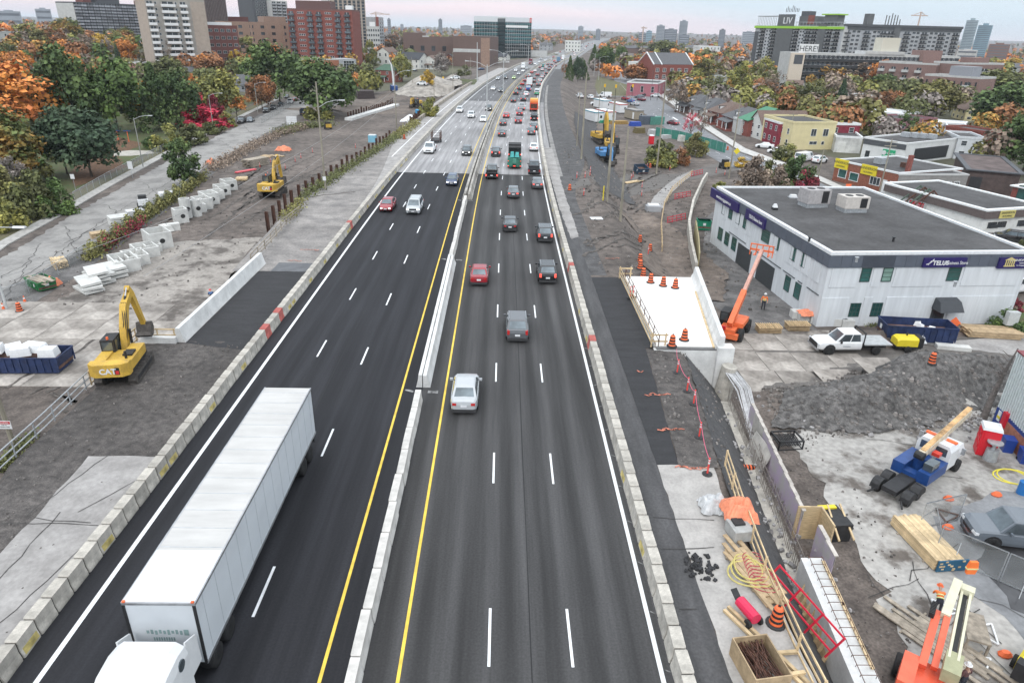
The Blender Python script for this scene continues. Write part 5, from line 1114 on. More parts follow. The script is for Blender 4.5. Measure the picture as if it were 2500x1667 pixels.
def far_tower(label,x0,x1,ytop,d,m,n=9,rails=None):
 A=azp(x0,d); C=azp(x1,d); H=Hto(A,ytop,-.6); b=Bld('distant_tower',label,'tower',A,C,(C-A).length*.8,H,m,'far skyline towers',z0=-.6,sub=4)
 g=B().mat(SKYD if m is not SKYD else SKY)
 for i in range(n): g.bb(b.W*.06,-.2,H*(i+.35)/n,b.W*.94,0,H*(i+.7)/n)
 g.ob('window_bands',b.root); B().mat(m).bb(b.W*.3,1,H,b.W*.7,b.dp-1,H*1.05).ob('penthouse',b.root); return b
for a in (('pale stepped tower alone on the horizon right of the highway',1411,1424,65,2200,SKY),('square grey tower block on the horizon, second right of the highway',1455,1466,72,2000,SKYD),('pale high block with dark front in the skyline cluster',1602,1622,63,1500,SKY,14),('broad dark block of the skyline cluster',1622,1653,72,1400,SKYD,10),('tallest pale glass tower in the skyline, right of the cluster',1657,1677,52,1500,SKY,20),('low dark block at the foot of the tallest skyline tower',1660,1684,86,1400,SKYD,5),
          ('unfinished grey block under a crane left of the cluster',1560,1578,80,1500,SKYD,6),('blue glass block beside the unfinished one',1578,1592,76,1550,mat('skyline_blue',(.28,.42,.50),.3,.1,.05),8),('lone grey tower left of the grey apartment complex',1756,1771,73,1400,SKYD,14),('wide pale block far left of the grey apartment complex',1813,1845,78,1700,SKY,8),
          ('tall pale glass tower right of the grey apartment complex',2352,2382,50,1050,mat('skyline_glass',(.34,.42,.46),.3,.1,.05),26),('shorter blue glass tower beside the tall pale one at the right',2384,2420,62,1000,mat('skyline_glass_blue',(.22,.33,.40),.3,.1,.05),20),('pinkish tower block far right above the trees',2424,2476,108,800,BRP,9),('pale low block behind the two glass towers at the right',2350,2400,122,820,LGREY,4),
          ('lone dark tower on the horizon above the school',1071,1080,48,1900,SKYD,12),('grey tower block under the long crane arm',947,955,47,1500,SKYD,10),('pair of pale blocks on the horizon left of the glass office',1124,1152,63,2400,SKY,6),('pale block on the hill at the upper left',98,136,22,1500,SKY,4),('low long white block on the hill at the far left',5,62,27,1500,SKY,3),('small grey tower on the horizon left of the lone dark tower',978,986,60,2000,SKY,6)): far_tower(*a)
def crane(label,px,ytop,yb,d,arm0,arm1):
 A=azp(px,d); H=Hto(A,ytop,-.6); t=thing('tower_crane',label,'crane',(A.x,A.y,-.6),0); s=d/F_
 B().mat(mat('crane_paint',(.55,.42,.36),.6,.1)).beam((0,0,0),(0,0,H),2.2*s,2.2*s).ob('mast',t); B().mat(MATS['crane_paint']).beam((arm0*s,0,H*.93),(arm1*s,0,H*.93),1.8*s,1.8*s).beam((arm0*s*.8,0,H*.93),(0,0,H),s,s).beam((0,0,H),(arm1*s*.7,0,H*.93),s,s).ob('jib',t)
crane('pale tower crane left of the small grey tower block at the upper left',920,30,60,1300,-12,30); crane('tower crane above the unfinished skyline block',1570,66,90,1500,-5,8); crane('tower crane above the right wing of the grey apartment complex',2237,30,60,900,-18,14)
LIVW=mat('apartment_grey',(.43,.445,.47),.85,.06,.6,rnd=.0); RAILB=mat('balcony_rail_black',(.03,.032,.036),.6,.1)
t=tower('apartment_block','grey apartment tower with lime green rim and rooftop LIV sign',1846,2062,63,545,500,20,LIVW,14,roof=GRAVR,sidewall=LGREY)
LIM=paint('lime_trim',(.30,.55,.05),.6); t.box('lime_rim','f',-.5,t.W+.3,t.H-.9,t.H+.5,.9,LIM)
dk=mat('apartment_slate',(.12,.125,.13),.85,.05,.6); t.box('stair_panel','f',t.W*.27,t.W*.46,0,t.H+7.5,.7,dk); t.box('stair_panel','f',t.W*.74,t.W*.82,0,t.H+2,.7,dk); t.box('end_panel','f',0,t.W*.05,2,t.H-3,.2,DGREY)
t.balconies('f',[t.W*f for f in (.1,.235,.50,.63,.70,.86,.94)],t.fl[1:],t.W*.06,LGREY,RAILB,1.2,.9)
for f in (.15,.185,.55,.58): t.grid('f',[t.W*f],[z+1 for z in t.fl[1:]],t.W*.022,1.2,fr=WF)
text('LIV','lettering',t.root,(t.W*.385,-.82,t.H+3.6),5.5,WHITEP,ext=.1)
b=B().mat(GREYW)
for i in range(12): b.beam((t.W*.02*i+.5,1,t.H),(t.W*.02*i+.5,1,t.H+6.5),.25,.25)
for i in range(14): b.beam((t.W*(.48+.037*i),.5,t.H),(t.W*(.48+.037*i),.5,t.H+3),.2,.2)
b.bb(0,.5,t.H+6.3,t.W*.25,8,t.H+6.7); b.bb(t.W*.47,.3,t.H+2.8,t.W,.8,t.H+3.1); b.ob('roof_pergola',t.root)
B().mat(dk).bb(t.W*.46,4,t.H,t.W*.66,14,t.H+6.5).mat(BR).bb(t.W*.56,3.8,t.H+2,t.W*.63,4,t.H+7).mat(DGREY).bb(t.W*.45,6,t.H+6.5,t.W*.54,12,t.H+9.5).mat(LIM).bb(t.W*.74,.3,t.H+7,t.W*.92,9,t.H+7.7).mat(dk).bb(t.W*.77,1,t.H,t.W*.90,8,t.H+7).ob('penthouse',t.root)
b=B().mat(DGREY)
for i in range(9): b.beam((t.W*(.28+.018*i),5,t.H+9),(t.W*(.28+.018*i),5,t.H+11+2.5*random.random()),.35,.35)
b.ob('antenna',t.root)
t=tower('apartment_block','long darker grey apartment slab joined to the right of the lime rimmed tower',2062,2350,63,502,545,20,GREYW,13,roof=GRAVR,sidewall=LGREY)
t.box('top_storey','f',0,t.W,t.fl[-1]+.3,t.H,.5,DGREY); t.box('stair_panel','f',t.W*.42,t.W*.475,0,t.H+1,.8,dk); t.box('roof_edge','f',-.3,t.W+.3,t.H-.4,t.H+1.0,1.0,DGREY)
t.balconies('f',[t.W*f for f in (.03,.20,.34,.40,.54,.69,.84,.96)],t.fl[1:-1],t.W*.055,LGREY,RAILB,1.2,.9)
for f in (.09,.13,.265,.30,.60,.635,.75,.79,.90): t.grid('f',[t.W*f],[z+.8 for z in t.fl[1:-1]],t.W*.03,1.5,fr=WF)
t.grid('f',[t.W*(.02+.048*i) for i in range(21) if i not in (8,9)],[t.fl[-1]+.6],t.W*.043,2.2,fr=LGREY)
b=B().mat(dk).bb(t.W*.22,4,t.H,t.W*.265,9,t.H+7)
for i in range(16): b.beam((t.W*(.37+.008*i),4+(i % 3),t.H),(t.W*(.37+.008*i),4+(i % 3),t.H+3+6*random.random()),.5,.5)
b.ob('roof_plant',t.root)
t=tower('motel_block','low dark balcony block with cream end wall and HERE! sign',1930,2345,132,425,470,14,LGREY,5,'building',roof=WROOF)
for z in t.fl[1:]: t.box('balcony_rail','f',t.W*.085,t.W,z-.1,z+1.25,1.3,RAILB); t.box('dark_gallery','f',t.W*.085,t.W,z+1.35,z+t.fh-.35,.05,GW); t.grid('f',[t.W*(.1+.028*i) for i in range(32)],[z+1.35],.8,1.6,fr=WF)
t.box('gable_wall','f',0,t.W*.08,0,t.H+.5,1.4,mat('cream_wall',(.62,.54,.45),.85,.04)); t.box('sign_panel','f',t.W*.02,t.W*.07,t.H*.70,t.H*.98,1.5,DGREY)
t.box('sign_board','f',t.W*.045,t.W*.155,t.H+.6,t.H+5,.3,WB); text('HERE!','lettering',t.root,(t.W*.1,-.35,t.H+2.6),4.0,DF,ext=.05)
text('\u00ab','lettering',t.root,(t.W*.045,-1.56,t.H*.84),.1,WB)
b=B().mat(CREAM); b.M=None; B().mat(mat('cream_box',(.60,.57,.48),.8,.05)).bb(t.W*.535,2,t.H+1,t.W*.64,10,t.H+9).mat(LGREY).bb(t.W*.44,0,t.H,t.W*.67,12,t.H+2.2).mat(BRP).bb(t.W*.76,-1,t.H*.4,t.W*.885,8,t.H+3.2).ob('roof_block',t.root)
t=tower('brick_apartments','stepped pink brick apartments with pale concrete rim, left part behind the orange maple',2146,2290,152,415,405,16,BRP,4,roof=GRAVR,cope=LGREY)
for f in (.08,.28,.5,.72): t.balconies('f',[t.W*f],t.fl[1:],t.W*.1,LGREY,LGREY,1.4)
t=tower('brick_apartments','pink brick apartment wing with grey roof hall, in front of the stepped part',2258,2398,184,380,370,14,BRP,3,roof=GRAVR,cope=LGREY)
t.grid('f',[t.W*(i+.5)/8 for i in range(8)],[z+.8 for z in t.fl[1:]],t.W*.03,1.6,fr=DF); t.balconies('f',[t.W*.45,t.W*.8],t.fl[2:],t.W*.14,LGREY,LGREY,1.4)
B().mat(mat('roof_hall_grey',(.28,.29,.32),.7,.05)).bb(t.W*.35,4,t.H,t.W*.75,12,t.H+4.5).ob('roof_hall',t.root)
t=tower('brick_apartments','pink brick wing with deep balconies at the right end of the terraces',2350,2452,158,400,420,16,BRP,4,roof=GRAVR,cope=LGREY)
t.balconies('f',[t.W*.18,t.W*.55],t.fl[1:],t.W*.25,LGREY,LGREY,1.4); B().mat(BRP).bb(t.W*.45,4,t.H,t.W*.8,12,t.H+2.8).ob('roof_block',t.root)
b=tower('brick_apartments','red brick stair block behind the pink terraces',2258,2302,128,418,418,10,BRP,5)
# ---- houses: front wall from a surveyed left and right foot, gable or hip roof
def house(name,label,l,r,ytop,depth,wall,roof,style='gx',rise=2.2,group=None,wins=(2,3),fr=WF,porch=None,roofh=None,chim=0,yo=0,gl=GW):
 A=G(*l); C=G(*r); H=Hto(A,ytop); b=Bld(name,label,'house',A,C,depth,H,wall,group)
 if style=='gx': b.gable(rise,roof,'x',.4,wall)
 elif style=='gy': b.gable(rise,roof,'y',.4,wall)
 elif style=='hip': b.hip(rise,roof)
 else: b.flat(roof,WF if style=='flatw' else wall,.5,.1)
 rows,cols=wins; fh=H/max(1,rows)
 if cols:
  w=min(1.3,b.W/cols*.45); b.grid('f',[b.W*(i+.5)/cols for i in range(cols)],[fh*j+fh*.32 for j in range(rows)],w,fh*.48,fr=fr,by=2,gl=gl)
  n=max(1,int(depth/4)); b.grid('r',[depth*(i+.5)/n for i in range(n)],[fh*j+fh*.32 for j in range(rows)],w,fh*.48,fr=fr,by=2); b.grid('l',[depth*(i+.5)/n for i in range(n)],[fh*j+fh*.32 for j in range(rows)],w,fh*.48,fr=fr,by=2)
 if porch:
  p=B().mat(roof).hexa([(.1*b.W,-2.2,2.5),(.75*b.W,-2.2,2.5),(.75*b.W,0,3.1),(.1*b.W,0,3.1),(.1*b.W,-2.2,2.65),(.75*b.W,-2.2,2.65),(.75*b.W,0,3.3),(.1*b.W,0,3.3)]); p.mat(WF)
  for f in (.14,.45,.71): p.bb(f*b.W-.1,-2.1,0,f*b.W+.1,-1.9,2.5)
  p.mat(wall).bb(.1*b.W,-2.2,0,.75*b.W,0,.5); p.ob('porch',b.root); B().mat(DF).bb(.36*b.W,-.06,.5,.36*b.W+1,0,2.6).ob('door',b.root)
 for i in range(chim): b.chimney(b.W*(.3+.4*i),depth*.45,rise+1.0,BRB)
 return b
gh='houses of the left neighbourhood'
house('brick_house','red brick house with a green hip roof and a white porch gable',(918,200),(956,203),170,9,BR,GROOF2,'hip',2.6,gh,(2,2),porch=1)
house('white_house','tall white gabled house with a brown roof right of the yellow green tree',(922,158),(950,160),126,14,SID,SHINB,'gy',2.6,gh,(2,2)); house('brick_cottage','small red cottage gable between the white houses',(940,150),(967,151),136,8,BR,SHING,'gy',2.4,gh,(1,2))
house('white_house','long white house with a wide black roof',(972,166),(1024,170),142,10,SID,SHINK,'gx',3.6,gh,(2,4)); house('white_cottage','white cottage with tan roof left of the blue grey tree',(1031,168),(1066,171),146,9,SID,SHINB,'gy',2.6,gh,(2,2),porch=1)
house('dark_house','dark gabled house right of the blue grey tree',(1083,158),(1110,160),141,9,BRD,SHING,'gy',2.6,gh); house('white_cottage','tiny white gabled cottage by the side road',(1122,160),(1140,161),150,6,SID,SHINK,'gy',1.6,gh,(1,1)); house('white_house','white steep gable house at the side road before the glass office',(1180,148),(1200,149),136,10,SID,SHING,'gy',3.2,gh,(2,1)); house('dark_house','black and white gabled house right of the steep white gable',(1200,148),(1234,149),138,9,SID,SHINK,'gx',2.5,gh)
house('dark_house','dark brown gabled terrace house left of the flat red brick one',(733,142),(762,142),122,10,BRD,SHINK,'gy',2.6,gh,(2,2)); house('yellow_house','buff upper storey house with brown porch roof',(762,142),(792,142),115,10,mat('buff_siding',(.45,.38,.24),.85,.08),SHINB,'flat',2,gh,(2,3),porch=1); house('brick_house','flat roofed red brick house with white trimmed windows',(798,138),(856,140),115,12,BR,TARR,'flatw',1,gh,(2,4))
house('grey_house','grey slate hip roofed house behind the olive tree',(560,226),(628,224),208,12,GREYW,SHING,'hip',3.6,gh,(1,3),chim=1); house('brown_house','red brown shingled house behind the pale streetlight pole',(338,204),(382,206),186,10,BRD,SHINB,'gx',4.0,gh,(1,2),chim=1); house('grey_house','grey roofed house right of the brown shingled one',(452,200),(500,200),186,11,GREYW,SHING,'gx',3.5,gh,(1,2)); house('grey_house','dark roofed house at the corner beside the locust',(600,236),(626,236),206,8,DGREY,SHING,'gx',3,gh,(2,1))
house('white_house','flat grey and white house at the far left edge',(-10,112),(48,110),80,12,LGREY,TARR,'flat',2,gh,(2,3)); house('brick_house','flat roofed brick block behind the orange trees at the left',(26,142),(80,140),115,12,BRP,TARR,'flatw',2,gh,(1,2)); house('long_shed','low white flat roofed shop below the light apartment block',(298,112),(372,112),94,12,LGREY,TARR,'flatw',2,gh,(1,6)); house('pink_shop','small pink fronted shop with a white sign beneath the orange tree',(306,172),(336,176),152,8,mat('pink_render',(.50,.22,.24),.8,.08),TARR,'flatw',1,gh,(1,0))
A=G(744,186); C=G(830,186); t=Bld('clinic_building','flat brick clinic with dark windows and a grey glazed corner','building',A,C,22,Hto(A,146),brick('orange',(.36,.15,.09)),None); t.flat(GRAVR,LGREY,.6)
for i in range(4): t.win('f',t.W*(.28+.19*i),t.W*(.42+.19*i),t.H*.32,t.H*.62,fr=DF)
t.box('grey_bay','f',t.W*1.0,t.W*1.5,0,t.H+.4,.4,GREYW,ins=-14); o=t.win('f',t.W*1.12,t.W*1.44,.6,t.H-.3,fr=WF,bx=4,by=5,t=.16,pane=True); o.location.y=-.45
o=t.win('f',-t.W*.12,0,.3,t.H-.3,fr=WF,bx=2,by=6,t=.14,pane=True); o.location.y=.3
house('white_shed','white low shed with a red roof edge beside the yard tree',(716,212),(750,214),190,9,SID,paint('red_trim',(.45,.10,.08)),'flat',1,gh,(1,0))
# ---- right hand neighbourhood
gq='houses along the town street'
for nm,lb,l,r,yt,dp,w,rf,st,pc in (('brick_house','grey roofed brick house with white porch, first of the row by the willow',(1655,272),(1692,282),248,12,BRB,SHING,'hip',1),('white_house','narrow white house with black porch roof in the brick row',(1692,284),(1722,292),258,12,SID,SHING,'hip',1),('brick_house','brick house with dark lean-to porch, middle of the row',(1724,298),(1758,308),268,12,BR,SHINB,'hip',1),('brick_house','brick house with white porch gable, last of the brick row',(1760,310),(1798,326),280,12,BR,SHING,'hip',1)):
 h_=house(nm,lb,l,r,yt,dp,w,rf,st,3.0,gq,(2,2),porch=pc,chim=1)
 d_=B().mat(WF).bb(h_.W*.5-.6,1.5,h_.H+.7,h_.W*.5+.6,3.5,h_.H+1.8).mat(GW).bb(h_.W*.5-.4,1.46,h_.H+.9,h_.W*.5+.4,1.5,h_.H+1.7).mat(rf).bb(h_.W*.5-.8,1.3,h_.H+1.8,h_.W*.5+.8,3.7,h_.H+1.95).ob('dormer',h_.root)
house('green_roof_house','brick house with a bright green metal roof',(1799,326),(1822,334),288,16,BR,GROOF,'gx',3.2,gq,(2,1)); house('white_gable_house','pale cream gabled house with brown roof beside the green roof',(1826,332),(1856,342),295,14,SID,SHINB,'gy',3.2,gq,(2,2)); house('grey_house','narrow grey house in front of the green roofed one',(1786,322),(1806,330),290,8,LGREY,SHING,'flat',2,gq,(2,1))
house('red_row_house','dark red painted brick row house with white sills',(1858,344),(1894,358),292,22,paint('dark_red_brick',(.24,.03,.05),.85,.12),WROOF,'flatw',1,gq,(2,3))
YC=mat('yellow_render',(.66,.58,.34),.85,.04,.7)
A=G(1926,366); C=G(2030,366); t=Bld('yellow_house','pale yellow two storey flat roofed building with tall paired windows','house',A,C,16,Hto(A,302),YC,gq); t.flat(TARR,YC,.5,.1)
for f in (.50,.78): t.win('f',t.W*f-.75,t.W*f+.75,t.H*.52,t.H*.80,bx=2,fr=WF)
t.win('f',t.W*.44,t.W*.62,t.H*.2,t.H*.33,fr=WF,bx=2); t.win('f',t.W*.72,t.W*.79,t.H*.19,t.H*.33,fr=WF)
for f in (.12,.34,.5,.66,.84): t.win('l',t.dp*f-.5,t.dp*f+.5,t.H*.56,t.H*.78,fr=WF,by=2); t.win('l',t.dp*f-.5,t.dp*f+.5,t.H*.12,t.H*.36,fr=WF,by=2)
t=house('white_garage','low white garage with a flat tar roof right of the yellow house',(2034,372),(2098,376),336,12,mat('stained_white',(.60,.60,.58),.85,.15,.5),TARR,'flatw',1,gq,(1,0)); t.box('garage_door','f',t.W*.12,t.W*.42,0,t.H*.72,.06,SID)
A=G(2100,384); C=G(2204,402); t=Bld('white_shop','low white building with a black fascia and a green sign','shop',A,C,30,Hto(A,338),mat('white_block',(.70,.71,.71),.85,.05,.6),gq); t.flat(TARR,WF,.4,.1)
t.box('fascia','f',0,t.W*.98,t.H*.72,t.H*.98,.12,DGREY); t.box('sign_board','f',t.W*.50,t.W*.78,t.H*.2,t.H*.62,.25,paint('sign_green',(.02,.36,.17),.5)); text('re-Order','lettering',t.root,(t.W*.66,-.28,t.H*.44),t.H*.17,WHITEP,ext=.02); B().mat(WHITEP).cyl((t.W*.54,-.25,t.H*.44),(t.W*.54,-.3,t.H*.44),t.H*.12,None,14).ob('sign_disc',t.root)
t.win('f',t.W*.1,t.W*.2,.2,t.H*.4,fr=DF); t.box('dark_panel','r',t.dp*.12,t.dp*.6,t.H*.12,t.H*.75,.1,RAILB)
b=B().mat(STEEL)
for k in range(4): b.box(t.W*(.3+.14*k),12+k,t.H+.7,2.2,1.6,1.1,top=.9)
b.ob('roof_unit',t.root)
A=G(2031,440); C=G(2182,478); H=Hto(A,392); t=Bld('brick_workshop','brick workshop with yellow signs and white trimmed flat roof','workshop',A,C,17,H,brick('workshop',(.27,.10,.065)),None); t.flat(TARR,WF,.3,.12)
YS=paint('sign_yellow',(.72,.58,.03),.5)
t.win('f',t.W*.08,t.W*.22,H*.22,H*.66,gl=TEAL,t=.12,pane=True); t.win('f',t.W*.27,t.W*.42,H*.2,H*.62,gl=TEAL,t=.12,pane=True); t.win('f',t.W*.6,t.W*.76,H*.25,H*.65,bx=3,t=.1,pane=True); t.win('f',t.W*.9,t.W*.985,H*.1,H*.62,fr=WF,t=.1)
B().mat(WF).bb(t.W*.80,-.06,0,t.W*.86,0,H*.62).ob('door',t.root)
for u0_,u1_,f in ((.0,.22,'f'),(.44,.68,'f')):
 t.box('sign_board',f,t.W*u0_,t.W*u1_,H*.66,H*1.12,.22,YS); text('SANDERSON','lettering',t.root,(t.W*(u0_+u1_)/2,-.24,H*.96),H*.17,DF,ext=.01); text('ROOFING','lettering',t.root,(t.W*(u0_+u1_)/2,-.24,H*.78),H*.12,DF,ext=.01)
b=B().mat(STEEL).box(t.W*.42,5,H+.8,1.8,1.8,1.2).mat(RUST).box(t.W*.72,6,H+.7,1.0,.8,.9); b.ob('roof_unit',t.root); t.chimney(t.W*.95,3,3.2,BR)
C2=G(2350,478); A2=Vector((C.x,C.y)); t2=Bld('block_workshop','grey concrete block workshop wing with a blue garage door','workshop',A2+(Vector(C2[:2])-A2).normalized()*.05,C2[:2],16,H*.95,mat('grey_block',(.27,.26,.25),.9,.1,.8),None); t2.flat(TARR,LGREY,.25,.1)
for u0_,u1_ in ((.32,.45),(.70,.78),(.82,.90)): t2.win('f',t2.W*u0_,t2.W*u1_,H*.3,H*.68,bx=3,by=2,t=.09,pane=True)
t2.box('garage_door','f',t2.W*.54,t2.W*.68,0,H*.66,.06,mat('slate_blue_door',(.16,.22,.26),.6,.1)); B().mat(WF).bb(t2.W*.47,-.06,0,t2.W*.52,0,H*.62).ob('door',t2.root)
A=G(2352,466); C=G(2476,478); t=Bld('brown_shed','dark brown brick shed with a leaning flat roof at the right edge','shed',A,C,22,Hto(A,415),mat('soot_brown',(.10,.075,.07),.9,.15,.8),None); t.flat(mat('rusty_roof',(.13,.10,.095),.95,.2,.4),DGREY,.2,.6); t.box('open_bay','f',.5,t.W*.3,0,t.H*.7,.05,RAILB)
A=G(2460,498); C=G(2560,520); t=Bld('brick_house','brick house with green windows cut by the right edge','house',A,C,14,Hto(A,455),BR,None); t.flat(GROOF2,WF,.2,.4); t.win('f',1,3.2,1,3.6,fr=DF,gl=TEAL); t.win('f',4.5,6.8,1,3.6,fr=DF,gl=TEAL)
A=G(2392,570); C=G(2530,560); H=Hto(A,515); t=Bld('white_shed','small stained white shed with brown fascia and a FOR SALE sign','shed',A,C,20,H,mat('peeling_white',(.66,.66,.64),.9,.06,1.2,col2=(.50,.49,.47),thr=(.25,.5)),None); t.flat(TARR,WF,.25,.45)
fa=mat('brown_fascia',(.12,.095,.09),.8,.1); t.box('fascia','f',-.4,t.W+.3,H*.66,H*.99,.4,fa); t.box('fascia','l',0,t.dp,H*.66,H*.99,.4,fa)
t.box('sign_board','f',t.W*.2,t.W*.46,H*.66,H*1.0,.5,paint('faded_yellow',(.58,.50,.16),.6)); text('SANDERSON','lettering',t.root,(t.W*.33,-.52,H*.9),H*.13,DF,ext=.01); text('ROOFING','lettering',t.root,(t.W*.33,-.52,H*.75),H*.12,DF,ext=.01)
for u in (.08,.60): t.win('f',t.W*u,t.W*(u+.34),H*.18,H*.50,fr=SID,bx=2); t.box('notice','f',t.W*(u+.06),t.W*(u+.2),H*.2,H*.34,.09,RAILB)
t.box('sale_sign','l',11,14.2,H*.06,H*.72,.14,WHITEP); t.box('sale_band','l',11.1,14.1,H*.34,H*.58,.17,paint('sale_red',(.6,.03,.05)))
for s_,z_,k_ in (('FOR',.52,.13),('SALE',.40,.13)):
 text(s_,'lettering',t.root,(-.19,12.6,H*z_),H*k_,WHITEP,rot=(pi/2,0,-pi/2),ext=.01)
text('NEW PRICE','lettering',t.root,(-.16,12.6,H*.25),H*.08,DF,rot=(pi/2,0,-pi/2),ext=.01)
text('INFO','lettering',t.root,(-.16,12.6,H*.15),H*.07,paint('sale_red',(.6,.03,.05)),rot=(pi/2,0,-pi/2),ext=.01)
for nm,lb,l,r,yt,dp,w,rf,st,wn in (('brick_house','square red brick house with a white trimmed flat roof before the brown tree',(2076,264),(2130,266),236,12,BR,TARR,'flatw',(1,3)),('flat_house','long flat white roofed red house behind the garage',(2100,300),(2200,312),272,14,BRD,WROOF,'flatw',(1,3)),('flat_house','dull red flat roofed house with a chimney behind the white shop',(2118,312),(2190,324),284,16,paint('mauve_siding',(.28,.13,.15),.8,.1),TARR,'flat',(1,2)),('flat_house','grey sided flat roofed house beside the vine tree',(2256,346),(2302,352),314,14,LGREY,TARR,'flatw',(1,0)),('flat_house','flat white roofed house with brick chimneys behind the vine tree',(2235,316),(2350,326),298,10,GREYW,WROOF,'flatw',(1,2)),
 ('white_house','white siding house with two small windows and a flat roof',(2326,388),(2392,392),338,12,WALLW,TARR,'flat',(2,2)),('brick_house','flat roofed brick house right of the white siding house',(2392,380),(2440,378),326,12,BR,TARR,'flat',(2,1)),('white_house','white rear wing of the flat brick house',(2302,352),(2352,356),314,12,WALLW,SHINB,'flat',(2,2)),('green_gable_house','green sided gable house with brown roof before the big dark tree',(2352,296),(2398,298),268,12,CREAM,SHINB,'gy',(2,2)),('white_house','white flat roofed house before the pink brick terraces',(2316,232),(2380,238),208,12,LGREY,SHING,'flatw',(1,2)),
 ('dark_house','slate gabled house below the cream end wall',(1940,202),(1976,204),184,10,BRD,SHINK,'gx',(1,2)),('brick_cottage','small brown roofed cottage below the slate gabled house',(1918,224),(1956,226),210,8,BRD,SHINB,'gx',(1,2)),('white_shop','white low shop behind the willow',(1742,200),(1772,203),186,10,SID,TARR,'flatw',(1,1)),('white_shed','white long sheds behind the red brick office',(1706,134),(1756,135),114,20,SID,WROOF,'flatw',(2,6)),('chapel','white gabled chapel beyond the white sheds',(1690,126),(1704,126),116,14,SID,SHING,'gy',(1,0)),('white_house','pale flat roofed apartment house by the far highway bend',(1379,127),(1416,128),101,18,SID,WROOF,'flatw',(3,5)),('grey_house','grey gabled house beyond the glass office',(1316,124),(1346,124),110,12,GREYW,SHING,'gx',(2,3)),
 ('brown_shop','brown flat shop row behind the yellow green trees',(1770,152),(1838,158),138,14,BRB,TARR,'flat',(1,3)),('brick_shop','dark brick shop behind the willow with flat roof',(1696,150),(1740,152),138,14,BRB,TARR,'flat',(1,0)),('dark_shed','long dark shed far behind the grey shop',(1530,130),(1600,131),118,14,BRB,SHING,'gx',(1,0)),('white_house','white gable cottage half hidden by the grey tree below the lime rimmed tower',(1880,186),(1906,187),174,8,SID,SHINB,'gy',(1,1)),('grey_house','grey house at the far right edge below the yellow tree',(2460,180),(2520,182),164,10,GREYW,SHING,'gx',(1,2))):
 house(nm,lb,l,r,yt,dp,w,rf,st,2.6,'houses behind the town street',wn)
A=G(1592,206); C=G(1686,206); H=Hto(A,158); t=Bld('brick_office','red brick office with white gable edges and two rows of paired windows','office building',A,C,20,H,BR); t.gable(5.5,SHING,'x',.0,BR)
for f in (.1,.28,.47,.66,.84): t.win('f',t.W*f-1,t.W*f+1,H*.28,H*.48,bx=2,by=2,fr=WF,t=.12); t.win('f',t.W*f-1,t.W*f+1,H*.62,H*.82,bx=2,by=2,fr=WF,t=.12)
b=B().mat(WF)
for x in (-.1,t.W+.1,t.W*.2):
 b.beam((x,-.2,H),(x,t.dp/2,H+5.7),.5,.5); b.beam((x,t.dp+.2,H),(x,t.dp/2,H+5.7),.5,.5)
b.ob('gable_edge',t.root)
t=house('grey_shop','pale flat roofed shop with a brick front left of the red brick office',(1532,184),(1584,188),152,16,SID,GRAVR,'flatw',1,None,(2,2)); t.box('brick_front','l',0,t.dp*.7,0,t.H*.9,.2,BR)
house('brick_shop','small brick shop beside the pale flat roofed one',(1512,170),(1530,172),144,12,BR,TARR,'flat',1,None,(2,2)); house('pink_shop','pink fronted corner shop at the crossing',(1604,238),(1622,228),206,14,mat('mauve_front',(.38,.14,.17),.8,.1),TARR,'flatw',1,None,(1,2))
# ---- the white building beside the bridge
A=Vector((32.3,63.9)); C=Vector((53.5,65.7)); BK=Vector((30.7,94.4)); z0=-4.05
H=Hto(A,622,z0)
W_=Bld('white_office','white two storey building with a charcoal fascia and navy store signs','office building',A,C,30.4,H,WALLW,z0=z0)
TO=W_
TO.flat(TARR,mat('white_flashing',(.72,.74,.76),.5,.05),.28,.12)
FB=mat('slate_fascia',(.10,.115,.145),.6,.06,.8); fz=H*.83
def fpanel(f,u0,u1,mt=FB,out=.14,name='fascia_panel'): return TO.box(name,f,u0,u1,fz,H-.12,out,mt)
n=19
for i in range(n):
 u0_,u1_=TO.W*i/n,TO.W*(i+1)/n-.03
 if 3<=i<=5: continue
 fpanel('f',u0_+(0 if i else -.14),u1_)
for k in range(30): fpanel('f',TO.W*(3/n+.1053*k*1.5/30*1.0)+.02,TO.W*(3/n+.1053*k*1.5/30)+.07,FB,.22,'fascia_rib')
fpanel('f',TO.W*3/n,TO.W*6/n-.03,FB,.12)
n=27
for i in range(n): fpanel('l',30.4*i/n,30.4*(i+1)/n-.03)
NAVY=paint('sign_navy',(.022,.014,.11),.4)
def sgn(f,u0,u1,dz0=.1,dz1=.95): TO.box('sign_board',f,u0,u1,fz+(H-fz)*dz0-.1,fz+(H-fz)*dz1-.25,.36,NAVY)
sgn('f',TO.W*.452,TO.W*.665); sgn('f',TO.W*.832,TO.W*1.035,-.05,.92)
zc=(fz+H)/2-.18
text('TELUS','lettering',TO.root,(TO.W*.536,-.39,zc),.62,WHITEP,bold=.02); text('| Business Store','lettering',TO.root,(TO.W*.612,-.39,zc),.5,WHITEP,sx=.8)
b=B().mat(WHITEP)      # swoosh mark
for k in range(6): b.beam((TO.W*.465+k*.12,-.38,zc-.12+.03*k*k*.5),(TO.W*.465+(k+1)*.12,-.38,zc-.12+.03*(k+1)**2*.5),.02,.09)
b.beam((TO.W*.475,-.38,zc-.2),(TO.W*.487,-.38,zc+.25),.02,.07); b.ob('sign_mark',TO.root)
text('DOMINION LENDING','lettering',TO.root,(TO.W*.953,-.39,zc+.22),.34,WHITEP); text('CENTRES','lettering',TO.root,(TO.W*.953,-.39,zc-.08),.2,WHITEP); text('The Mortgage Source','lettering',TO.root,(TO.W*.953,-.39,zc-.32),.16,WHITEP)
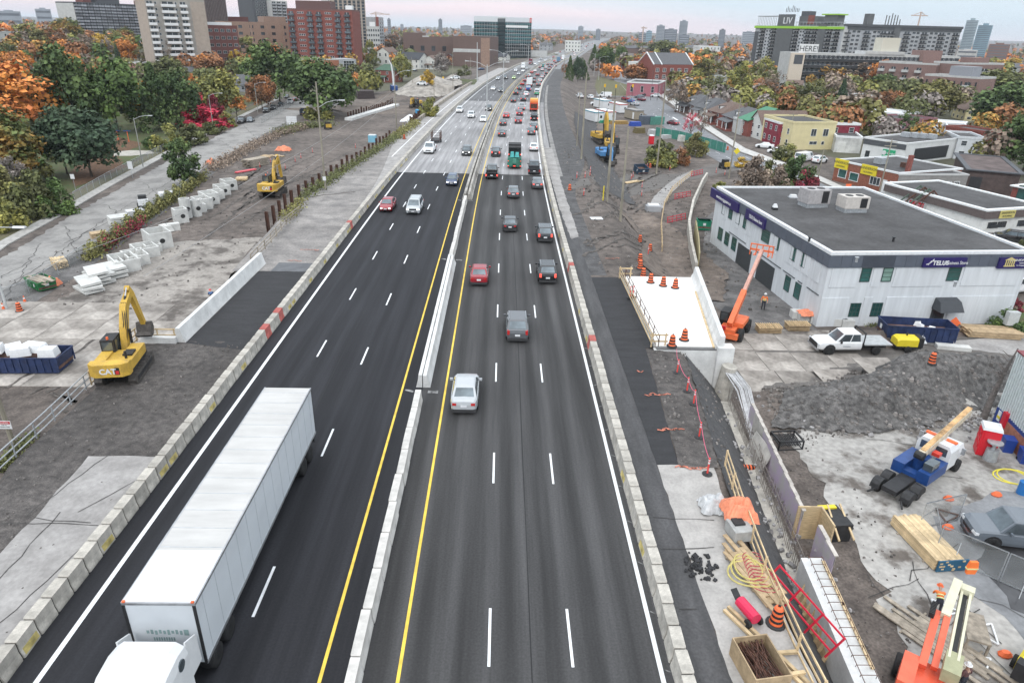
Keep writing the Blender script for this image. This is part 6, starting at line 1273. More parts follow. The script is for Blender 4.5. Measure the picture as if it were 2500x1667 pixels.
b=B().mat(mat('sign_gold',(.62,.52,.22),.5,.05)); x0=TO.W*.862
for k in range(5): b.box(x0+.05+k*.22,-.39,zc-.05,.1,.04,.55)
b.box(x0+.5,-.39,zc-.38,1.2,.04,.1); b.prism([(x0-.1,zc+.25),(x0+1.1,zc+.25),(x0+.5,zc+.55)],-.41,-.37,'y'); b.ob('sign_mark',TO.root)
def onleft(px,py):
 """height and place on the left wall of the white building"""
 d=ray(px,py); e=(BK-A).normalized(); nrm=Vector((e.y,-e.x)); tt=(A.dot(nrm))/(d.x*nrm.x+d.y*nrm.y); p=Vector((0,0,CAMH))+d*tt; return (Vector((p.x,p.y))-A).dot(e),p.z-z0
def lw(x0,y0,x1,y1,ox,oy,s,**k):
 a=onleft(ox+x0/s,oy+y0/s); c=onleft(ox+x1/s,oy+y1/s); return min(a[0],c[0]),max(a[0],c[0]),a,c
for x0,x1,ym,hh in ((1940,1965,398,1),(1990,2020,435,1),(2047,2078,468,1),(2103,2137,503,1),(2245,2310,605,1),(1900,1935,635,0),(1950,1985,675,0),(2003,2040,715,0)):
 u0_,u1_,a,c=lw(x0,ym,x1,ym,1200,400,3.357); TO.win('l',u0_,max(u1_,u0_+.8),H*.63 if hh else H*.17,H*.82 if hh else H*.39,fr=TEALF,gl=TEAL,by=3,t=.06,pane=True)
for x0,x1,ym,hh in ((320,370,660,1),(455,500,748,1),(535,575,795,1),(395,440,1028,0),(470,520,1085,0)):
 u0_,u1_,a,c=lw(x0,ym,x1,ym,1800,400,3.357); TO.win('l',u0_,max(u1_,u0_+.8),H*.63 if hh else H*.17,H*.82 if hh else H*.39,fr=TEALF,gl=TEAL,by=3,t=.06,pane=True)
for x0,x1,ym in ((2045,2160,780),(2190,2330,945)):
 u0_,u1_,a,c=lw(x0,ym,x1,ym,1200,400,3.357); TO.box('garage_door','l',u0_,u1_,0,H*.36,.05,mat('dark_shutter',(.05,.055,.06),.6,.15,4,stretch=(1,1,3)))
u=onleft(1700+250,640)[0]
TO.box('sign_board','l',onleft(1820,515)[0],onleft(1757,478)[0],fz-.1,H-.2,.36,NAVY); TO.box('sign_board','l',onleft(1882,550)[0],onleft(1838,525)[0],fz-.1,H-.2,.36,NAVY)
text('www.themortgagesource.ca','lettering',TO.root,(-.39,(onleft(1820,515)[0]+onleft(1757,478)[0])/2,zc),.62,WHITEP,rot=(pi/2,0,-pi/2),sx=.72); text('TELUS | Business Store','lettering',TO.root,(-.39,(onleft(1882,550)[0]+onleft(1838,525)[0])/2-.3,zc),.6,WHITEP,rot=(pi/2,0,-pi/2),sx=.66)
for u0_,u1_,z0_,z1_ in ((.165,.215,.63,.82),(.272,.322,.63,.82),(.60,.665,.63,.82),(.152,.205,.14,.335),(.262,.315,.14,.335)):
 o=TO.win('f',TO.W*u0_,TO.W*u1_,H*z0_,H*z1_,fr=TEALF,gl=TEAL if u0_!=.272 else BLIND,by=3,bx=1 if z0_>.5 else 3,t=.08,pane=True)
for u0_,u1_,z0_,z1_ in ((.02,.15,.56,.82),(.225,.262,.56,.82),(.335,.59,.56,.82),(.68,.97,.56,.82),(.0,.14,.0,.415),(.215,.255,.0,.415),(.325,.56,.0,.415),(.66,.985,.0,.415)): TO.box('wall_panel','f',TO.W*u0_,TO.W*u1_,H*z0_,H*z1_-.02,.07,WALLW)
for f in (.04,.11,.17,.235,.36,.50,.60,.72,.86): TO.box('wall_panel','l',30.4*f,30.4*(f+.045),H*.56,H*.82,.06,WALLW)
for u0_,u1_ in ((.02,.1),(.135,.165),(.19,.28),(.30,.52),(.62,.8)): TO.box('ledge','l',30.4*u0_,30.4*u1_,H*.415,H*.425,.09,DGREY)
B().mat(DF).bb(TO.W*.575,-.06,0,TO.W*.645,0,H*.27).mat(GW).bb(TO.W*.585,-.075,.3,TO.W*.635,-.06,H*.24).ob('door',TO.root)
AW=mat('charcoal_canvas',(.055,.06,.068),.7,.06); x0,x1=TO.W*.568,TO.W*.69
B().mat(AW).hexa([(x0,-1.5,H*.25),(x1,-1.5,H*.25),(x1,-.05,H*.25),(x0,-.05,H*.25),(x0+.15,-.9,H*.37),(x1-.15,-.9,H*.37),(x1-.15,-.05,H*.40),(x0+.15,-.05,H*.40)]).ob('awning',TO.root)
def roofpt(px,py): return P(px,py,z0+H+.06)
def rtu(px,py,label,w,d,h,m_,rz=.1):
 p=roofpt(px,py); t=thing('rooftop_unit',label,'air conditioner',(p.x,p.y,p.z),TO.rz+rz)
 B().mat(STEEL).bb(-w/2,0,.0,w/2,d,.5).ob('base',t); B().mat(m_).bb(-w/2-.08,-.08,.5,w/2+.08,d+.08,h).ob('casing',t)
 g=B().mat(DARK).bb(w*.12,-.1,.6,w*.42,-.082,h-.15).bb(w/2+.082,.3,.7,w/2+.1,d-.3,h-.2); g.ob('grille',t)
 for k in range(2): B().mat(DARK).cyl((-w*.22+k*w*.46,d*.5,h),(-w*.22+k*w*.46,d*.5,h+.05),d*.24,None,14).ob('fan',t)
rtu(1995,508,'grey rooftop air conditioner with dark grilles, left one on the white building',2.9,2.0,2.2,mat('unit_grey',(.40,.38,.38),.7,.1)); rtu(2088,520,'beige rooftop air conditioner, right one on the white building',2.9,1.9,1.9,mat('unit_beige',(.56,.52,.48),.7,.06),.02)
p=roofpt(1891,512); t=thing('roof_vent','small white roof vent on a dark kerb on the white building','vent',p); B().mat(DARK).box(0,0,.15,.6,.6,.3).ob('kerb',t); B().mat(WHITEP).box(0,0,.5,.55,.55,.4,top=.5).ob('hood',t)
p=roofpt(1936,483); t=thing('roof_hatch','low white roof hatch left of the grey rooftop unit','hatch',p); B().mat(WHITEP).box(0,0,.2,.9,.7,.4,top=.8).ob('lid',t); B().mat(STEEL).box(0,0,.05,1.1,.9,.1).ob('kerb',t)
for k,(px,py) in enumerate(((1975,590),(2090,640),(2180,590),(2330,700))): p=roofpt(px,py); tag(B().mat(STEEL if k % 2 else DARK).cyl((0,0,0),(0,0,.45),.12,None,8).cyl((0,0,.45),(0,0,.5),.2,None,8).ob('roof_pipe',None,loc=p),('dark roof pipe nearest the roof edge sign','steel roof pipe in the middle of the white building roof','dark roof pipe below the beige rooftop unit','steel roof pipe near the right corner of the roof')[k],'pipe')
t=thing('roof_truss_stack','stack of rusty triangular steel trusses behind the white building','trusses',G(2262,530));
for k in range(4):
 b=B().mat(RUST if k % 2==0 else mat('green_beam',(.09,.13,.10),.8,.1)); y=k*1.3
 b.beam((-4.5,y,.2),(0,y,4.4),.16,.2); b.beam((4.5,y,.2),(0,y,4.4),.16,.2); b.beam((-4.5,y,.2),(4.5,y,.2),.14,.2)
 for q in (-2,0,2): b.beam((q,y,.2),(q*.5,y,4.4-abs(q*.5)*.9),.1,.1)
 b.ob('truss',t)
A=P(2430,1015,-4); BK2=P(2520,880,-4)
t=Bld('metal_shed','metal shed with pale ribbed cladding over a blue base at the right edge','shed',P(2420,1042,-4),P(2545,1178,-4),9,6.4,mat('ribbed_grey',(.60,.65,.65),.5,.05),z0=-4)
t.box('blue_base','f',-.05,t.W,0,1.8,.06,paint('base_blue',(.02,.05,.22),.6)); t.box('brick_base','f',1.4,t.W,0,1.5,.09,brick('shed',(.36,.15,.10)))
for k in range(int(t.W/.28)): t.box('cladding_rib','f',k*.28,k*.28+.12,1.8,6.35,.07,mat('ribbed_grey',(.5,.54,.54)))
B().mat(mat('maroon_roof',(.22,.05,.06),.6,.1)).bb(-.1,-.1,6.4,t.W+.1,9.1,6.5).ob('roof',t.root)
t.box('notice','f',.35,.75,.9,1.7,.1,WHITEP); t.box('notice','f',.35,.75,1.1,1.3,.11,YS); t.box('red_cabinet','f',1.25,1.7,.9,2.1,.3,paint('cabinet_red',(.55,.02,.04)))
# ---------------------------------------------------------------- barriers, bridge widening, rails
BP=[(-.34,0),(.34,0),(.34,.1),(.27,.40),(.25,.88),(-.25,.88),(-.27,.40),(-.34,.1)]
def block_mesh(L,prof,m,sc=1.0):
 b=B().mat(m); b.loft([[(x*sc*k,y,z*kz) for x,z in prof] for y,k,kz in ((-L/2,.90,.97),(-L/2+.05,1,1),(L/2-.05,1,1),(L/2,.90,.97))]); b.mat(JNT); b.loft([[(x*.8,y,z*.93) for x,z in prof] for y in (L/2,L/2+.07)]); return b.mesh('barrier')
JNT=mat('joint_shadow',(.05,.045,.04),.95)
BL=block_mesh(1.10,BP,CONC); RED=paint('faded_red_paint',(.50,.13,.11),.8,.15); YEL=mat('worn_yellow_paint',(.56,.46,.17),.85,.25,2)
ST_R=B().mat(YEL).hexa([(.346,-.45,.1),(.346,.45,.1),(.278,.45,.40),(.278,-.45,.40),(.33,-.45,.1),(.33,.45,.1),(.26,.45,.40),(.26,-.45,.40)]).mesh('painted_stripe')
def row(x,y0,y1,side,red,stripe,lab,step=1.17):
 y=y0; i=0
 while y<y1:
  h=chead(y); r=any(abs(y-q)<step/2 for q in red); s_=(i*7919 % 100)<stripe
  o=put('barrier_block',BL,None,(x+cshift(y)+RU(-.02,.02),y,.03),h+RU(-.03,.03),RED if r else None)
  pt='short of' if y<49 else 'beside' if y<67 else 'beyond'; lb_=f'{lab} {pt} the bridge'; tag(o,f'red painted barrier block in the {lb_}' if r else f'yellow striped barrier block in the {lb_}' if s_ else f'plain grey barrier block in the {lb_}','barrier',f'barrier blocks of the {lb_}')
  if s_ and not r:
   p=put('painted_stripe',ST_R,o,None,0 if side>0 else pi)
  y+=step; i+=1
row(-18.85,13,133,1,(50.6,54.1,83.5),26,'row left of the highway'); row(7.35,13,133,-1,(48.9,68.5),12,'row right of the highway')
def run(name,prof,xo,y0,y1,m,z=.03,step=5.0,kind='stuff',gap=0):
 b=B().mat(m); y=y0; rings=[]
 while y<=y1: rings.append([(px_+xo+cshift(y),y,pz_+z) for px_,pz_ in prof]); y+=step
 b.loft(rings); return tag(b.ob(name),kind=kind)
run('far_barrier',BP,-18.85,133.5,900,CONC); run('far_barrier',BP,7.35,133.5,900,CONC,step=5)
run('old_highway_wall',[(-.35,-1),(.35,-1),(.28,.95),(-.28,.95)],-27.3+2.6,190,330,mat('old_stained_concrete',(.36,.32,.27),.9,.2,.4,fine=.1),kind='structure')
MB=block_mesh(2.33,[(x*.78,z) for x,z in BP],mat('median_concrete',(.60,.58,.55),.9,.12,1.2,.1,rnd=.08))
def mrow(y0,y1,lab,x0=-5.35):
 y=y0
 while y<y1:
  tag(put('barrier_block',MB,None,(x0+cshift(y)+RU(-.03,.03),y,.03),chead(y)+RU(-.012,.012)),'long narrow concrete barrier block in the median row '+lab,'barrier','median barrier blocks '+lab); y+=2.38
mrow(13,41.5,'nearer than the doubled white wall'); mrow(71.5,99,'beyond the doubled white wall')
t=thing('double_median_wall','doubled white concrete median wall with a dark slot, tallest part of the median','wall',(-5.3,42.2,.03))
for k in range(5):
 y0=k*5.6; B().mat(CONCW).loft([[(x,y0+.03,z) for x,z in ((-.5,0),(-.06,0),(-.06,.98),(-.3,.98),(-.38,.4))],[(x,y0+5.57,z) for x,z in ((-.5,0),(-.06,0),(-.06,.98),(-.3,.98),(-.38,.4))]]).ob('wall_segment',t)
 B().mat(CONCW).loft([[(x,y0+.03,z) for x,z in ((0,0),(.5,0),(.34,.4),(.25,.92),(0,.92))],[(x,y0+5.57,z) for x,z in ((0,0),(.5,0),(.34,.4),(.25,.92),(0,.92))]]).ob('wall_segment',t)
run('old_median',[(-.75,0),(-.62,.06),(-.45,.9),(-.12,.9),(-.1,.3),(.1,.3),(.12,.85),(.40,.85),(.62,.06),(.75,0)],-5.2,100,900,mat('old_median_concrete',(.37,.35,.32),.9,.2,.5,fine=.1),kind='structure')
sp=B().mat(mat('lime_dust',(.58,.58,.57),.95,.25,2.0,thr=(.45,.6)))
DECKM=mat('fresh_deck_concrete',(.80,.79,.76),.85,.05,.5,fine=.03)
t=thing('bridge_deck','fresh white concrete bridge deck with parapet, orange barrels standing on it','bridge',(0,0,0))
B().mat(DECKM).hexa([(12.45,49.4,-.35),(17.6,49.4,-.35),(20.0,66.3,-.35),(12.45,66.3,-.35),(12.45,49.4,.22),(17.6,49.4,.22),(20.0,66.3,.22),(12.45,66.3,.22)]).ob('deck_slab',t)
for k in range(3):
 a,c=k/3,(k+.985)/3; x0,x1=17.25+2.4*a,17.25+2.4*c; y0,y1=49.1+17.6*a,49.1+17.6*c
 B().mat(CONCW).loft([[(x0+dx,y0,z) for dx,z in ((-.05,.2),(.62,-.4),(.62,1.25),(.25,1.25),(.14,.55))],[(x1+dx,y1,z) for dx,z in ((-.05,.2),(.62,-.4),(.62,1.25),(.25,1.25),(.14,.55))]]).ob('parapet',t)
B().mat(CONCW).bb(17.3,48.6,-4,18.6,49.6,.45).ob('pillar',t); B().mat(CONCW).bb(12.3,48.95,-4.2,18.0,49.38,.05).ob('abutment',t)
B().mat(mat('joint_steel',(.14,.14,.14),.7,.1)).bb(12.5,49.0,.05,17.4,49.38,.17).ob('joint',t)
b=B().mat(WOOD).beam((17.1,49.2,.27),(18.9,62,.27),.14,.1); b.ob('plank',t)
t=thing('deck_guard_rail','timber and steel guard rail with stirrup bars along the edge of the white deck','guard rail',(12.35,49.4,.05))
for k in range(9): B().mat(RUST).beam((.35,k*2.05,0),(.35,k*2.05,1.1),.05,.05).ob('post',t)
for z,x,m_ in ((.35,-.05,WOOD),(.65,.0,WOOD),(.95,.05,WOOD)): B().mat(m_).beam((x-.15,0,z),(x-.15,16.8,z),.05,.09).ob('rail',t)
for z in (.6,1.05): B().mat(RUST).beam((.35,0,z),(.35,16.6,z),.04,.04).ob('rail',t)
b=B().mat(RUST)
for k in range(84): b.beam((.12,k*.2,0),(.12,k*.2,.42),.025,.025)
tag(b.ob('stirrup_bar',t),kind='stuff')
for y in (0.1,16.7):
 for x in (-.2,.9): B().mat(WOOD).beam((x,y,0),(x,y,1.25),.09,.09).ob('post',t)
 for z in (.5,1.05): B().mat(WOOD).beam((-.3,y+.06,z),(1.1,y+.06,z),.04,.12).ob('cross_rail',t)
t=thing('bridge_parapet','long white concrete bridge parapet beside the fresh deck asphalt on the left','wall',(-25.0,49.0,.02))
for k in range(4):
 y0,y1=k*4.98,k*4.98+4.95
 B().mat(CONCW).loft([[(x,y,z) for x,z in ((-.3,-.6),(.34,0),(.22,.35),(.02,1.2),(-.3,1.2))] for y in (y0,y1)]).ob('wall_segment',t)
B().mat(CONCW).bb(-3.0,-.25,-1,-.3,.2,.5).ob('end_wall',t)
def rail_fence(label,pts,m,h=1.05,post=2.0,rails=(.55,1.05),r=.04,name='guard_rail',z0=None,wood=False,low=None):
 p0=Vector(pts[0]); t=thing(name,label,'railing',p0); q=[Vector(p)-p0 for p in pts]
 for p,h_ in along(q,post):
  if wood: B().mat(m).beam(p,p+Vector((0,0,h)),.09,.09).ob('post',t)
  else: B().mat(m).cyl(p,p+Vector((0,0,h)),r,None,6).ob('post',t)
 for z in rails:
  if wood:
   for a,c in zip(q,q[1:]): B().mat(m).beam(a+Vector((0,0,z)),c+Vector((0,0,z)),.05,.1).ob('rail',t)
  else: B().mat(m).tube([v+Vector((0,0,z)) for v in q],r,6).ob('rail',t)
 return t
t=rail_fence('galvanised pipe railing along the left edge of the soil strip',[(-27.6,31.2,.02),(-27.75,36,.02),(-28.1,41.8,.02)],STEEL,rails=(.2,.62,1.05),r=.045)
B().mat(STEEL).tube([(0,0,1.05),(-.05,-.45,.95),(-.05,-.55,.3),(0,-.5,0)],.045,6).ob('end_loop',t)
rail_fence('timber railing in front of the near excavator',[(-28.1,41.9,.02),(-28.4,46.5,.02),(-28.5,49.3,.02)],WOOD,post=2.4,rails=(.15,.6,1.05),wood=True); rail_fence('low timber railing across the end of the white parapet',[(-28.2,49.3,.0),(-25.4,49.35,.0)],WOOD,post=1.3,rails=(.5,1.0),wood=True)
up=[G(x*D,y*D) for x,y in ((578,607),(622,560),(655,520),(690,492))]; up=[Vector((max(p.x,xL(p.y)),p.y,.02)) for p in [P(x*D,y*D) for x,y in ((578,607),(622,560),(655,520),(690,492))]]
rail_fence('timber and pipe railing between the white parapet and the steel piles',up,WOODG,post=2.6,rails=(.3,.65,1.05),wood=True)
B().mat(WOOD)
hm=B().mat(RUST).bb(-.19,-.2,0,-.16,.2,1).bb(.16,-.2,0,.19,.2,1).bb(-.16,-.015,0,.16,.015,1).mesh('steel_pile')
def piles(pts,h,lab,n,top=None):
 pts=[Vector(p) for p in pts]; L_=sum((c-a).length for a,c in zip(pts,pts[1:]))
 for i,(p,hh) in enumerate(along(pts,L_/n)):
  o=put('steel_pile',hm,None,p,hh+pi/2); z=gz(p.x,p.y); o.location.z=z-.3; o.scale.z=(top-z+RU(-.1,.6)+.3) if top is not None else h*RU(.85,1.1); tag(o,lab,'steel pile',lab)
piles([(-29.9,86,0),(-30.4,97,0),(-27.6,132,0),(-25.6,160,0)],3,'rusty steel pile in the row along the old shoulder left of the highway',24,1.1)
piles(gd((800,272),(850,258),(905,238)),2.2,'short rusty steel pile on the pale concrete strip in the middle of the yard',22); piles([(-24.2,186,0),(-22.6,215,0)],3,'rusty steel pile beside the white tarp at the old highway wall',12,1.3)
q=gd((798,276),(908,243)); b=B().mat(CONCW); b.beam(q[0]+Vector((.6,-1.5,.4)),q[1]+Vector((.6,-1.5,.4)),2.4,.8); tag(b.ob('concrete_footing'),'long pale concrete footing strip in front of the short steel piles','footing')
q=gd((985,232),(1010,220));
# ---- poles, lamps, wires
PW=mat('pole_wood',(.30,.275,.22),.9,.15,2,stretch=(1,1,.2)); LAMPG=mat('lamp_grey',(.48,.50,.50),.5,.06)
def pole(base,ytop,label,r=.15,arms=(),cross=(),m=PW,name='utility_pole',cat='pole',group=None,lamp=True,extra=None):
 p=G(*base) if not isinstance(base,Vector) else base; h=height_for(p,ytop); t=thing(name,label,cat,p,0,group); B().mat(m).cyl((0,0,-.3),(0,0,h),r,r*.62,8).ob('post',t)
 for hf,L_,rise in arms:
  z=h*hf; s_=1 if L_>0 else -1; B().mat(LAMPG).tube([(0,0,z),(L_*.4,0,z+rise*.7),(L_*.8,0,z+rise),(L_,0,z+rise)],.05,5).ob('arm',t); B().mat(LAMPG).loft([[(L_-s_*.1,-.1,z+rise-.06),(L_-s_*.1,.1,z+rise-.06),(L_-s_*.1,.07,z+rise+.08),(L_-s_*.1,-.07,z+rise+.08)],[(L_+s_*.75,-.17,z+rise-.04),(L_+s_*.75,.17,z+rise-.04),(L_+s_*.75,.12,z+rise+.1),(L_+s_*.75,-.12,z+rise+.1)]]).ob('lamp_head',t)
 for hf in cross: B().mat(PW).beam((-1.1,0,h*hf),(1.1,0,h*hf),.1,.12).ob('crossarm',t)
 return t,p,h
gp='poles'
tA,pA,hA=pole((795,463),200,'tall wooden pole with a lamp arm and a small white notice beside the steel piles',.17,((.77,3.2,1.1),)); B().mat(WHITEP).box(.0,-.2,1.7,.5,.03,.6).ob('notice',tA)
tB,pB,hB=pole((969,326),160,'wooden pole with lamp arm beside the white tarp at the old wall',.17,((.84,3.6,1.6),))
pc=G(45,1090); pc.x-=.3; t,pC,hC=pole(pc,620,'wooden pole with a DANGER sign at the left edge',.17,((.92,-.6,.3),))
b=B().mat(WHITEP).box(.0,-.22,1.9,.95,.03,.62); b.ob('sign_board',t); B().mat(paint('danger_red',(.55,.03,.04))).box(0,-.24,2.08,.88,.012,.2).ob('sign_band',t); text('DANGER','lettering',t,(0,-.25,2.08),.17,WHITEP,ext=.004)
text('DUE TO','lettering',t,(0,-.24,1.88),.1,DF,ext=.004); text('OVERHEAD WIRES','lettering',t,(0,-.24,1.74),.085,DF,ext=.004)
lp=Vector((-34.6,62.5,4.3)); t=thing('street_lamp','white lamp head reaching in from the left edge over the sidewalk','street lamp',(lp.x-7,lp.y,gz(lp.x-7,lp.y))); B().mat(LAMPG).cyl((0,0,0),(0,0,lp.z+4),.12,.08,8).ob('post',t)
lq=P(62,556,4.3); t.location=(lq.x-4.2,lq.y,gz(lq.x-4.2,lq.y)); dz=4.3-t.location.z; B().mat(LAMPG).tube([(0,0,dz-.4),(1.6,0,dz),(3.2,0,dz)],.05,5).ob('arm',t); B().mat(WHITEP).loft([[(3.0,-.14,dz-.05),(3.0,.14,dz-.05),(3.0,.1,dz+.12),(3.0,-.1,dz+.12)],[(4.2,-.22,dz-.03),(4.2,.22,dz-.03),(4.2,.15,dz+.12),(4.2,-.15,dz+.12)]]).ob('lamp_head',t)
for base,yt,lb,kw in (((1481.5,492),244,'tall wooden pole in the earth bank, nearest the yellow stake',dict(r=.21)),((1514,540),312,'wooden pole right of the tallest one, beside the white board',dict(r=.2)),((1602,424),188,'wooden pole beside the lumber and the green shrub',dict(r=.2)),((1419,390),178,'wooden pole at the foot of the dark embankment',dict(r=.2)),((1408,358),222,'thin pole behind the embankment pole',dict(r=.12)),((1779,436),240,'wooden pole with yellow pedestrian sign beside the town street',dict(r=.16,cross=(.93,))),((1923,358),276,'wooden pole with transformers at the yellow house',dict(r=.15,cross=(.95,))),((2145,476),340,'wooden pole before the brick workshop',dict(r=.15,cross=(.95,.88))),((1993,456),364,'wooden pole with a green street sign at the road bend',dict(r=.15)),
 ((1459,310),190,'thin pole behind the site cabins',dict(r=.11)),((1376,194),124,'grey pole at the highway bend beside the dark pines',dict(r=.14)),((1511,236),190,'grey signal pole at the crossing',dict(r=.1)),((1588,246),170,'dark lamp post at the crossing, left one',dict(r=.1,m=DF)),((1604,246),176,'dark lamp post at the crossing, right one',dict(r=.1,m=DF)),((1718,300),218,'wooden pole before the narrow white house',dict(r=.12,cross=(.95,))),((1746,218),178,'dark pole behind the brick row',dict(r=.12)),((2136,262),218,'pale pole with transformer beside the square brick house',dict(r=.14)),((2314,268),242,'pale leaning pole below the olive brown tree',dict(r=.14)),((2064,198),176,'pale pole before the orange maple',dict(r=.14)),
 ((905,150),104,'pole behind the clinic',dict(r=.12)),((1007,205),140,'pole right of the golden tree',dict(r=.11)),((1049,195),150,'pole before the white cottage',dict(r=.11)),((1136,190),145,'pole at the side road, left',dict(r=.11)),((1149,196),140,'pole at the side road, right',dict(r=.11)),((1060,240),165,'pole in the grey sand heap',dict(r=.12,arms=((.97,3.5,.8),))),((1106,228),125,'lamp post beside the grey sand heap',dict(r=.12,arms=((.95,3,1.2),))),((1165,200),104,'high mast lamp at the side road',dict(r=.25,m=LAMPG)),((1336,138),96,'lamp pole at the far bend, left',dict(r=.15,m=LAMPG)),((1316,140),100,'lamp pole beside the long white sign back',dict(r=.15,m=LAMPG)),((1450,186),132,'lamp post pair on the slip road, left',dict(r=.13,m=LAMPG,arms=((.97,-4,.8),))),((1461,196),140,'lamp post pair on the slip road, right',dict(r=.13,m=LAMPG,arms=((.97,4,.8),)))): pole(base,yt,lb,**kw)
gl2='lamps along the side street'
for base,yt,lb in (((350,409),288,'grey street lamp nearest us on the side street, by the garden'),((523,324),232,'grey street lamp among the scarlet bushes'),((630,276),205,'grey street lamp before the rusty tree by the parked cars')): pole(base,yt,lb,.11,((.97,3.0,.75),),m=mat('lamp_post_steel',(.36,.36,.34),.6,.08),name='street_lamp',cat='street lamp',group=gl2)
for y,yt,lb in ((165,158,'double armed highway lamp standing in the median, nearer one'),(252,128,'double armed highway lamp in the median, further one'),(420,112,'double armed highway lamp in the median at the bend')):
 pole(Vector((-5.2+cshift(y),y,.5)),yt,lb,.14,((.96,4.2,1.2),(.96,-4.2,1.2)),m=LAMPG,name='highway_lamp',cat='street lamp',group='highway lamps')
def wire(a,c,sag,lab,r=.022):
 a,c=Vector(a),Vector(c); tag(B().mat(mat('cable_grey',(.34,.34,.34),.6,.1)).tube([a.lerp(c,k/14)-Vector((0,0,sag*4*(k/14)*(1-k/14))) for k in range(15)],r,4).ob('overhead_wire'),lab,'wire','overhead wires')
wire(pB+Vector((0,0,hB*.66)),pA+Vector((-6,-12,4.2)),.9,'overhead wire sagging over the yard from the pole by the white tarp'); wire(pA+Vector((-6,-12,4.2)),Vector((-46,50,2.6)),1.2,'overhead wire sagging across the yard in front of the concrete boxes'); wire(pB+Vector((0,0,hB*.55)),Vector((-34,62,.8)),1.4,'lower overhead wire crossing the yard towards the near excavator')
wire(pB+Vector((0,0,hB*.7)),(-12,300,9),2.5,'overhead wire running up the highway edge past the sand heap')
# ---- chain link fences
CL=mat('chain_link',(.34,.36,.36),.6,.2,30,alpha=.30); CLG=mat('green_screen',(.05,.22,.17),.8,.12,1)
def clfence(label,pts,h=1.8,post=3.0,net=CL,m=STEEL,group=None):
 p0=Vector(pts[0]); t=thing('chain_link_fence',label,'fence',p0,0,group); q=[Vector(p)-p0 for p in pts]
 pm_=B().mat(m).cyl((0,0,0),(0,0,h),.035,None,6).mesh('post')
 for p,_ in along(q,post): put('post',pm_,t,p)
 up=Vector((0,0,h)); B().mat(m).tube([v+up for v in q],.03,5).ob('top_rail',t); b=B().mat(net)
 for a,c in zip(q,q[1:]): b.quad(a,c,c+up*.99,a+up*.99)
 b.ob('netting',t); return t
clfence('long chain link fence of the park along the sidewalk',gd((172,462),(250,415),(330,372),(388,342)),1.5); clfence('chain link fence behind the parked cars on the side street',gd((600,285*1.0),(640,262),(668,245)),1.8)
clfence('sagging chain link fence between the yard and the side street',gd((8,695),(60,678),(110,650),(150,622),(195,590),(250,560)),1.5); clfence('chain link fence hidden in the wild hedge',gd((250,560),(330,500),(420,445),(480,400)),1.7); clfence('green screened fence beside the town street',gd((1505,312),(1560,322),(1620,338),(1665,352)),2.4,net=CLG); clfence('chain link fence before the brick workshop',gd((1962,452),(2010,478),(2055,490),(2130,498),(2240,512)),1.8); clfence('bent chain link fence behind the olive shrub',gd((1682,358),(1712,370)),1.6)
# ---- traffic barrels, posts, cones
bm=B().mat(DARK).lathe([(.0,0),(.42,0),(.42,.06),(.34,.10),(0,.10)],14).mesh('base')
db=B()
for k in range(7):
 z=.10+k*.125; r0,r1=.29-.014*k,.29-.014*(k+1); db.mat(ORANGE if k % 2==0 else DARK).lathe([(r0,z),(r1,z+.125)] if k<6 else [(r0,z),(r1*.8,z+.1),(.06,z+.13)],14)
db.mat(DARK).box(0,0,1.03,.12,.05,.08); dm=db.mesh('drum')
def barrel(p,lab,grp=None,tilt=None,s=1.0):
 t=thing('traffic_barrel',lab,'barrel',p,RU(0,3),grp); put('drum',dm,t); put('base',bm,t); t.scale=(s,s,s)
 if tilt: t.rotation_euler=tilt
gbk='orange and black traffic barrels'
for px,py,z,lb in ((1588,690,.22,'traffic barrel on the white deck, far left of the far three'),(1618.5,698,.22,'traffic barrel on the white deck, middle of the far three'),(1648,703,.22,'traffic barrel on the white deck, nearest the parapet at the far end'),(1640,845,.22,'traffic barrel at the near edge of the white deck, left one'),(1670,830,.22,'traffic barrel at the near edge of the white deck, right one'),(1570,676,None,'traffic barrel on the soil just behind the deck corner'),(1562.5,656,None,'traffic barrel in the line of two touching behind the deck, nearer'),(1562,640,None,'traffic barrel in the line of two touching behind the deck, further'),(1586.6,613,None,'traffic barrel beside the slim post at the earth bank'),(1562,591,None,'leaning traffic barrel before the curved wall'),(1390.6,465,None,'traffic barrel alone beside the pale road edge'),
 (2273.7,887,None,'traffic barrel alone on the muddy track before the gravel mound'),(48.5,760,None,'traffic barrel between two cones by the sagging fence'),(1893,1522,.04,'tilted traffic barrel with wide base on the concrete platform near us'),(1764.5,362,None,'traffic barrel at the side of the town street, left'),(1775.8,367,None,'traffic barrel at the side of the town street, right'),(987,340,.05,'traffic barrel on the old shoulder beside the steel piles'),(1587,410,None,'far traffic barrel by the pole shrubs')):
 p=P(px,py,z) if z is not None else G(px,py); barrel(p,lb,gbk)
p=P(1808,1143,-3.4); barrel(p,'traffic barrel lying on its side in the trench',gbk,(0,pi/2,.1))
pm=B().mat(TUBEO).cyl((0,0,.05),(0,0,1.1),.055,.05,8); pm.mat(WHITEP).cyl((0,0,.72),(0,0,.84),.06,.06,8).cyl((0,0,.92),(0,0,1.0),.058,.058,8); pmesh=pm.mesh('post'); pbase=B().mat(DARK).lathe([(0,0),(.3,0),(.3,.04),(.12,.08),(0,.08)],12).mesh('base')
gt='slim orange red marker posts'
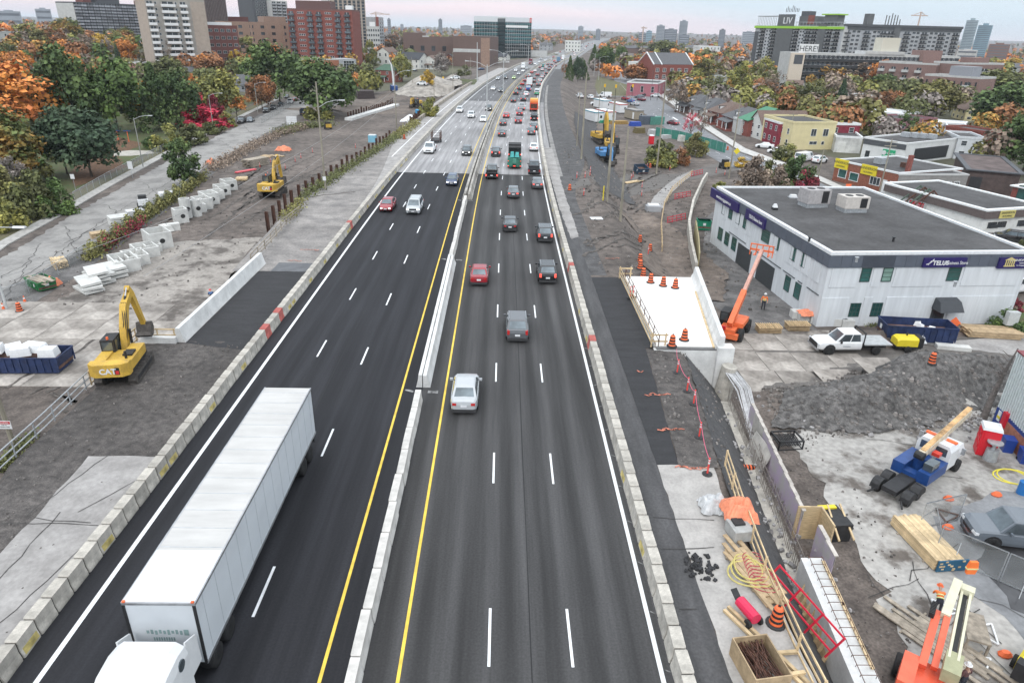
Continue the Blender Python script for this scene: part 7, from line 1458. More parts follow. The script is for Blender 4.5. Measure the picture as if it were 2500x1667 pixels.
tubes=[(1653,910,'front'),(1677,955,'front'),(1693,986,'front'),(1706.5,1067,'front'),(1726.5,1157,'front'),(1538,726,'deck'),(1545,725,'deck')]+[(x,y,'dirt') for x,y in ((1408,436),(1428,435),(1440,430),(1441,422),(1541,438),(1545,434),(1556,426),(1576,414),(1580,410),(1567,459),(1566,479),(1425,478),(1618,410),(1635,416),(1748,423),(1769,428))]+[(x,y,'left') for x,y in ((661,398),(635,410),(697,413),(721,396),(735,387),(763,373),(868,362),(655,434),(750,304))]+[(1582,622,'dirt')]
lbl=dict(front='slim marker post with pink string on the soil beyond the platform',deck='slim marker post of the pair on the white deck',dirt='slim marker post in the earth by the dirt road',left='slim marker post along the haul road in the left yard')
strung=[]
for px,py,k in tubes:
 p=P(px,py,.22) if k=='deck' else P(px,py,.04) if k=='front' else G(px,py); t=thing('marker_post',lbl[k],'marker post',p,0,gt+' '+k); put('post',pmesh,t); put('base',pbase,t)
 if k=='front': strung.append(p+Vector((0,0,1.0)))
st=[P(1652,852,.3)]+strung
for a,c in zip(st,st[1:]): wire(a,c,.25,'pink string strung between the marker posts',.018)
MATS['cable_pink']=mat('cable_pink',(.75,.12,.22),.6,.05)
for o in bpy.data.objects:
 if o.get('label')=='pink string strung between the marker posts': o.data.materials[0]=MATS['cable_pink']; o.name='string_line'; o['category']='string'; o['group']='pink string between the posts'
cm_=B().mat(DARK).box(0,0,.02,.4,.4,.04).mat(ORANGE).cyl((0,0,.04),(0,0,.7),.15,.03,10).mat(WHITEP).cyl((0,0,.35),(0,0,.5),.098,.07,10).mesh('traffic_cone')
for px,py,lb in ((61,737,'orange cone with a white band right of the barrel by the sagging fence'),(9,755,'orange cone with a white band at the left edge by the sagging fence')): tag(put('traffic_cone',cm_,None,G(px,py)),lb,'cone')
# ---------------------------------------------------------------- machines
CATY=mat('machine_yellow',(.56,.35,.05),.6,.2,1.2,big=.22,bigs=.7,fine=.15,col2=(.42,.27,.07),thr=(.25,.5)); CATB=mat('machine_black',(.022,.022,.024),.6,.2); TRK=mat('track_steel',(.085,.075,.068),.8,.25,3); HYD=mat('piston_chrome',(.5,.5,.52),.3,.05,metal=.6)
def poly_beam(b,pts,w):     # side outline (y, z) given width across x
 return b.prism(pts,-w/2,w/2,'x')
def arm_seg(name,t,pts,m,w=.5,parent=None):
 """plate-built arm along a side path of (y, z, depth)"""
 b=B().mat(m); L_=[];  R_=[]
 for i,(y,z,d) in enumerate(pts):
  a=Vector(pts[min(i+1,len(pts)-1)][:2])-Vector(pts[max(i-1,0)][:2]); a.normalize(); n=Vector((-a.y,a.x)); L_.append((y+n.x*d/2,z+n.y*d/2)); R_.append((y-n.x*d/2,z-n.y*d/2))
 rings=[[(-w/2,l[0],l[1]),(w/2,l[0],l[1]),(w/2,r[0],r[1]),(-w/2,r[0],r[1])] for l,r in zip(L_,R_)]
 return b.loft(rings).ob(name,t)
def excavator(label,p,rz,col=CATY,upper=0.0,boom=None,stick=None,bucket=True,s=1.0,letter='CAT',group=None):
 t=thing('excavator',label,'excavator',p,rz,group); t.scale=(s,s,s)
 for sx in (-1,1):
  b=B().mat(TRK); pr=[(-2.1,.1),(-2.35,.5),(-2.1,.92),(2.1,.92),(2.35,.5),(2.1,.1)]; b.prism(pr,sx*1.25-.3,sx*1.25+.3,'x')
  for k in range(16):
   y=-2.1+k*.28; b.bb(sx*1.25-.32,y,.90,sx*1.25+.32,y+.16,.97); b.bb(sx*1.25-.32,y,.04,sx*1.25+.32,y+.16,.12)
  b.mat(CATB).bb(sx*1.25-.33,-1.8,.35,sx*1.25+.33,1.8,.65); b.ob('track',t)
 B().mat(CATB).bb(-1,-.9,.4,1,.9,.95).cyl((0,0,.9),(0,0,1.15),.7).ob('undercarriage',t)
 u=thing('upper',None,None); u.name='house'; bpy.data.objects.remove(u)
 Rm=Matrix.Rotation(upper,4,'Z')
 def up(b,nm,par=t): b.v=[tuple(Rm @ Vector(v)) for v in b.v]; return b.ob(nm,par)
 up(B().mat(CATB).bb(-1.35,-2.2,1.15,1.35,1.6,1.4),'turntable')
 up(B().mat(col).bb(-1.4,-2.3,1.4,-.55,-.1,2.15).bb(.35,-2.3,1.4,1.4,1.3,2.15).bb(-.55,-2.3,1.4,.35,.4,2.0),'house')
 up(B().mat(col).loft([[(x*k,y,z) for x,y,z in ((-1.45,-2.25,1.35),(1.45,-2.25,1.35),(1.45,-2.9,1.35),(1.0,-3.25,1.35),(-1.0,-3.25,1.35),(-1.45,-2.9,1.35))] if 0 else [(x,y,z_) for x,y in ((-1.45,-2.25),(1.45,-2.25),(1.45,-2.85),(1.0,-3.2),(-1.0,-3.2),(-1.45,-2.85))] for z_ in (1.3,2.35)]),'counterweight')
 up(B().mat(CATB).bb(-1.42,-.05,1.4,-.42,1.55,3.05),'cab'); g=B().mat(GLASS).bb(-1.46,.15,1.95,-1.42,1.4,2.95).bb(-1.3,1.55,1.7,-.52,1.59,2.95).bb(-.42,.2,1.95,-.38,1.4,2.9).bb(-1.3,-.09,2.2,-.52,-.05,2.9); up(g,'cab_window')
 up(B().mat(ORANGE).cyl((-.9,.2,3.05),(-.9,.2,3.25),.09),'beacon'); up(B().mat(CATB).cyl((.9,-1.6,2.1),(.9,-1.6,2.75),.1).bb(.5,-1.2,2.15,1.2,-.2,2.3),'exhaust')
 bm_=boom or [(1.0,1.7,.6),(2.2,4.2,.8),(3.5,5.6,.75),(5.6,5.7,.45)]; sk=stick or [(5.3,6.5,.45),(5.8,5.6,.6),(6.2,3.2,.35)]
 def arm(nm,pts,m,w): o=arm_seg(nm,None,pts,m,w); o.parent=t; o.rotation_euler=(0,0,upper); return o
 arm('boom',bm_,col,.48); arm('stick',sk,col,.38)
 q=B().mat(CATB)
 for sx in (-.36,.36): q.cyl((sx,1.5,1.5),(sx,bm_[1][0],bm_[1][1]-.2),.11,None,8)
 q.cyl((0,bm_[1][0]+.1,bm_[1][1]+.5),(0,(bm_[2][0]+sk[0][0])/2,bm_[2][1]+.7),.1,None,8); q.mat(HYD).cyl((0,(bm_[2][0]+sk[0][0])/2,bm_[2][1]+.7),(0,sk[0][0],sk[0][1]),.06,None,8); up(q,'cylinder')
 hp=B().mat(CATB)
 for k in (-.15,0,.15): hp.tube([(k,bm_[0][0],bm_[0][1]+.4),(k+.3,bm_[1][0]-.3,bm_[1][1]+.5),(k,bm_[2][0],bm_[2][1]+.42)],.03,5)
 up(hp,'hose')
 if bucket:
  y,z=sk[-1][:2]; up(B().mat(TRK).prism([(y-.15,z+.2),(y+.35,z+.1),(y+.55,z-.5),(y+.2,z-1.05),(y-.45,z-1.1),(y-.9,z-.75),(y-.35,z-.6)],-.6,.6,'x'),'bucket')
 if letter:
  o=text(letter,'lettering',t,(0,0,0),.62,WHITEP,ext=.01,bold=.02); o.matrix_local=Rm @ Matrix.Translation((0,-3.215,1.78)) @ Matrix.Rotation(pi/2,4,'X'); up(B().mat(CATB).bb(.5,-3.215,1.5,.85,-3.205,2.1).mat(paint('mark_red',(.6,.04,.04))).bb(.55,-3.222,1.55,.8,-3.21,1.85),'logo')
 return t
p=G(262,955); excavator('yellow excavator close behind the left railing with its boom raised and CAT lettering',(p.x,p.y+2.6,p.z),.16,s=.87,boom=[(1.0,1.7,.6),(1.6,3.5,.8),(2.5,4.9,.75),(4.0,5.6,.45)],stick=[(3.8,6.1,.45),(4.4,5.3,.6),(5.8,2.0,.35)])
p=G(657,486); excavator('yellow excavator working further up the left yard with the boom folded ahead',(p.x,p.y+2.6,p.z),.02,boom=[(1.0,1.7,.6),(1.6,3.4,.8),(2.5,4.6,.7),(4.0,5.0,.45)],stick=[(3.8,5.5,.45),(4.3,4.7,.55),(5.2,1.8,.32)],s=1.12)
p=G(1015,263); excavator('yellow excavator facing us before the grey sand heap',p,pi-.3,letter=None,boom=[(1.0,1.7,.6),(2.0,3.4,.7),(3.6,3.2,.5)],stick=[(3.4,3.5,.4),(3.9,2.9,.5),(4.2,1.3,.3)])
p=G(1482,402); excavator('blue excavator with a dark stick facing us below the embankment',(p.x,p.y+2.5,p.z),pi+.12,paint('machine_blue',(.09,.26,.52),.5,.12),s=1.2,boom=[(1.0,1.7,.7),(2.2,3.3,.8),(3.6,3.0,.6)],stick=[(3.3,3.3,.5),(3.8,2.6,.5),(4.1,.9,.35)],letter=None)
p=G(1492,372); excavator('yellow excavator directly behind the blue one with cab to the left',(p.x,p.y,p.z),pi-.1,letter=None,s=1.2,boom=[(1.0,1.7,.6),(1.5,4.2,.7),(2.2,5.6,.6)],stick=[(2.1,5.9,.4),(2.8,5.0,.5),(3.4,2.2,.3)])
p=G(1468,352); excavator('second yellow excavator behind the blue one with its arm upright',(p.x,p.y,p.z),pi+.3,letter=None,s=1.2,boom=[(1.0,1.7,.6),(1.3,4.6,.7),(1.6,6.6,.6)],stick=[(1.6,6.8,.4),(2.2,5.6,.5),(2.6,3.0,.3)])
TO_=paint('lift_orange',(.78,.17,.06),.5,.08); p=G(1797,832); t=thing('telehandler','orange telehandler with long raised boom in front of the white building','telehandler',(p.x,p.y+1.6,p.z),-.55)
tyL,rmL=wheel_meshes(.68,.45)
for y in (-1.4,1.5):
 for sx in (-1,1): o=put('wheel',tyL,t,(sx*1.15,y,.68),pi if sx<0 else 0); put('rim',rmL,o,m=TO_)
B().mat(TO_).bb(-.75,-2.3,.6,.75,2.3,1.35).bb(-1.1,-2.5,.5,1.1,-2.0,1.0).bb(.25,-1.2,1.3,1.2,1.2,1.75).ob('chassis',t)
B().mat(CATB).bb(-1.2,-.7,1.0,-.35,.9,2.45).ob('cab',t); B().mat(GLASS).bb(-1.23,-.5,1.6,-1.2,.7,2.35).bb(-1.1,-.73,1.6,-.45,-.7,2.35).ob('cab_window',t)
q0,q1,q2=Vector((.1,-1.9,1.7)),Vector((.2,1.8,4.0)),Vector((.35,6.5,7.0))
B().mat(TO_).beam(q0,q1,.5,.6).ob('boom',t); B().mat(mat('boom_inner',(.55,.30,.24),.5,.08)).beam(q1,q2,.34,.42).ob('boom_extension',t)
b=B().mat(TO_).bb(-.85,6.5,6.9,1.5,6.6,7.1).bb(-.85,6.5,7.5,1.5,6.6,7.62)
for x in (-.8,-.2,.4,1.0,1.42): b.bb(x-.05,6.5,6.4,x+.05,6.6,7.6)
for x in (-.4,1.0): b.bb(x-.08,6.6,6.35,x+.08,7.7,6.42)
b.ob('fork_carriage',t); B().mat(CATB).cyl((.1,-.4,1.2),(.15,.9,3.2),.12).ob('cylinder',t); B().mat(paint('tail_red',(.6,.02,.02))).box(-.3,-2.4,1.5,.35,.3,.35).ob('tank',t)
p0=G(2010,866); p1=G(2150,866); rz=atan2(p1.y-p0.y,p1.x-p0.x)+pi/2; c=(p0+p1)/2
t=thing('flatbed_pickup','white crew cab pickup with a flat grey bed standing on the street slabs','pickup truck',(c.x-.1,c.y+.9,c.z+.05),rz)
b=B().mat(WHITEP); b.loft([ring(*s) for s in [(-.75,1.25,1.0,.5),(2.2,1.25,1.02,.5),(3.0,1.22,1.0,.5),(3.4,1.0,.9,.55)]]); zb=1.22
bs_=[(-.88,-.7,zb),(.88,-.7,zb),(.88,1.75,zb),(-.88,1.75,zb)]; tp_=[(-.74,-.55,2.0),(.74,-.55,2.0),(.74,1.0,2.0),(-.74,1.0,2.0)]
b.hexa(bs_+tp_); b.hexa([(-.76,-.6,1.98),(.76,-.6,1.98),(.76,1.04,1.98),(-.76,1.04,1.98),(-.66,-.45,2.06),(.66,-.45,2.06),(.66,.8,2.06),(-.66,.8,2.06)])
b.mat(CATB).bb(-.8,3.36,.62,.8,3.44,1.05); b.mat(CHROME).bb(-1,3.3,.45,1,3.48,.62); b.mat(CATB)
for y in (2.25,): b.cyl((-1.03,y,.5),(-.6,y,.5),.56).cyl((.6,y,.5),(1.03,y,.5),.56)
b.ob('body',t)
panel(B().mat(GLASS),[bs_[2],bs_[3],tp_[3],tp_[2]],(.07,.07,.06,.06)).ob('windshield',t)
for sx in (-1,1):
 q=[Vector(v) for v in ([bs_[3],bs_[0],tp_[0],tp_[3]] if sx<0 else [bs_[1],bs_[2],tp_[2],tp_[1]])]; panel(B().mat(GLASS),[q[0],q[0].lerp(q[1],.55),q[3].lerp(q[2],.55),q[3]],(.14,.04,.08,.1)).ob('side_window',t); panel(B().mat(GLASS),[q[0].lerp(q[1],.55),q[1],q[2],q[3].lerp(q[2],.55)],(.05,.08,.08,.1)).ob('side_window',t)
 B().mat(CATB).box(sx*1.12,1.35,1.35,.22,.1,.3).ob('mirror',t); B().mat(HEADO).box(sx*.85,3.36,.95,.3,.12,.25).ob('headlight',t); B().mat(mat('door_text',(.3,.32,.36),.6)).box(sx*1.025,.7,.85,.006,.7,.09).ob('lettering',t)
b=B().mat(mat('deck_grey',(.42,.44,.45),.7,.08)).bb(-1.1,-3.6,.98,1.1,-.95,1.08).ob('flat_bed',t); b=B().mat(CATB); b.beam((-.95,-.88,1.0),(-.95,-.88,2.15),.1,.1).beam((.95,-.88,1.0),(.95,-.88,2.15),.1,.1).beam((-.95,-.88,2.12),(.95,-.88,2.12),.1,.1); b.ob('headache_rack',t)
B().mat(CATB).bb(-.5,-3.4,.5,.5,-.7,.95).ob('chassis',t); B().mat(TAIL).bb(-1.1,-3.63,.98,1.1,-3.6,1.07).ob('tail_light',t); wheels(t,(-.95,.95),(2.25,-2.2),.42,.3)
PICK=t
def compressor(label,p,rz,letter=None):
 t=thing('air_compressor',label,'compressor',p,rz); B().mat(YS).loft([[(-.65,y,.6),(.65,y,.6),(.65,y,h-.15),(.5,y,h),(-.5,y,h),(-.65,y,h-.15)] for y,h in ((-1.0,1.4),(.7,1.4),(.95,1.25))]).ob('canopy',t); B().mat(CATB).bb(-.6,-1.5,.5,.6,-1.0,1.45).bb(-.6,-1.4,.4,.6,1.0,.6).beam((0,1,.5),(0,2.4,.5),.1,.1).cyl((.2,-.2,1.4),(.2,-.2,1.7),.07).ob('frame',t); wheels(t,(-.78,.78),(-.1,),.34,.2)
 if letter: text(letter,'lettering',t,(0,.1,1.415),.4,DF,rot=(0,0,pi/2),ext=.004)
p=G(2218,860); compressor('yellow towable air compressor hitched behind the white flatbed pickup',(p.x-.3,p.y+.6,p.z),rz-.1); p=G(2492,1640); compressor('yellow air compressor with dark engine at the lower right corner',(p.x+.4,p.y-.2,p.z),-.9,'Allmand')
def dumpster(label,p,rz,L,W_,H,col,fill=None,name='dumpster',cat='dumpster'):
 t=thing(name,label,cat,p,rz); b=B().mat(col); w,l=W_/2,L/2
 b.loft([[(x*k,y*k2,z) for x,y in ((-w,-l),(w,-l),(w,l),(-w,l))] for z,k,k2 in ((.2,.96,.94),(H,1,1))],caps=False); b.bb(-w*.95,-l*.95,.15,w*.95,l*.95,.3)
 for k in range(int(L/.6)): y=-l*.95+.3+k*.6; b.bb(-w-.05,y,.3,-w+.04,y+.1,H-.05); b.bb(w-.04,y,.3,w+.05,y+.1,H-.05)
 b.mat(col); b.bb(-w-.06,-l,H-.1,-w+.03,l,H); b.bb(w-.03,-l,H-.1,w+.06,l,H); b.bb(-w,-l-.06,H-.1,w,-l+.03,H); b.bb(-w,l-.03,H-.1,w,l+.06,H); b.ob('shell',t)
 B().mat(mat('rusty_inside',(.16,.09,.07),.9,.3,1.5)).bb(-w*.95,-l*.96,H*.25,w*.95,l*.96,H*.55).ob('lining',t); B().mat(WHITEP).bb(-.25,-l-.075,H*.55,.15,-l-.06,H*.8).bb(-w-.075,-l*.6,H*.5,-w-.06,-l*.45,H*.8).ob('sticker',t)
 return t
NAVYD=mat('dumpster_navy',(.018,.035,.105),.6,.2,1.5); FOAM=mat('white_foam',(.82,.83,.84),.85,.04)
def chunks(name,label,cat,p,n,r,s,m,flat=.6,zz=0.0,kind=None,rx=None):
 b=B().mat(m)
 for k in range(n):
  x=RG(0,r); y=RG(0,rx or r); q=s*RU(.4,1.3); b.M=Matrix.Translation((x,y,zz+q*flat*.35)) @ Matrix.Rotation(RU(0,6),4,(RG(0,.3),RG(0,.3),1)); b.box(0,0,0,q,q*RU(.5,1),q*flat,top=RU(.5,1))
 b.M=None; o=b.ob(name,None,loc=p); return tag(o,label,cat,kind=kind)
p0=G(-45,912); p1=G(125,918); c=(p0+p1)/2; dumpster('navy dumpster heaped with white foam blocks at the left edge',(c.x,c.y+1.2,c.z),-pi/2+.04,7.2,2.5,1.6,NAVYD)
for k,(dx,dy,sx,sy,a) in enumerate(((-2.4,.2,1.6,1.0,.2),(-.5,.1,1.3,1.1,.7),(1.2,.2,2.0,.9,-.2),(2.5,-.2,1.4,1.0,.1),(.4,-.5,1.5,.8,.4))): tag(B().mat(FOAM).box(0,0,0,sx,sy,.7,top=.85).ob('foam_block',None,loc=(c.x+dx,c.y+1.2+dy,c.z+1.75+.1*(k % 3)),rz=a),('largest','tilted','longest','rightmost','front')[k]+' white foam block in the navy dumpster at the left edge','foam block')
p0=G(2165,838); p1=G(2315,838); c=(p0+p1)/2; dumpster('navy dumpster before the white building with a rusty inside',(c.x+.2,c.y+1.1,c.z),-pi/2-.10,6.6,2.4,1.75,NAVYD)
chunks('rubbish_bags','white rubbish bags inside the navy dumpster before the white building','rubbish',(c.x+.6,c.y+1.2,c.z+1.0),6,.5,.7,FOAM)
p=G(2170,466); dumpster('dark navy dumpster full of debris before the brick workshop',p,1.0,6.5,2.4,1.7,NAVYD); p=G(741,281); dumpster('dark dumpster at the end of the side street',(p.x,p.y+1,p.z),.2,6,2.4,1.7,mat('dumpster_slate',(.03,.045,.07),.6,.2))
p=G(1716,560); t=dumpster('green waste bin with an open black lid beside the white building',(p.x,p.y,p.z),-.1,1.9,1.9,1.5,paint('bin_green',(.01,.22,.12),.5)); B().mat(CATB).hexa([(-.9,.8,1.5),(.9,.8,1.5),(.9,-.7,1.75),(-.9,-.7,1.75),(-.9,.8,1.56),(.9,.8,1.56),(.9,-.7,1.81),(-.9,-.7,1.81)]).ob('lid',t)
p=G(1563,424); t=dumpster('tilted dark blue bin among the marker posts on the dirt road',(p.x,p.y,p.z+.1),.3,2.4,2.4,1.5,mat('bin_dark_blue',(.03,.06,.10),.6,.1)); t.rotation_euler=(.25,0,.3)
p=G(103,702); t=dumpster('green steel bin full of waste wood by the side street',p,.95,3.2,1.9,1.1,paint('bin_leaf',(.02,.16,.05),.6))
def lumber(label,p,rz,L,nx_,nz,w=.14,h=.06,m=WOOD,jit=.05,name='lumber_stack',taper=0,ends=None):
 t=thing(name,label,'lumber',p,rz); me_=B().mat(m).bb(-w*.48,-L/2,0,w*.48,L/2,h*.92).mesh('plank')
 for z in range(nz):
  for x in range(nx_-int(taper*z)):
   o=put('plank',me_,t,((x-nx_/2)*w+RU(-.01,.01),RU(-jit,jit)*3,.1+z*h),RU(-jit,jit)*.08)
 for y in (-L*.3,L*.3): B().mat(WOODG).bb(-nx_*w*.6,y-.05,0,nx_*w*.6,y+.05,.1).ob('bearer',t)
 if ends: B().mat(ends).bb(-nx_*w*.5,-L/2-.1,.08,nx_*w*.42,-L/2-.02,.1+nz*h).ob('end_paint',t)
 return t
p=G(128,690); lumber('loose waste boards lying in the green steel bin',(G(103,702).x,G(103,702).y,G(103,702).z+.8),1.1,2.6,7,3,.2,.08,WOODG,.3)
p=G(149,650); lumber('pallet stack of pale timbers at the side street fence',p,.7,2.6,9,8,.16,.1,jit=.08); p=G(625,405); lumber('weathered stack of thick timbers beside the far excavator',p,-.5,5.0,8,8,.28,.18,WOODG,.1); p=G(592,440); lumber('two low pallets before the weathered timber stack',p,.2,2.2,10,4,.2,.1,WOOD)
p=G(668,382); lumber('scattered plywood sheets left of the orange tarp',p,.9,2.6,4,2,.9,.06,PLY,.4); p=G(600,420); lumber('bundle of pink red rails beside the weathered timbers',p,-.6,4.5,5,2,.18,.1,paint('rail_pink',(.7,.12,.14),.6),.1); p=G(2278,1340); lumber('big stack of fresh timber with blue painted ends on the yard',(p.x-.2,p.y+.2,p.z),.10,3.9,12,7,.165,.1,WOOD,.05,taper=.45,ends=paint('end_blue',(.02,.10,.18),.7))
p=G(1548,446); lumber('pale planks leaning on each other beside the pole by the shrubs',p,-.9,3.5,4,2,.25,.08,WOOD,.4); p=G(2430,818); lumber('long plywood stack beside the white building corner',(p.x-.5,p.y+.3,p.z),1.45,5.0,3,6,.7,.1,PLY,.1); p=G(2280,1560); lumber('loose boards lying under the boom lift',(p.x+.2,p.y-.2,p.z),.55,4.6,9,1,.22,.08,WOODG,.35)
for px,py,lb,w_ in ((1876,812,'slatted formwork panel stack beside the telehandler wheel',2.3),(1946,806,'slatted formwork panel stack further right of the telehandler',2.2)):
 p=G(px,py); t=thing('formwork_stack',lb,'formwork',(p.x,p.y+.2,p.z),.02)
 for k in range(4): B().mat(PLY).bb(-w_/2,-.6,.1+k*.16,w_/2,.6,.15+k*.16).ob('panel',t)
 for k in range(11): x=-w_/2+k*w_/10; B().mat(WOOD).bb(x-.03,-.6,.63,x+.03,.6,.75).ob('slat',t)
# ---- concrete boxes, pipes and slabs along the yard fence
PC=mat('precast_concrete',(.60,.60,.58),.9,.08,1.2,rnd=.06); HOLE=mat('hole_dark',(.03,.03,.03),.9)
def cbox(label,px,py,L,W_,H,hole=True,rz=.62,th=.15,ring_=False):
 p=G(px,py); t=thing('concrete_chamber',label,'concrete box',p,rz,'precast concrete along the yard fence'); t.scale=(1.2,1.2,1.15); b=B().mat(PC); l,w=L/2,W_/2
 if ring_:
  b.loft([[(L/2*cos(a),L/2*sin(a),z) for a in [2*pi*k/16 for k in range(16)]] for z in (0,H)],caps=False); b.loft([[((L/2-.15)*cos(a),(L/2-.15)*sin(a),z) for a in [2*pi*k/16 for k in range(16)]] for z in (H*.5,H)],caps=False)
  b.add([(r*cos(2*pi*k/16),r*sin(2*pi*k/16),H) for r in (L/2,L/2-.15) for k in range(16)],[(k,(k+1) % 16,16+(k+1) % 16,16+k) for k in range(16)])
 else:
  b.bb(-w,-l,0,-w+th,l,H).bb(w-th,-l,0,w,l,H).bb(-w+th,-l,0,w-th,-l+th,H).bb(-w+th,l-th,0,w-th,l,H).bb(-w+th,-l+th,0,w-th,l-th,.15)
 b.ob('shell',t)
 if hole: B().mat(HOLE).cyl((.1,-l-.004,H*.5),(.1,-l+.01,H*.5),min(.28,H*.22),None,14).ob('pipe_hole',t)
rows_=[(521,490,1.6,1.4,1.1,0,'small open box squeezed between the third and fourth from the far end'),(503,502,1.8,1.5,1.2,1,'small holed box between the two wide ones'),(372,612,1.8,1.6,.9,0,'low open frame between the largest box and the square frame'),(320,648,2.0,1.7,.9,0,'low frame between the second square frame and the long one'),(560,462,2.3,1.7,1.5,1,'furthest open concrete box in the row along the yard fence'),(543,474,2.3,1.7,1.4,1,'second furthest open concrete box in the row'),(529,484,2.0,1.7,1.2,0,'low open concrete box third from the far end'),(512,496,2.6,1.9,1.6,1,'wide concrete box with a hole, fourth from the far end'),(495,508,2.6,1.9,1.5,0,'plain concrete box, fifth from the far end'),(487,516,1.8,1.4,1.1,0,'small concrete box behind the round shafts'),(388,601,2.9,2.3,1.9,1,'largest open concrete box with a round hole in the middle of the row'),(356,622,2.8,2.2,1.1,0,'square open concrete frame in front of the largest box'),(333,640,3.0,2.0,1.1,0,'second square concrete frame in the row'),(306,655,3.2,2.2,1.3,0,'long concrete frame beside the slab stacks')]
for px,py,L,w,H,ho,lb in rows_: cbox(lb,px,py,L,w,H,ho,.72)
cbox('tall round concrete shaft, left of the two',457,532,1.35,1.35,2.6,True,.7,ring_=True); cbox('shorter round concrete shaft, right of the two',482,527,1.2,1.2,2.2,True,.7,ring_=True); cbox('upright square concrete shaft with a round hole before the round shafts',443,542,1.5,1.5,1.8,True,.7)
for k,(px,py,lb) in enumerate(((425,562,'low concrete cross piece right of the largest box'),(412,566,'leaning concrete wedge beside the largest box'),(402,562,'flat concrete lid behind the leaning wedge'))): tag(B().mat(PC).box(0,0,.5,1.6-.3*k,1.1,1.0-.2*k,top=.6 if k==1 else 1).ob('concrete_piece',None,loc=G(px,py),rz=.6+.2*k),lb,'concrete piece')
for px,py,n,lb,L,sk in ((278,672,3,'stack of hatch slabs nearest the concrete frames',3.2,.2),(246,690,4,'middle stack of pale concrete slabs',3.2,.25),(215,708,3,'tilted stack of pale concrete slabs at the near end of the row',3.4,.5)):
 p=G(px,py); t=thing('slab_stack',lb,'concrete slabs',p,-.75)
 for k in range(n): o=B().mat(PC).box(0,0,0,L,2.0,.26).ob('slab',t,loc=(RU(-sk,sk),RU(-sk,sk)*.6,.25+k*.42),rz=RU(-.2,.2)); o.rotation_euler=(.03*k*sk*3,.05*sk*k,o.rotation_euler[2])
 B().mat(WOODG).bb(-L*.4,-.8,0,-L*.4+.15,.8,.12).ob('bearer',t)
def tarp(label,p,sx,sy,h,m,name='tarp',rz=0,seed=1):
 rg=random.Random(seed); b=B().mat(m); n=14; V_=[]; Fq=[]
 for j in range(n+1):
  for i in range(n+1):
   u,v=i/n*2-1,j/n*2-1; e=max(0,1-max(abs(u),abs(v))**3); V_.append((u*sx/2*(1+.06*sin(v*7+seed)),v*sy/2*(1+.06*sin(u*6)),h*e*(.72+.28*sin(u*5+seed)*sin(v*4+1))+rg.uniform(0,.12)*h+.02))
 for j in range(n):
  for i in range(n): k=j*(n+1)+i; Fq.append((k,k+1,k+n+2,k+n+1))
 b.add(V_,Fq); return tag(b.ob(name,None,loc=p,rz=rz),label,'tarp')
OT=mat('orange_tarp',(.80,.26,.14),.6,.12,3,.3); WT=mat('white_tarp',(.74,.75,.77),.5,.08,2,.3)
tarp('bright orange tarp heap beyond the far excavator',G(692,368),3.4,2.2,1.2,OT); tarp('small orange tarp heap on the fence line behind the round street tree',G(518,402),2.2,1.8,1.3,OT,seed=2); tarp('orange tarp bundle beside the green steel bin',G(130,698),1.4,1.6,1.1,OT,seed=3); tarp('white sheet covering a heap along the old highway wall',G(1005,293),4.5,12,1.6,WT,rz=-.15,seed=4); tarp('folded orange tarp on top of the timber rail by the wall trench',P(1803,1253,.5),1.7,1.9,.9,OT,seed=5); tarp('grey white bulk bag slumped on the concrete platform',P(1742,1240,.04),1.5,1.3,.9,mat('bulk_bag',(.58,.59,.60),.8,.15,2,.4),'bulk_bag',seed=6)
for k,(px,py,sx) in enumerate(((1944,775,1.2),(1963,781,1.5),(1993,786,1.6),(2020,790,1.4),(2046,793,1.3),(2065,796,1.2),(2040,772,1.4))): tag(B().mat(PC).box(0,0,.4,sx,1.0,.8).ob('concrete_block',None,loc=G(px,py),rz=-.05),('first','second','third','fourth','fifth','last')[min(k,5)]+' pale block from the left in the row before the white building' if k<6 else 'pale block behind the row before the white building','concrete block')
p=G(1985,784); tarp('crumpled orange sheet on the pale blocks before the white building',(p.x,p.y,p.z+.8),3.2,1.6,.5,OT,seed=7)
t=thing('warning_sign','orange diamond warning sign lying by the plywood stack','sign',G(2325,805)); B().mat(ORANGE).prism([(0,-.7),(.7,0),(0,.7),(-.7,0)],0,.05,'y').ob('plate',t,loc=(0,0,.7)); B().mat(STEEL).beam((0,.1,0),(0,.1,.9),.05,.05).ob('leg',t)
t=thing('utility_cabinet','grey utility cabinet on a post at the right edge','cabinet',G(2458,812)); B().mat(LAMPG).bb(-.55,-.3,.9,.55,.3,2.3).ob('cabinet',t); B().mat(STEEL).cyl((0,0,-.2),(0,0,.9),.12).ob('post',t)
tarp('white bulk bag between the yellow compressor and the dumpster',G(2238,835),1.3,1.2,1.1,WT,'bulk_bag',seed=9)
for px,py,L,lb in ((2283,838,2.4,'pale kerb block lying right of the compressor'),(2325,852,3.0,'flat pale slab lying beside the old street')): tag(B().mat(PC).box(0,0,.2,L,.8,.4).ob('concrete_block',None,loc=G(px,py),rz=-.2),lb,'concrete block')
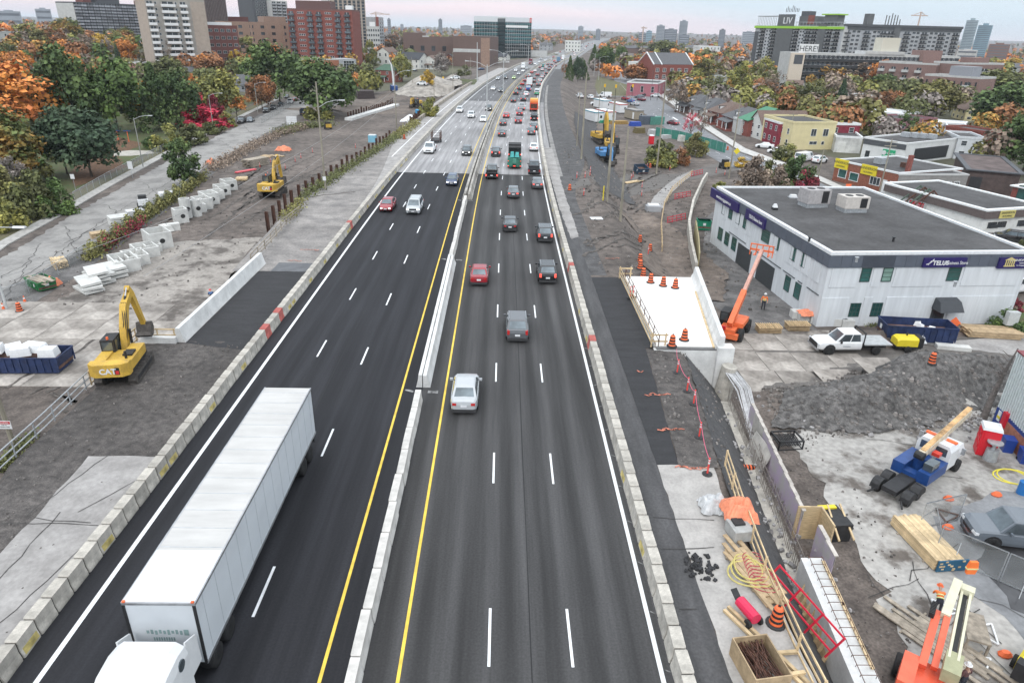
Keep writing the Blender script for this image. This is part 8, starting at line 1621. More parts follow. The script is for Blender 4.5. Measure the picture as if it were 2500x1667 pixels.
# ---------------------------------------------------------------- retaining wall under construction, lower right
WEATH=mat('weathered_form_timber',(.50,.46,.42),.85,.15,2,rnd=.1)
PURP=mat('purple_form_face',(.44,.35,.48),.7,.12,1.2,col2=(.42,.40,.40)); FORM=mat('grey_form_face',(.48,.46,.43),.8,.12,1.5)
t=thing('retaining_wall','unfinished retaining wall with timber forms, upright bars and a finished concrete end','wall',(0,0,0))
B().mat(CONC).hexa([(wallx(8)-1.5,8,-4.2),(wallx(8)-.2,8,-4.2),(wallx(47)-.2,47,-4.2),(wallx(47)-1.5,47,-4.2),(wallx(8)-1.5,8,-3.4),(wallx(8)-.2,8,-3.4),(wallx(47)-.2,47,-3.4),(wallx(47)-1.5,47,-3.4)]).ob('footing',t)
for k in range(13):
 y=43.2-k*1.22; x=wallx(y)+.1+(.55 if y<31.5 else 0)
 if 31.5>y>30.2: continue
 B().mat(PURP if k not in (1,2) else FORM).beam((x,y,-2.55),(x,y-1.2,-2.55),.05,2.1).mat(FORM).beam((x+.02,y,-1.75),(x+.02,y-1.2,-1.75),.06,.7).ob('form_panel',t)
 B().mat(WOODG).beam((x+.3,y-.4,-4),(x+.2,y-.4,-2.3),.16,.16).ob('brace_post',t); B().mat(WEATH).beam((x+.1,y,-1.42),(x+.04,y-1.215,-1.42),.22,.06).ob('cap_plank',t)
o=B().mat(FORM).beam((0,0,0),(0,-2.6,0),.06,1.9).ob('loose_panel',t,loc=(wallx(39)-.45,40,-2.7)); o.rotation_euler=(0,.35,.1)
B().mat(WOOD).bb(wallx(31),31.2,-3.6,wallx(31)+1.3,31.3,-1.3).bb(wallx(31)+1.3,29.6,-3.6,wallx(31)+1.4,31.3,-1.3).ob('bulkhead',t)
b=B().mat(mat('grey_rebar',(.24,.21,.19),.7,.2))
for k in range(150): y=47-k*.13; b.beam((wallx(y)-.25-(k % 2)*.35,y,-3.4),(wallx(y)-.25-(k % 2)*.35+RU(-.05,.05),y,-2.1-random.random()*.3),.025,.025)
for k in range(3): b.beam((wallx(47)-.4,47,-3.1+k*.4),(wallx(28)-.4,28,-3.1+k*.4),.025,.025)
tag(b.ob('upright_bar',t),kind='stuff')
yA,yB=27.3,7.0
B().mat(CONCW).hexa([(wallx(y)+dx,y,z) for z in (-3.8,-1.5) for y,dx in ((yB,-1.05),(yB,.1),(yA,.1),(yA,-1.05))]).ob('finished_wall',t)
for k in range(40): y=yA-.3-k*.5; B().mat(RUST).tube([(wallx(y)-.8,y,-1.3),(wallx(y)-.8,y,-1.2),(wallx(y)-.1,y,-1.2),(wallx(y)-.1,y,-1.42)],.02,4).ob('dowel_bar',t)
for dx in (-.78,-.12): B().mat(RUST).beam((wallx(yA)+dx,yA-.2,-1.19),(wallx(yB)+dx,yB,-1.19),.025,.025).ob('long_bar',t)
for y0,y1,dx in ((27,24,.0),(24.2,20.5,-.02),(19.5,16,.02),(15.5,12.5,-.02)): B().mat(WOOD).beam((wallx(y0)+dx,y0,-1.43),(wallx(y1)+dx,y1,-1.43),.14,.08).ob('top_plank',t)
b=B().mat(mat('pale_rods',(.52,.52,.53),.7,.1))
for k in range(30): x=18.4+RU(-.5,.5); b.tube([(x-.2,47.8,-1.1),(x+.2,45.5,-1.5+RU(-.3,.2)),(x+.2,43.2,-2.6),(x-.1,40.5,-3.3)],.03,4)
tag(b.ob('rod_bundle'),'bundle of pale rods draped over the end of the wall beside the bridge deck','rods'); tag(B().mat(CONC).cyl((18.0,48.1,-3.8),(18.2,48,-.8),.75,.6,10).ob('concrete_stub'),'round broken concrete stub at the head of the rod bundle','concrete stub')
for y,lb in ((24.3,'studded timber form panel leaning on the finished wall, upper one'),(15.6,'studded timber form panel leaning on the finished wall, lower one')):
 t=thing('timber_form',lb,'formwork',(wallx(y)-1.35,y,-3.85),-.09); t.rotation_euler=(0,.28,-.09); B().mat(PLY).bb(.0,-2,0,.03,2,1.9).ob('sheet',t)
 for k in range(8): y_=-1.95+k*.55; B().mat(WOOD).bb(-.16,y_-.04,.05,0,y_+.04,1.85).ob('stud',t)
 B().mat(WOOD).bb(-.17,-2,1.85,.03,2,1.92).bb(-.17,-2,0,.03,2,.06).ob('plate',t)
chunks('foam_rubble','broken white foam rubble at the foot of the finished wall','rubble',(14.6,19.3,-3.5),42,.35,.42,FOAM,rx=2.2,kind='stuff'); chunks('stone_rubble',None,None,(15.2,29,-3.4),90,.6,.35,mat('grey_stone',(.22,.21,.21),.95,.2),rx=3,kind='stuff'); chunks('asphalt_rubble','small heap of black asphalt rubble on the concrete platform','rubble',P(1712,1385,.05),60,.4,.22,mat('black_rubble',(.035,.035,.038),.9,.2))
chunks('gravel_stones',None,None,(36,46.2,-3.9),420,7.5,.3,mat('pale_stone',(.33,.32,.32),.95,.25),rx=1.7,kind='stuff')
chunks('gravel_stones',None,None,(16.4,36,-2.9),160,.9,.2,mat('pale_stone',(.33,.32,.32)),rx=7,kind='stuff')
pts=[P(x*D,y*D,.03) for x,y in ((1665,1070),(1700,1180),(1760,1340),(1830,1500),(1900,1640))]
rail_fence('long timber guard rail along the platform edge above the trench',pts,WOOD,1.1,2.2,(.12,.6,1.05),wood=True)
t=thing('red_barricade','red steel barricade frame leaning beside the guard rail','barricade',P(1945,1500,-.6),.55); t.rotation_euler=(.3,.35,.62)
for z in (.1,.5,1.0): B().mat(paint('barricade_red',(.6,.02,.05))).beam((0,-1.9,z),(0,1.9,z),.07,.07).ob('rail',t)
for y in (-1.9,-.7,.6,1.9): B().mat(MATS['barricade_red']).beam((0,y,-.3),(0,y,1.05),.07,.07).ob('post',t)
for k,(px,py,a) in enumerate(((1650,540,-.9),(1665,483,-.9),(1700,428,-.8))):
 p=G(px,py); t=thing('red_barricade',('lowest','middle','highest')[k]+' red barricade panel leaning on the earth bank of the curved path','barricade',p,a)
 for z in (.1,.5,.9): B().mat(MATS['barricade_red']).beam((0,-2.2,z),(0,2.2,z),.08,.08).ob('rail',t)
 for y in (-2.2,-1.1,0,1.1,2.2): B().mat(MATS['barricade_red']).beam((.2,y,0),(0,y,1),.06,.06).ob('post',t)
p=P(1820,1505,.05); t=thing('red_air_tank','red air tank on two small wheels beside the tilted barrel','tank',p,.35); B().mat(paint('tank_red',(.65,.02,.08))).cyl((0,-.6,.45),(0,.5,.45),.26,None,12).ob('tank',t); B().mat(CATB).beam((0,.5,.4),(0,1.0,.7),.3,.05).ob('handle',t); wheels(t,(-.3,.3),(-.5,),.2,.12,False)
p=P(1850,1640,.05); t=thing('rebar_crate','open timber crate full of rusty bars at the bottom edge','crate',p,.15)
for x0,y0,x1,y1 in ((-.75,-1,-.7,1),(.7,-1,.75,1),(-.7,.95,.7,1),(-.7,-1,.7,-.95)): B().mat(PLY).bb(x0,y0,0,x1,y1,.9).ob('side',t)
b=B().mat(RUST)
for k in range(60): b.beam((RU(-.65,.65),-.9,RU(.2,.75)),(RU(-.65,.65),.9,RU(.2,.75)),.03,.03)
tag(b.ob('bar',t),kind='stuff')
for k,(a,c) in enumerate((((1768,1488),(1960,1672)),((1778,1480),(1975,1668)),((1800,1600),(1945,1590)),((1900,1650),(1965,1640)))): tag(B().mat(WOOD).beam(P(*a,.12+.03*k),P(*c,.12+.03*k),.15,.12).ob('timber_beam'),('long timber beam across the platform, lower edge','long timber beam across the platform, upper edge','short timber across the long beams','short timber at the bottom by the guard rail')[k],'beam')
p=P(1838,1395,.05); lumber('pile of boards and plywood under the coiled hoses',p,.28,3.6,6,2,.22,.07,PLY,.25)
for nm,m_,r,lb,n in (('yellow_hose',mat('hose_yellow',(.55,.47,.16),.6,.1),.045,'thick yellow hose looped over the boards on the platform',3),('red_hose',mat('hose_red',(.42,.06,.08),.6,.1),.022,'coiled thin red hose on the platform',8)):
 q=[]
 for k in range(60*n//3): a=k*.33; q.append((p.x+(-.3 if n==3 else .15)+cos(a)*(.45+.012*k*(1 if n==3 else .1)),p.y+(.2 if n==3 else .7)+sin(a)*(.8 if n==3 else .45)-k*.012,.28+.03*sin(k)))
 tag(B().mat(m_).tube(q,r,5).ob(nm),lb,'hose')
t=thing('generator','grey generator box under the folded orange tarp','generator',P(1803,1310,.04),.15); B().mat(mat('gen_grey',(.38,.38,.37),.6,.1)).bb(-.5,-.5,.1,.5,.6,.7).ob('casing',t); B().mat(CATB).bb(-.3,.0,.7,.25,.5,.8).ob('panel',t)
p=G(2225,1235); t=thing('crane_truck','blue and white crane truck with a raised pale boom on the yard','crane truck',(p.x+2.0,p.y+2.9,p.z),-.95); t.scale=(.94,.92,.94); BLU=paint('crane_blue',(.015,.06,.22),.4,.1)
B().mat(CATB).bb(-.5,-4.6,.7,.5,4,1.05).ob('chassis',t)
b=B().mat(WHITEP); b.loft([[(-w,y,.9),(w,y,.9),(w,y,h-.4),(w*.8,y,h),(-w*.8,y,h),(-w,y,h-.4)] for y,h,w in ((1.2,2.75,1.15),(2.6,2.7,1.15),(3.2,1.95,1.0),(4.8,1.7,.85))]); b.ob('cab',t)
B().mat(GLASS).bb(.15,1.17,1.9,.9,1.2,2.5).ob('rear_window',t); B().mat(GLASS).bb(-.9,1.17,1.9,-.15,1.2,2.5).ob('rear_window',t)
for sx in (-1,1):
 B().mat(ORANGE).bb(sx*.7-.35,2.0,2.72,sx*.7+.35,2.25,2.85).ob('light_bar',t); B().mat(BLU).bb(min(sx*.45,sx*1.25),-1.9,.9,max(sx*.45,sx*1.25),.9,1.75).ob('side_box',t); B().mat(CHROME).box(sx*1.45,2.5,2.2,.25,.1,.5).ob('mirror',t)
 for y in (-2.6,-3.9): B().mat(CATB).loft([[(sx*1.02+dx,y+.62*cos(a),.5+.62*sin(a)) for a in [pi*k/6 for k in range(7)]] for dx in (-.3,.3)]).ob('mudguard',t)
 B().mat(CATB).beam((sx*.8,-4.4,.6),(sx*1.2,-4.9,.25),.1,.1).ob('outrigger',t)
B().mat(BLU).cyl((0,-.3,1.05),(0,-.3,2.1),.55).bb(-.5,-1.9,1.0,.5,-1.2,1.35).ob('turret',t); B().mat(GLASS).bb(.55,-1.5,1.76,1.15,-.4,2.3).ob('crane_cab',t)
o=B().mat(mat('boom_cream',(.62,.55,.42),.6,.15)).beam((0,-.9,2.4),(0,5.9,3.7),.42,.5).ob('boom',t); B().mat(mat('boom_stained',(.55,.34,.16),.7,.3,1.2)).beam((0,-.7,2.72),(0,6.0,4.0),.34,.08).ob('boom_top',t); B().mat(CATB).cyl((-.3,-1,2.4),(.3,-1,2.4),.3).ob('winch',t); B().mat(paint('winch_red',(.6,.05,.03))).bb(.25,.3,2.1,.75,.8,2.35).ob('toolbox',t)
wheels(t,(-1.02,1.02),(-2.6,-3.9,3.4),.5,.4)
p0=G(2365,1340); o=vehicle('pickup',CARP['steelblue'],(p0.x+3.2,p0.y+.6,p0.z+.05),1.4,'silver grey crew cab pickup parked beside the puddle, cut by the right edge','pickup truck',lit='none')
LO=paint('boomlift_orange',(.80,.14,.07),.4,.06); LC=paint('boom_cream_paint',(.62,.60,.45),.5,.05); p=G(2235,1712); t=thing('boom_lift','orange and cream folded boom lift at the bottom edge on the right','boom lift',(p.x+.1,p.y,p.z),-.66); t.scale=(.88,.88,.92)
B().mat(LO).loft([[(x,y,z) for x,y in ((-1.2,-1.6),(1.2,-1.6),(1.2,.6),(.8,1.0),(-.8,1.0),(-1.2,.6))] for z in (.9,1.7)]).bb(-.4,-1.4,.45,.4,1.4,.9).beam((-1.3,.9,.6),(1.3,.9,.6),.3,.3).ob('base',t)
for sx in (-1,1): B().mat(LO).bb(sx*.85-.35,-1.5,1.7,sx*.85+.35,.7,2.1).ob('cover',t)
B().mat(LO).beam((-.35,.3,1.9),(-.35,3.4,3.0),.36,.4).beam((.15,.3,2.1),(.1,3.2,3.2),.3,.35).ob('lower_boom',t); B().mat(LC).beam((.0,3.0,3.2),(.15,5.6,3.7),.42,.42).ob('upper_boom',t); b=B().mat(LC).beam((.95,.0,2.8),(.85,5.5,3.4),.12,.4).beam((.55,.0,2.8),(.45,5.5,3.4),.12,.4).bb(.35,5.2,3.2,1.0,5.7,3.7); b.ob('jib',t); B().mat(mat('lift_box',(.36,.36,.22),.6,.06)).box(.78,.2,2.7,.75,1.5,.7).ob('jib_box',t); B().mat(CATB).beam((.7,.6,2.95),(.62,5.2,3.35),.26,.08).ob('chain',t); b=B().mat(CATB)
for k in range(9): b.bb(-.7,2.6+k*.12,3.1,-.45,2.66+k*.12,3.4)
b.ob('hose_carrier',t)
for y in (-1.2,1.2):
 for sx in (-1,1): o=put('wheel',tyL,t,(sx*1.25,y,.6),pi if sx<0 else 0); o.scale=(.9,.9,.9); put('rim',rmL,o,m=LO)
def toilet(label,p,rz,tipped=False):
 t=thing('portable_toilet',label,'portable toilet',p,rz); rd=paint('toilet_red',(.62,.015,.03),.45)
 B().mat(rd).bb(-.58,-.58,.05,.58,.58,2.1).ob('cabin',t); B().mat(WHITEP).loft([[(-.62*k,-.62*k,z),(.62*k,-.62*k,z),(.62*k,.62*k,z),(-.62*k,.62*k,z)] for k,z in ((1,2.1),(.9,2.3),(.5,2.38))]).ob('roof',t); B().mat(rd).bb(-.45,-.62,.15,.4,-.58,2.0).ob('door',t)
 for z in (.6,1.1,1.6): B().mat(rd).bb(-.63,-.45,z,-.58,.45,z+.25).ob('rib',t)
toilet('red portable toilet with a white roof beside the metal shed',G(2400,1105),-.45); toilet('red portable toilet behind the pole shrubs',G(1589,352),.1); p=G(910,347); t=thing('portable_toilet','pale blue portable toilet tank beside the steel piles','portable toilet',p); B().mat(paint('pale_blue',(.22,.48,.62))).bb(-1,-.8,0,1,.8,1.7).ob('cabin',t); B().mat(WHITEP).bb(-.9,-.7,1.7,.9,.7,1.85).ob('roof',t)
for px,py,lb in ((2455,1100,'blue wheeled bin beside the portable toilet'),(2497,1128,'blue wheeled bin cut by the right edge')):
 t=thing('wheeled_bin',lb,'bin',G(px,py),-.3); bb_=paint('bin_blue',(.02,.06,.30)); B().mat(bb_).box(0,0,.5,.62,.7,1.0,top=1.15).ob('body',t); B().mat(bb_).box(0,0,1.05,.75,.85,.08).ob('lid',t); wheels(t,(-.3,.3),(.3,),.12,.06,False)
t=thing('wash_station','grey hand wash station beside the red portable toilet','wash station',G(2415,1122)); B().mat(STEEL).lathe([(.0,0),(.45,0),(.4,.9),(0,.9)],12).lathe([(0,1.4),(.5,1.4),(.5,1.5),(0,1.5)],12).cyl((0,0,.9),(0,0,1.4),.12).ob('body',t); tag(B().mat(paint('drum_blue',(.02,.16,.45))).cyl((0,0,0),(0,0,.95),.3,None,12).ob('barrel',None,loc=G(2492,1205)),'blue plastic drum at the right edge by the yellow hose','drum'); q=G(2475,1165); tag(B().mat(mat('hose_bright',(.75,.65,.08),.6,.05)).tube([(q.x+cos(k*.4)*(.9+.02*k),q.y+sin(k*.4)*.9,q.z+.06) for k in range(30)],.05,5).ob('yellow_hose'),'bright yellow hose coil at the right edge','hose')
for px,py,L,w,rz,cl,lb,tr in ((1462,300,9,3,.32,'white','white site cabin with a blue roof edge, front left',(.05,.25,.32)),(1492,298,9,3,.32,'white','white site cabin with a red roof edge, front right',(.5,.06,.04)),(1482,268,9,3,.32,'white','white site cabin with a teal roof edge behind the front pair',(.05,.28,.30)),(1521,278,9,3,.3,'white','white site cabin with a red roof edge nearest the town street',(.5,.06,.04)),(1560,295,7.5,3,.35,'tan','tan site office with grey roof',(.2,.2,.2))):
 p=G(px,py); t=thing('site_cabin',lb,'site cabin',p,rz); m_=WHITEP if cl=='white' else mat('cabin_tan',(.30,.26,.20),.8,.05); B().mat(m_).bb(-w/2,0,.3,w/2,L,3.2).ob('wall',t); B().mat(mat('cabin_roof_'+str(tr[0]),tr,.6,.05)).bb(-w/2-.1,-.1,2.95,w/2+.1,L+.1,3.2).mat(WROOF if cl=='white' else GRAVR).bb(-w/2,0,3.2,w/2,L,3.28).ob('roof',t); B().mat(WF).bb(.2,-.04,1.3,1.1,0,2.3).mat(GW).bb(.3,-.06,1.4,1.0,-.04,2.2).ob('window',t); B().mat(WF).bb(-w/2-.04,1,.4,-w/2,2,2.5).ob('door',t); B().mat(CATB).bb(-w/2+.2,.2,0,w/2-.2,L-.2,.3).ob('base',t)
for px,py,sx,sy,h,c,lb in ((1578,304,4.5,2.4,2.6,(.09,.11,.14),'dark grey container beside the green screened fence'),(1600,304,5,2.4,2.4,(.08,.25,.20),'green container behind the dark grey one'),(1550,308,3.5,2,1.3,(.03,.08,.4),'blue skip by the dark grey container'),(1510,303,6,2.2,1.0,(.35,.22,.07),'orange brown steel form stack behind the excavators'),(1478,300,4.5,1.2,.8,(.02,.28,.16),'low green panel before the site cabins'),(1592,330,2,2,1.6,(.5,.5,.5),'white block pile by the green fence'),(1630,338,4,1.6,1.0,(.5,.5,.5),'pale concrete trough by the green fence'),(1663,345,1.6,1.6,1.6,(.62,.6,.56),'pale cube blocks under the red leaved tree'),(1560,325,3.2,2,1.6,(.16,.13,.06),'yellow and black machine pallet beside the white blocks'),(892,240,7,7,3.0,(.055,.04,.04),'big stack of dark steel beams at the far end of the yard'),(1022,282,2,3,1.8,(.05,.3,.55),'blue machine box beside the yellow green bush')):
 p=G(px,py); t=thing('site_container' if h>2 and sx<6 else 'material_stack',lb,'container' if h>2 and sx<6 else 'stack',p,.3); m_=mat('mat_'+lb.replace(' ','_')[:40],c,.7,.12); n=1 if h>2 and sx<6 else 3
 for k in range(n): B().mat(m_).bb(-sx/2*(1-.08*k),-sy/2*(1-.05*k),h*k/n,sx/2*(1-.05*k),sy/2,h*(k+1)/n-.03*(n>1)).ob('box' if n==1 else 'layer',t)
 if n==1:
  for k in range(10): B().mat(m_).bb(-sx/2+k*sx/10,-sy/2-.05,.1,-sx/2+k*sx/10+.15,-sy/2,h-.1).ob('rib',t)
p=G(962,225); t=thing('pump_truck','blue truck with a tall white folding boom before the brick house','pump truck',p,.3); B().mat(BLU).bb(-1.2,-3,.8,1.2,3,2.6).ob('body',t); B().mat(WHITEP).tube([(0,0,2.6),(-.2,0,7),(-.6,0,10.5),(-1.6,0,12.5)],[.4,.35,.3,.2],6).ob('boom',t); wheels(t,(-1,1),(-2,0,2),.5,.3,False)
for px,py,lb in ((1768,412,'small black skid loader by the curved path'),(801,316,'small yellow plate compactor in the yard'),(352,507,'arrow board trailer on the side street')):
 t=thing('skid_loader' if px>1000 else 'compactor' if px>500 else 'sign_trailer',lb,'machine',G(px,py),.5); B().mat(CATB).bb(-.7,-1,.4,.7,1,1.2).bb(-.6,-.6,1.2,.6,.5,2.0).ob('body',t); B().mat(CATY if px>500 else WHITEP).bb(-.75,-1.2,.6,.75,-.6,1.5).ob('cover',t); wheels(t,(-.8,.8),(-.6,.6),.35,.25,False)
for px,py,sx,sy,z,m_,lb in ((293,548,2.6,2.4,1.3,PC,'stack of pale panels on the side street kerb'),(330,520,2.4,1.6,.5,WHITEP,'white trailer deck beside the arrow board'),(243,580,2.0,1.4,.8,PLY,'small board topped table by the hedge'),(414,484,3.0,1.4,1.1,FOAM,'blue and white box behind the hedge'),(713,305,3.0,.1,2.4,WHITEP,'white site notice board by the wild growth')):
 t=thing('board_stack',lb,'stack',G(px,py),.7 if sy>.2 else 0)
 for k in range(4): B().mat(m_).bb(-sx/2,-sy/2,z*k/4+.05,sx/2,sy/2,z*(k+1)/4).ob('panel',t)
tag(B().mat(WHITEP).box(0,0,.1,1.6,1.2,.06).ob('white_board',None,loc=G(1456,535),rz=.1),'white board lying on the earth bank','board'); tag(B().mat(YS).beam((0,0,0),(0,0,2.2),.12,.12).ob('yellow_stake',None,loc=G(1472,490)),'yellow stake beside the nearest earth bank pole','stake')
t=thing('concrete_plinth','grey concrete plinth with a white mesh cover at the end of the curved path','plinth',G(1594,515)); B().mat(GREYW).bb(-1.2,-.8,0,1.2,.9,.9).ob('block',t); B().mat(WHITEP).bb(-.9,-.5,.9,.9,.8,1.1).ob('cover',t)
sheet('curved_path',gd((1488,482),(1500,455),(1525,430),(1560,405),(1585,395),(1592,402),(1562,425),(1538,450),(1522,480)),OLDPAVE,.08,1.0,.05)
def wall_line(label,pts,h,w,m,name='curved_wall',seg=None):
 p=[Vector(q) for q in pts]; t=thing(name,label,'wall',p[0])
 for a,c in zip(p,p[1:]): B().mat(m).beam(a-p[0]+Vector((0,0,h/2)),c-p[0]+Vector((0,0,h/2)),w,h).ob('wall_segment',t)
wall_line('curved concrete wing wall with timber shutter beyond the white deck',gd((1596,632),(1585,580),(1580,530),(1590,480),(1612,430),(1622,415)),1.6,.35,CONC); wall_line('plywood shutter standing beside the curved wing wall',gd((1602,620),(1600,580),(1594,540)),2.2,.12,mat('yellow_ply',(.42,.36,.20),.8,.1),'timber_shutter')
rail_fence('timber railing along the curved path',gd((1520,580),(1518,520),(1525,475),(1545,440),(1590,402)),WOOD,1.1,2.0,(.5,1.0),wood=True)
t=thing('dead_tree','bare leaning dead tree beside the metal shed','tree',G(2400,1022)); q=Vector(t.location); h=height_for(q,850); B().mat(mat('grey_bark',(.16,.14,.13),.95,.2,4,.3)).tube([(0,0,-.2),(.1,0,h*.3),(.3,0,h*.6),(.75,0,h)],[.28,.22,.15,.04],8).ob('trunk',t); b=B().mat(MATS['grey_bark'])
for k in range(26): z=h*RU(.35,.9); a=RU(0,6); b.tube([(.3*z/h,0,z),(.3*z/h+cos(a)*.5,sin(a)*.5,z+.2),(.3*z/h+cos(a)*.9,sin(a)*.9,z+RU(-.1,.5))],[.04,.02,.006],4)
b.ob('branch',t)
for px,py,a,lb in ((2340,1270,.3,'fence panel frame beside the lumber stack'),(2440,1420,-.75,'long mesh fence panels across the puddle')):
 p=G(px,py); t=thing('site_fence',lb,'fence',p,a)
 for k in range(3 if a<0 else 1):
  b=B().mat(STEEL); x=-3.2+k*3.2; frame_box(b,x,0,.1,x+3.1,.01,2.0,.022); b.ob('frame',t); b=B().mat(CL); b.quad((x,0,.1),(x+3.1,0,.1),(x+3.1,0,2),(x,0,2)); b.ob('netting',t); b=B().mat(STEEL).beam((x+1,-.8,.05),(x+1,0,1.4),.04,.04).beam((x+1,.8,.05),(x+1,0,1.4),.04,.04).ob('brace',t)
for px,py,lb in ((2315,1220,'by the crane truck wheel'),(2313,1290,'right of the lumber top'),(2325,1368,'right of the lumber foot'),(2452,1600,'at the far fence foot'),(2432,1210,'on the grey yard')): tag(B().mat(ORANGE).loft([[(r*cos(k*.785),r*.7*sin(k*.785),z) for k in range(8)] for r,z in ((.3,0),(.36,.12),(.2,.28))]).ob('sandbag',None,loc=G(px,py)),'orange sandbag '+lb,'sandbag')
t=thing('steel_crate','dark steel basket full of bars beside the retaining wall','basket',G(1918,1085),.1); b=B().mat(CATB); frame_box(b,-.9,-.7,0,.9,.7,.7,.05); b.ob('frame',t)
for k in range(14): B().mat(CATB).beam((-.8+k*.12,-.65,.3+.02*(k % 5)),(-.85+k*.13,.65,.5),.06,.06).ob('bar',t)
t=thing('tool_box','dark tool chest with yellow tray behind the timber forms','tool chest',G(2022,1295),.1); B().mat(CATB).bb(-.75,-1,0,.75,.9,1.2).ob('chest',t); B().mat(YS).bb(-.55,.5,1.2,.55,.8,1.3).ob('tray',t); B().mat(WOOD).beam((-.6,-1.9,.9),(.1,.8,1.3),.1,.1).beam((.3,-1.9,.9),(.9,.8,1.3),.1,.1).ob('plank',t)
t=thing('saw_bench','timber saw bench beside the boom lift','bench',G(2370,1560),-.4); B().mat(WOODG).bb(-.5,-1,.75,.5,1,.85).ob('top',t); b=B().mat(WOODG)
for x in (-.45,.45):
 for y in (-.9,.9): B().mat(WOODG).box(x,y,.37,.1,.1,.75).ob('leg',t)
for px,py,a,lb in ((2300,1490,.3,'white triangular brace frame by the worker'),(2405,1545,1.2,'white triangular brace frame right of the bench'),(2385,1620,.8,'white triangular brace frame near the yellow compressor'),(2310,1260,.5,'rusty triangular frame beside the lumber')):
 b=B().mat(WHITEP if a!=.5 else RUST); b.beam((-.7,-.4,.1),(.7,-.4,.1),.08,.08).beam((.7,-.4,.1),(0,.7,.12),.08,.08).beam((0,.7,.12),(-.7,-.4,.1),.08,.08); tag(b.ob('brace_frame',None,loc=G(px,py),rz=a),lb,'frame')
for px,py,yt,lb in ((1477,215,204,'yellow traffic signal over the slip road'),(1504,217,205,'yellow traffic signal left of the town street'),(1545,216,204,'yellow traffic signal right of the town street'),(1042,200,185,'yellow traffic signal before the green lawn'),(1082,196,187,'yellow traffic signal at the side road')): p=P(px,(py+yt)/2,2.5); t=thing('traffic_signal',lb,'traffic light',p); B().mat(paint('signal_yellow',(.75,.45,.02))).bb(-.35,-.2,-.6,.35,.2,.6).ob('housing',t); B().mat(CATB).cyl((0,0,-.9),(0,0,-6),.1).ob('post',t)
for px,py,z,w,h,m_,s,lb in ((1795,360,0,1.1,1.1,'y','','yellow diamond pedestrian sign on the town street pole'),(185,445,0,.7,.8,'w','','white notice on a leaning post by the park fence'),(324,415,0,.9,1.4,'w','','white and green notice on the park fence')):
 p=G(px,py+35 if m_=='y' else py+20); t=thing('street_sign',lb,'sign',p); B().mat(STEEL).cyl((0,0,0),(0,0,2.4),.04,None,6).ob('post',t); b=B().mat(YS if m_=='y' else WHITEP); b.prism([(0,-w*.7),(w*.7,0),(0,w*.7),(-w*.7,0)] if m_=='y' else [(-w/2,-h/2),(w/2,-h/2),(w/2,h/2),(-w/2,h/2)],-.08,-.05,'y'); b.ob('plate',t,loc=(0,0,2.4))
t=thing('sign_bridge','long white sign back beside the far highway bend','sign',P(1263,138,1)); B().mat(LGREY).bb(0,-.3,0,26,.3,5).ob('panel',t); B().mat(LGREY).bb(6,-.4,-4,7,.4,0).bb(20,-.4,-4,21,.4,0).ob('leg',t)
tag(B().mat(ORANGE).bb(-.5,-.05,0,.5,.05,1.6).ob('warning_sign',None,loc=G(2068,470)),'orange warning sign before the brick workshop','sign')
t=thing('play_frame','blue topped play frame posts on the sand patch in the park','play frame',G(290,347));
for x in (-2.5,0,2.5): B().mat(ORANGE).cyl((x,0,0),(x,0,2.6),.09).ob('post',t); B().mat(BLU).box(x,0,2.65,1.6,.3,.15).ob('top',t)
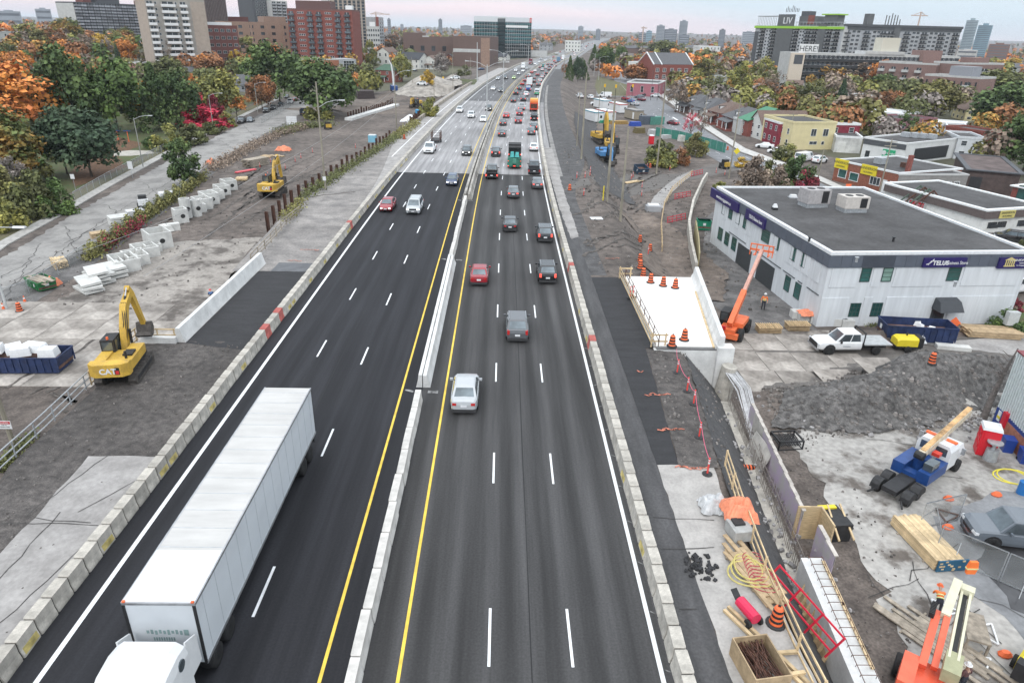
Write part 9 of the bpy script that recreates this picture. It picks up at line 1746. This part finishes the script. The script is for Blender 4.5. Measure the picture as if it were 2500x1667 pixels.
# ---------------------------------------------------------------- people
SKIN=mat('skin',(.42,.26,.19),.6,.05); VEST=paint('vest_orange',(.90,.20,.04),.7); REFL=mat('reflective_band',(.75,.75,.35),.4,.05); NAVYC=mat('dark_trousers',(.03,.032,.045),.9,.1); BLUEC=mat('blue_jacket',(.05,.12,.28),.9,.1)
def person(label,p,rz,top=VEST,pose='stand',hat=WHITEP,s=1.0):
 """one skinned body; joints placed by pose, fingers as short chains"""
 J=dict(pel=(0,0,.95),ches=(0,.02,1.3),neck=(0,.02,1.5),head=(0,.05,1.66),crown=(0,.05,1.74))
 for sx,n in ((-1,'l'),(1,'r')):
  J['hip'+n]=(sx*.1,0,.9); J['kne'+n]=(sx*.12,.03,.5); J['ank'+n]=(sx*.13,-.02,.09); J['toe'+n]=(sx*.15,.15,.04)
  J['sho'+n]=(sx*.2,0,1.43); J['elb'+n]=(sx*.29,.0,1.17); J['wri'+n]=(sx*.30,.14,.96); J['pal'+n]=(sx*.30,.2,.92)
 if pose=='bend':
  for k in ('ches','neck','head','crown','shol','shor'): x,y,z=J[k]; h=z-.95; J[k]=(x,y+h*.85,.95+h*.5)
  for sx,n in ((-1,'l'),(1,'r')): J['elb'+n]=(sx*.24,.55,.95); J['wri'+n]=(sx*.16,.72,.78); J['pal'+n]=(sx*.15,.77,.72)
 if pose=='sit':
  for sx,n in ((-1,'l'),(1,'r')): J['kne'+n]=(sx*.15,.45,.95); J['ank'+n]=(sx*.15,.5,.5); J['toe'+n]=(sx*.15,.65,.45); J['elb'+n]=(sx*.28,.2,1.2); J['wri'+n]=(sx*.2,.42,1.2); J['pal'+n]=(sx*.2,.5,1.2)
 R_=dict(pel=.15,ches=.17,neck=.06,head=.098,crown=.075,hip=.105,kne=.068,ank=.048,toe=.04,sho=.08,elb=.05,wri=.033,pal=.036)
 E=[('pel','ches'),('ches','neck'),('neck','head'),('head','crown')]
 for n in 'lr': E+=[('pel','hip'+n),('hip'+n,'kne'+n),('kne'+n,'ank'+n),('ank'+n,'toe'+n),('ches','sho'+n),('sho'+n,'elb'+n),('elb'+n,'wri'+n),('wri'+n,'pal'+n)]
 for sx,n in ((-1,'l'),(1,'r')):
  for k in range(5):
   x,y,z=J['pal'+n]; J[f'f{k}'+n]=(x+(k-2)*.021,y+.05+(.02 if k in (1,2,3) else 0),z-.03); J[f'g{k}'+n]=(x+(k-2)*.022,y+.07,z-.07); E+=[('pal'+n,f'f{k}'+n),(f'f{k}'+n,f'g{k}'+n)]
 K=list(J); me=bpy.data.meshes.new('body'); me.from_pydata([J[k] for k in K],[(K.index(a),K.index(b)) for a,b in E],[])
 o=bpy.data.objects.new('body',me); COL.objects.link(o); sk=o.modifiers.new('s','SKIN'); sk.use_smooth_shade=True; sd=o.modifiers.new('d','SUBSURF'); sd.levels=1
 for k,v in zip(K,me.skin_vertices[0].data): r=R_.get(k,R_.get(k[:-1],.010)); v.radius=(r,r*(.72 if k in ('pel','ches') else 1)); v.use_root=k=='pel'
 bpy.context.view_layer.update(); m2=bpy.data.meshes.new_from_object(o.evaluated_get(bpy.context.evaluated_depsgraph_get())); bpy.data.objects.remove(o); bpy.data.meshes.remove(me)
 for m in (SKIN,top,NAVYC,RUBBER): m2.materials.append(m)
 V_={k: Vector(v) for k,v in J.items()}
 for f in m2.polygons:
  k=min(V_,key=lambda q: (V_[q]-f.center).length_squared); f.material_index=0 if k[:3] in ('hea','cro','nec','pal','wri') or k[0] in 'fg' and k[1:2].isdigit() else 2 if k[:3] in ('hip','kne','pel') else 3 if k[:3] in ('ank','toe') else 1
 t=thing('person',label,'person',p,rz); t.scale=(s,s,s); put('body',m2,t)
 h=V_['crown']; c=V_['ches']
 if hat: B().mat(hat).lathe([(.0,.13),(.08,.11),(.125,.03),(.13,.0),(.17,-.01),(0,-.02)],10,h+Vector((0,.01,.0))).ob('hard_hat',t)
 f=V_['head']; B().mat(SKIN).box(f.x,f.y+.105,f.z,.03,.05,.04).mat(DARK).box(f.x-.035,f.y+.095,f.z+.03,.02,.02,.012).box(f.x+.035,f.y+.095,f.z+.03,.02,.02,.012).ob('face',t)
 if top is VEST:
  b=B().mat(REFL); d=(c-V_['pel']).normalized()
  for q in (.35,.8): e=V_['pel'].lerp(c,q); b.cyl(e-d*.025,e+d*.025,.185,None,12)
  b.ob('vest_band',t)
 return t
person('person in an orange vest and white hard hat standing beside the raised orange boom',G(1862,756),pi*.9,s=1.05)
person('person in an orange jacket bending over a frame beside the boom lift',G(2283,1500),-.4,pose='bend',hat=ORANGE)
person('person in a white hard hat at the bottom edge beside the boom lift',G(2340,1690),.3,mat('maroon_jacket',(.12,.06,.06),.9))
person('person in blue and red work clothes behind the white bridge parapet',G(520,742),.5,BLUEC,'bend',paint('hat_red',(.6,.04,.05)))
v=PICK.matrix_basis @ Vector((-.42,.25,.12)); person('driver in an orange vest seated in the white flatbed pickup',(v.x,v.y,v.z+.05),PICK.rotation_euler.z,pose='sit',hat=None)
for px,py,lb in ((1560,224,'pedestrian in dark clothes waiting at the crossing'),(1556,220,'pedestrian in a white top behind the one waiting at the crossing')): person(lb,G(px,py),.5,BLUEC if px==1560 else WHITEP,hat=None)
t=thing('safety_vest','orange safety vest with pale bands hung on the mesh fence','vest',G(2352,1436)); b=B().mat(VEST); b.loft([[(-.3*k,-.1,z),(.3*k,-.1,z),(.28*k,.06,z),(-.28*k,.06,z)] for z,k in ((1.1,.8),(1.5,1),(1.9,.7))]); b.ob('cloth',t); B().mat(REFL).bb(-.3,-.12,1.42,.3,.07,1.5).ob('band',t)
kp=[(o.location.x+cos(o.rotation_euler.z)*4-sin(o.rotation_euler.z)*5,o.location.y+sin(o.rotation_euler.z)*4+cos(o.rotation_euler.z)*5,90) for o in bpy.data.objects if o.get('category') in ('house','shop','building','workshop','shed','school','office building','car','pickup truck','van')]
kp+=[(p.x,p.y,170) for p,_ in along(gd((1405,165),(1450,215),(1545,275),(1650,345),(1800,415),(1960,470),(2300,590)),6)]+[(p.x,p.y,260) for p,_ in along(gd((560,300),(690,235),(680,190),(900,185),(1000,180),(1180,160)),6)]
kp+=[(a*.955,b*.955,110) for a,b,r in kp[:] if r==90 and a>0]
far_wood('garden_trees',260,190,460,.22,.62,['oldgreen','brown','olive','rust','yelgreen','grey','orgreen','olive'],6,11,230,.07,kp)
far_wood('garden_trees',240,230,520,-.66,-.17,['oldgreen','yelgreen','rust','olive','orgreen','orange','brown','green'],6,11,230,.07,kp)
# ---------------------------------------------------------------- air between here and the horizon
hm_=bpy.data.materials.new('haze'); hm_.use_nodes=True; hn=hm_.node_tree.nodes; hn.clear(); ho=hn.new('ShaderNodeOutputMaterial'); hv=hn.new('ShaderNodeVolumePrincipled'); hv.inputs['Color'].default_value=(.86,.92,1.0,1); hv.inputs['Density'].default_value=.00009; hm_.node_tree.links.new(hv.outputs[0],ho.inputs['Volume'])
xs_=[v[0] for v in V]; ys_=[v[1] for v in V]
tag(B().mat(hm_).bb(min(gx)-20,min(gy)-20,-7,max(gx)+20,max(gy)+20,150).ob('haze'),kind='stuff')
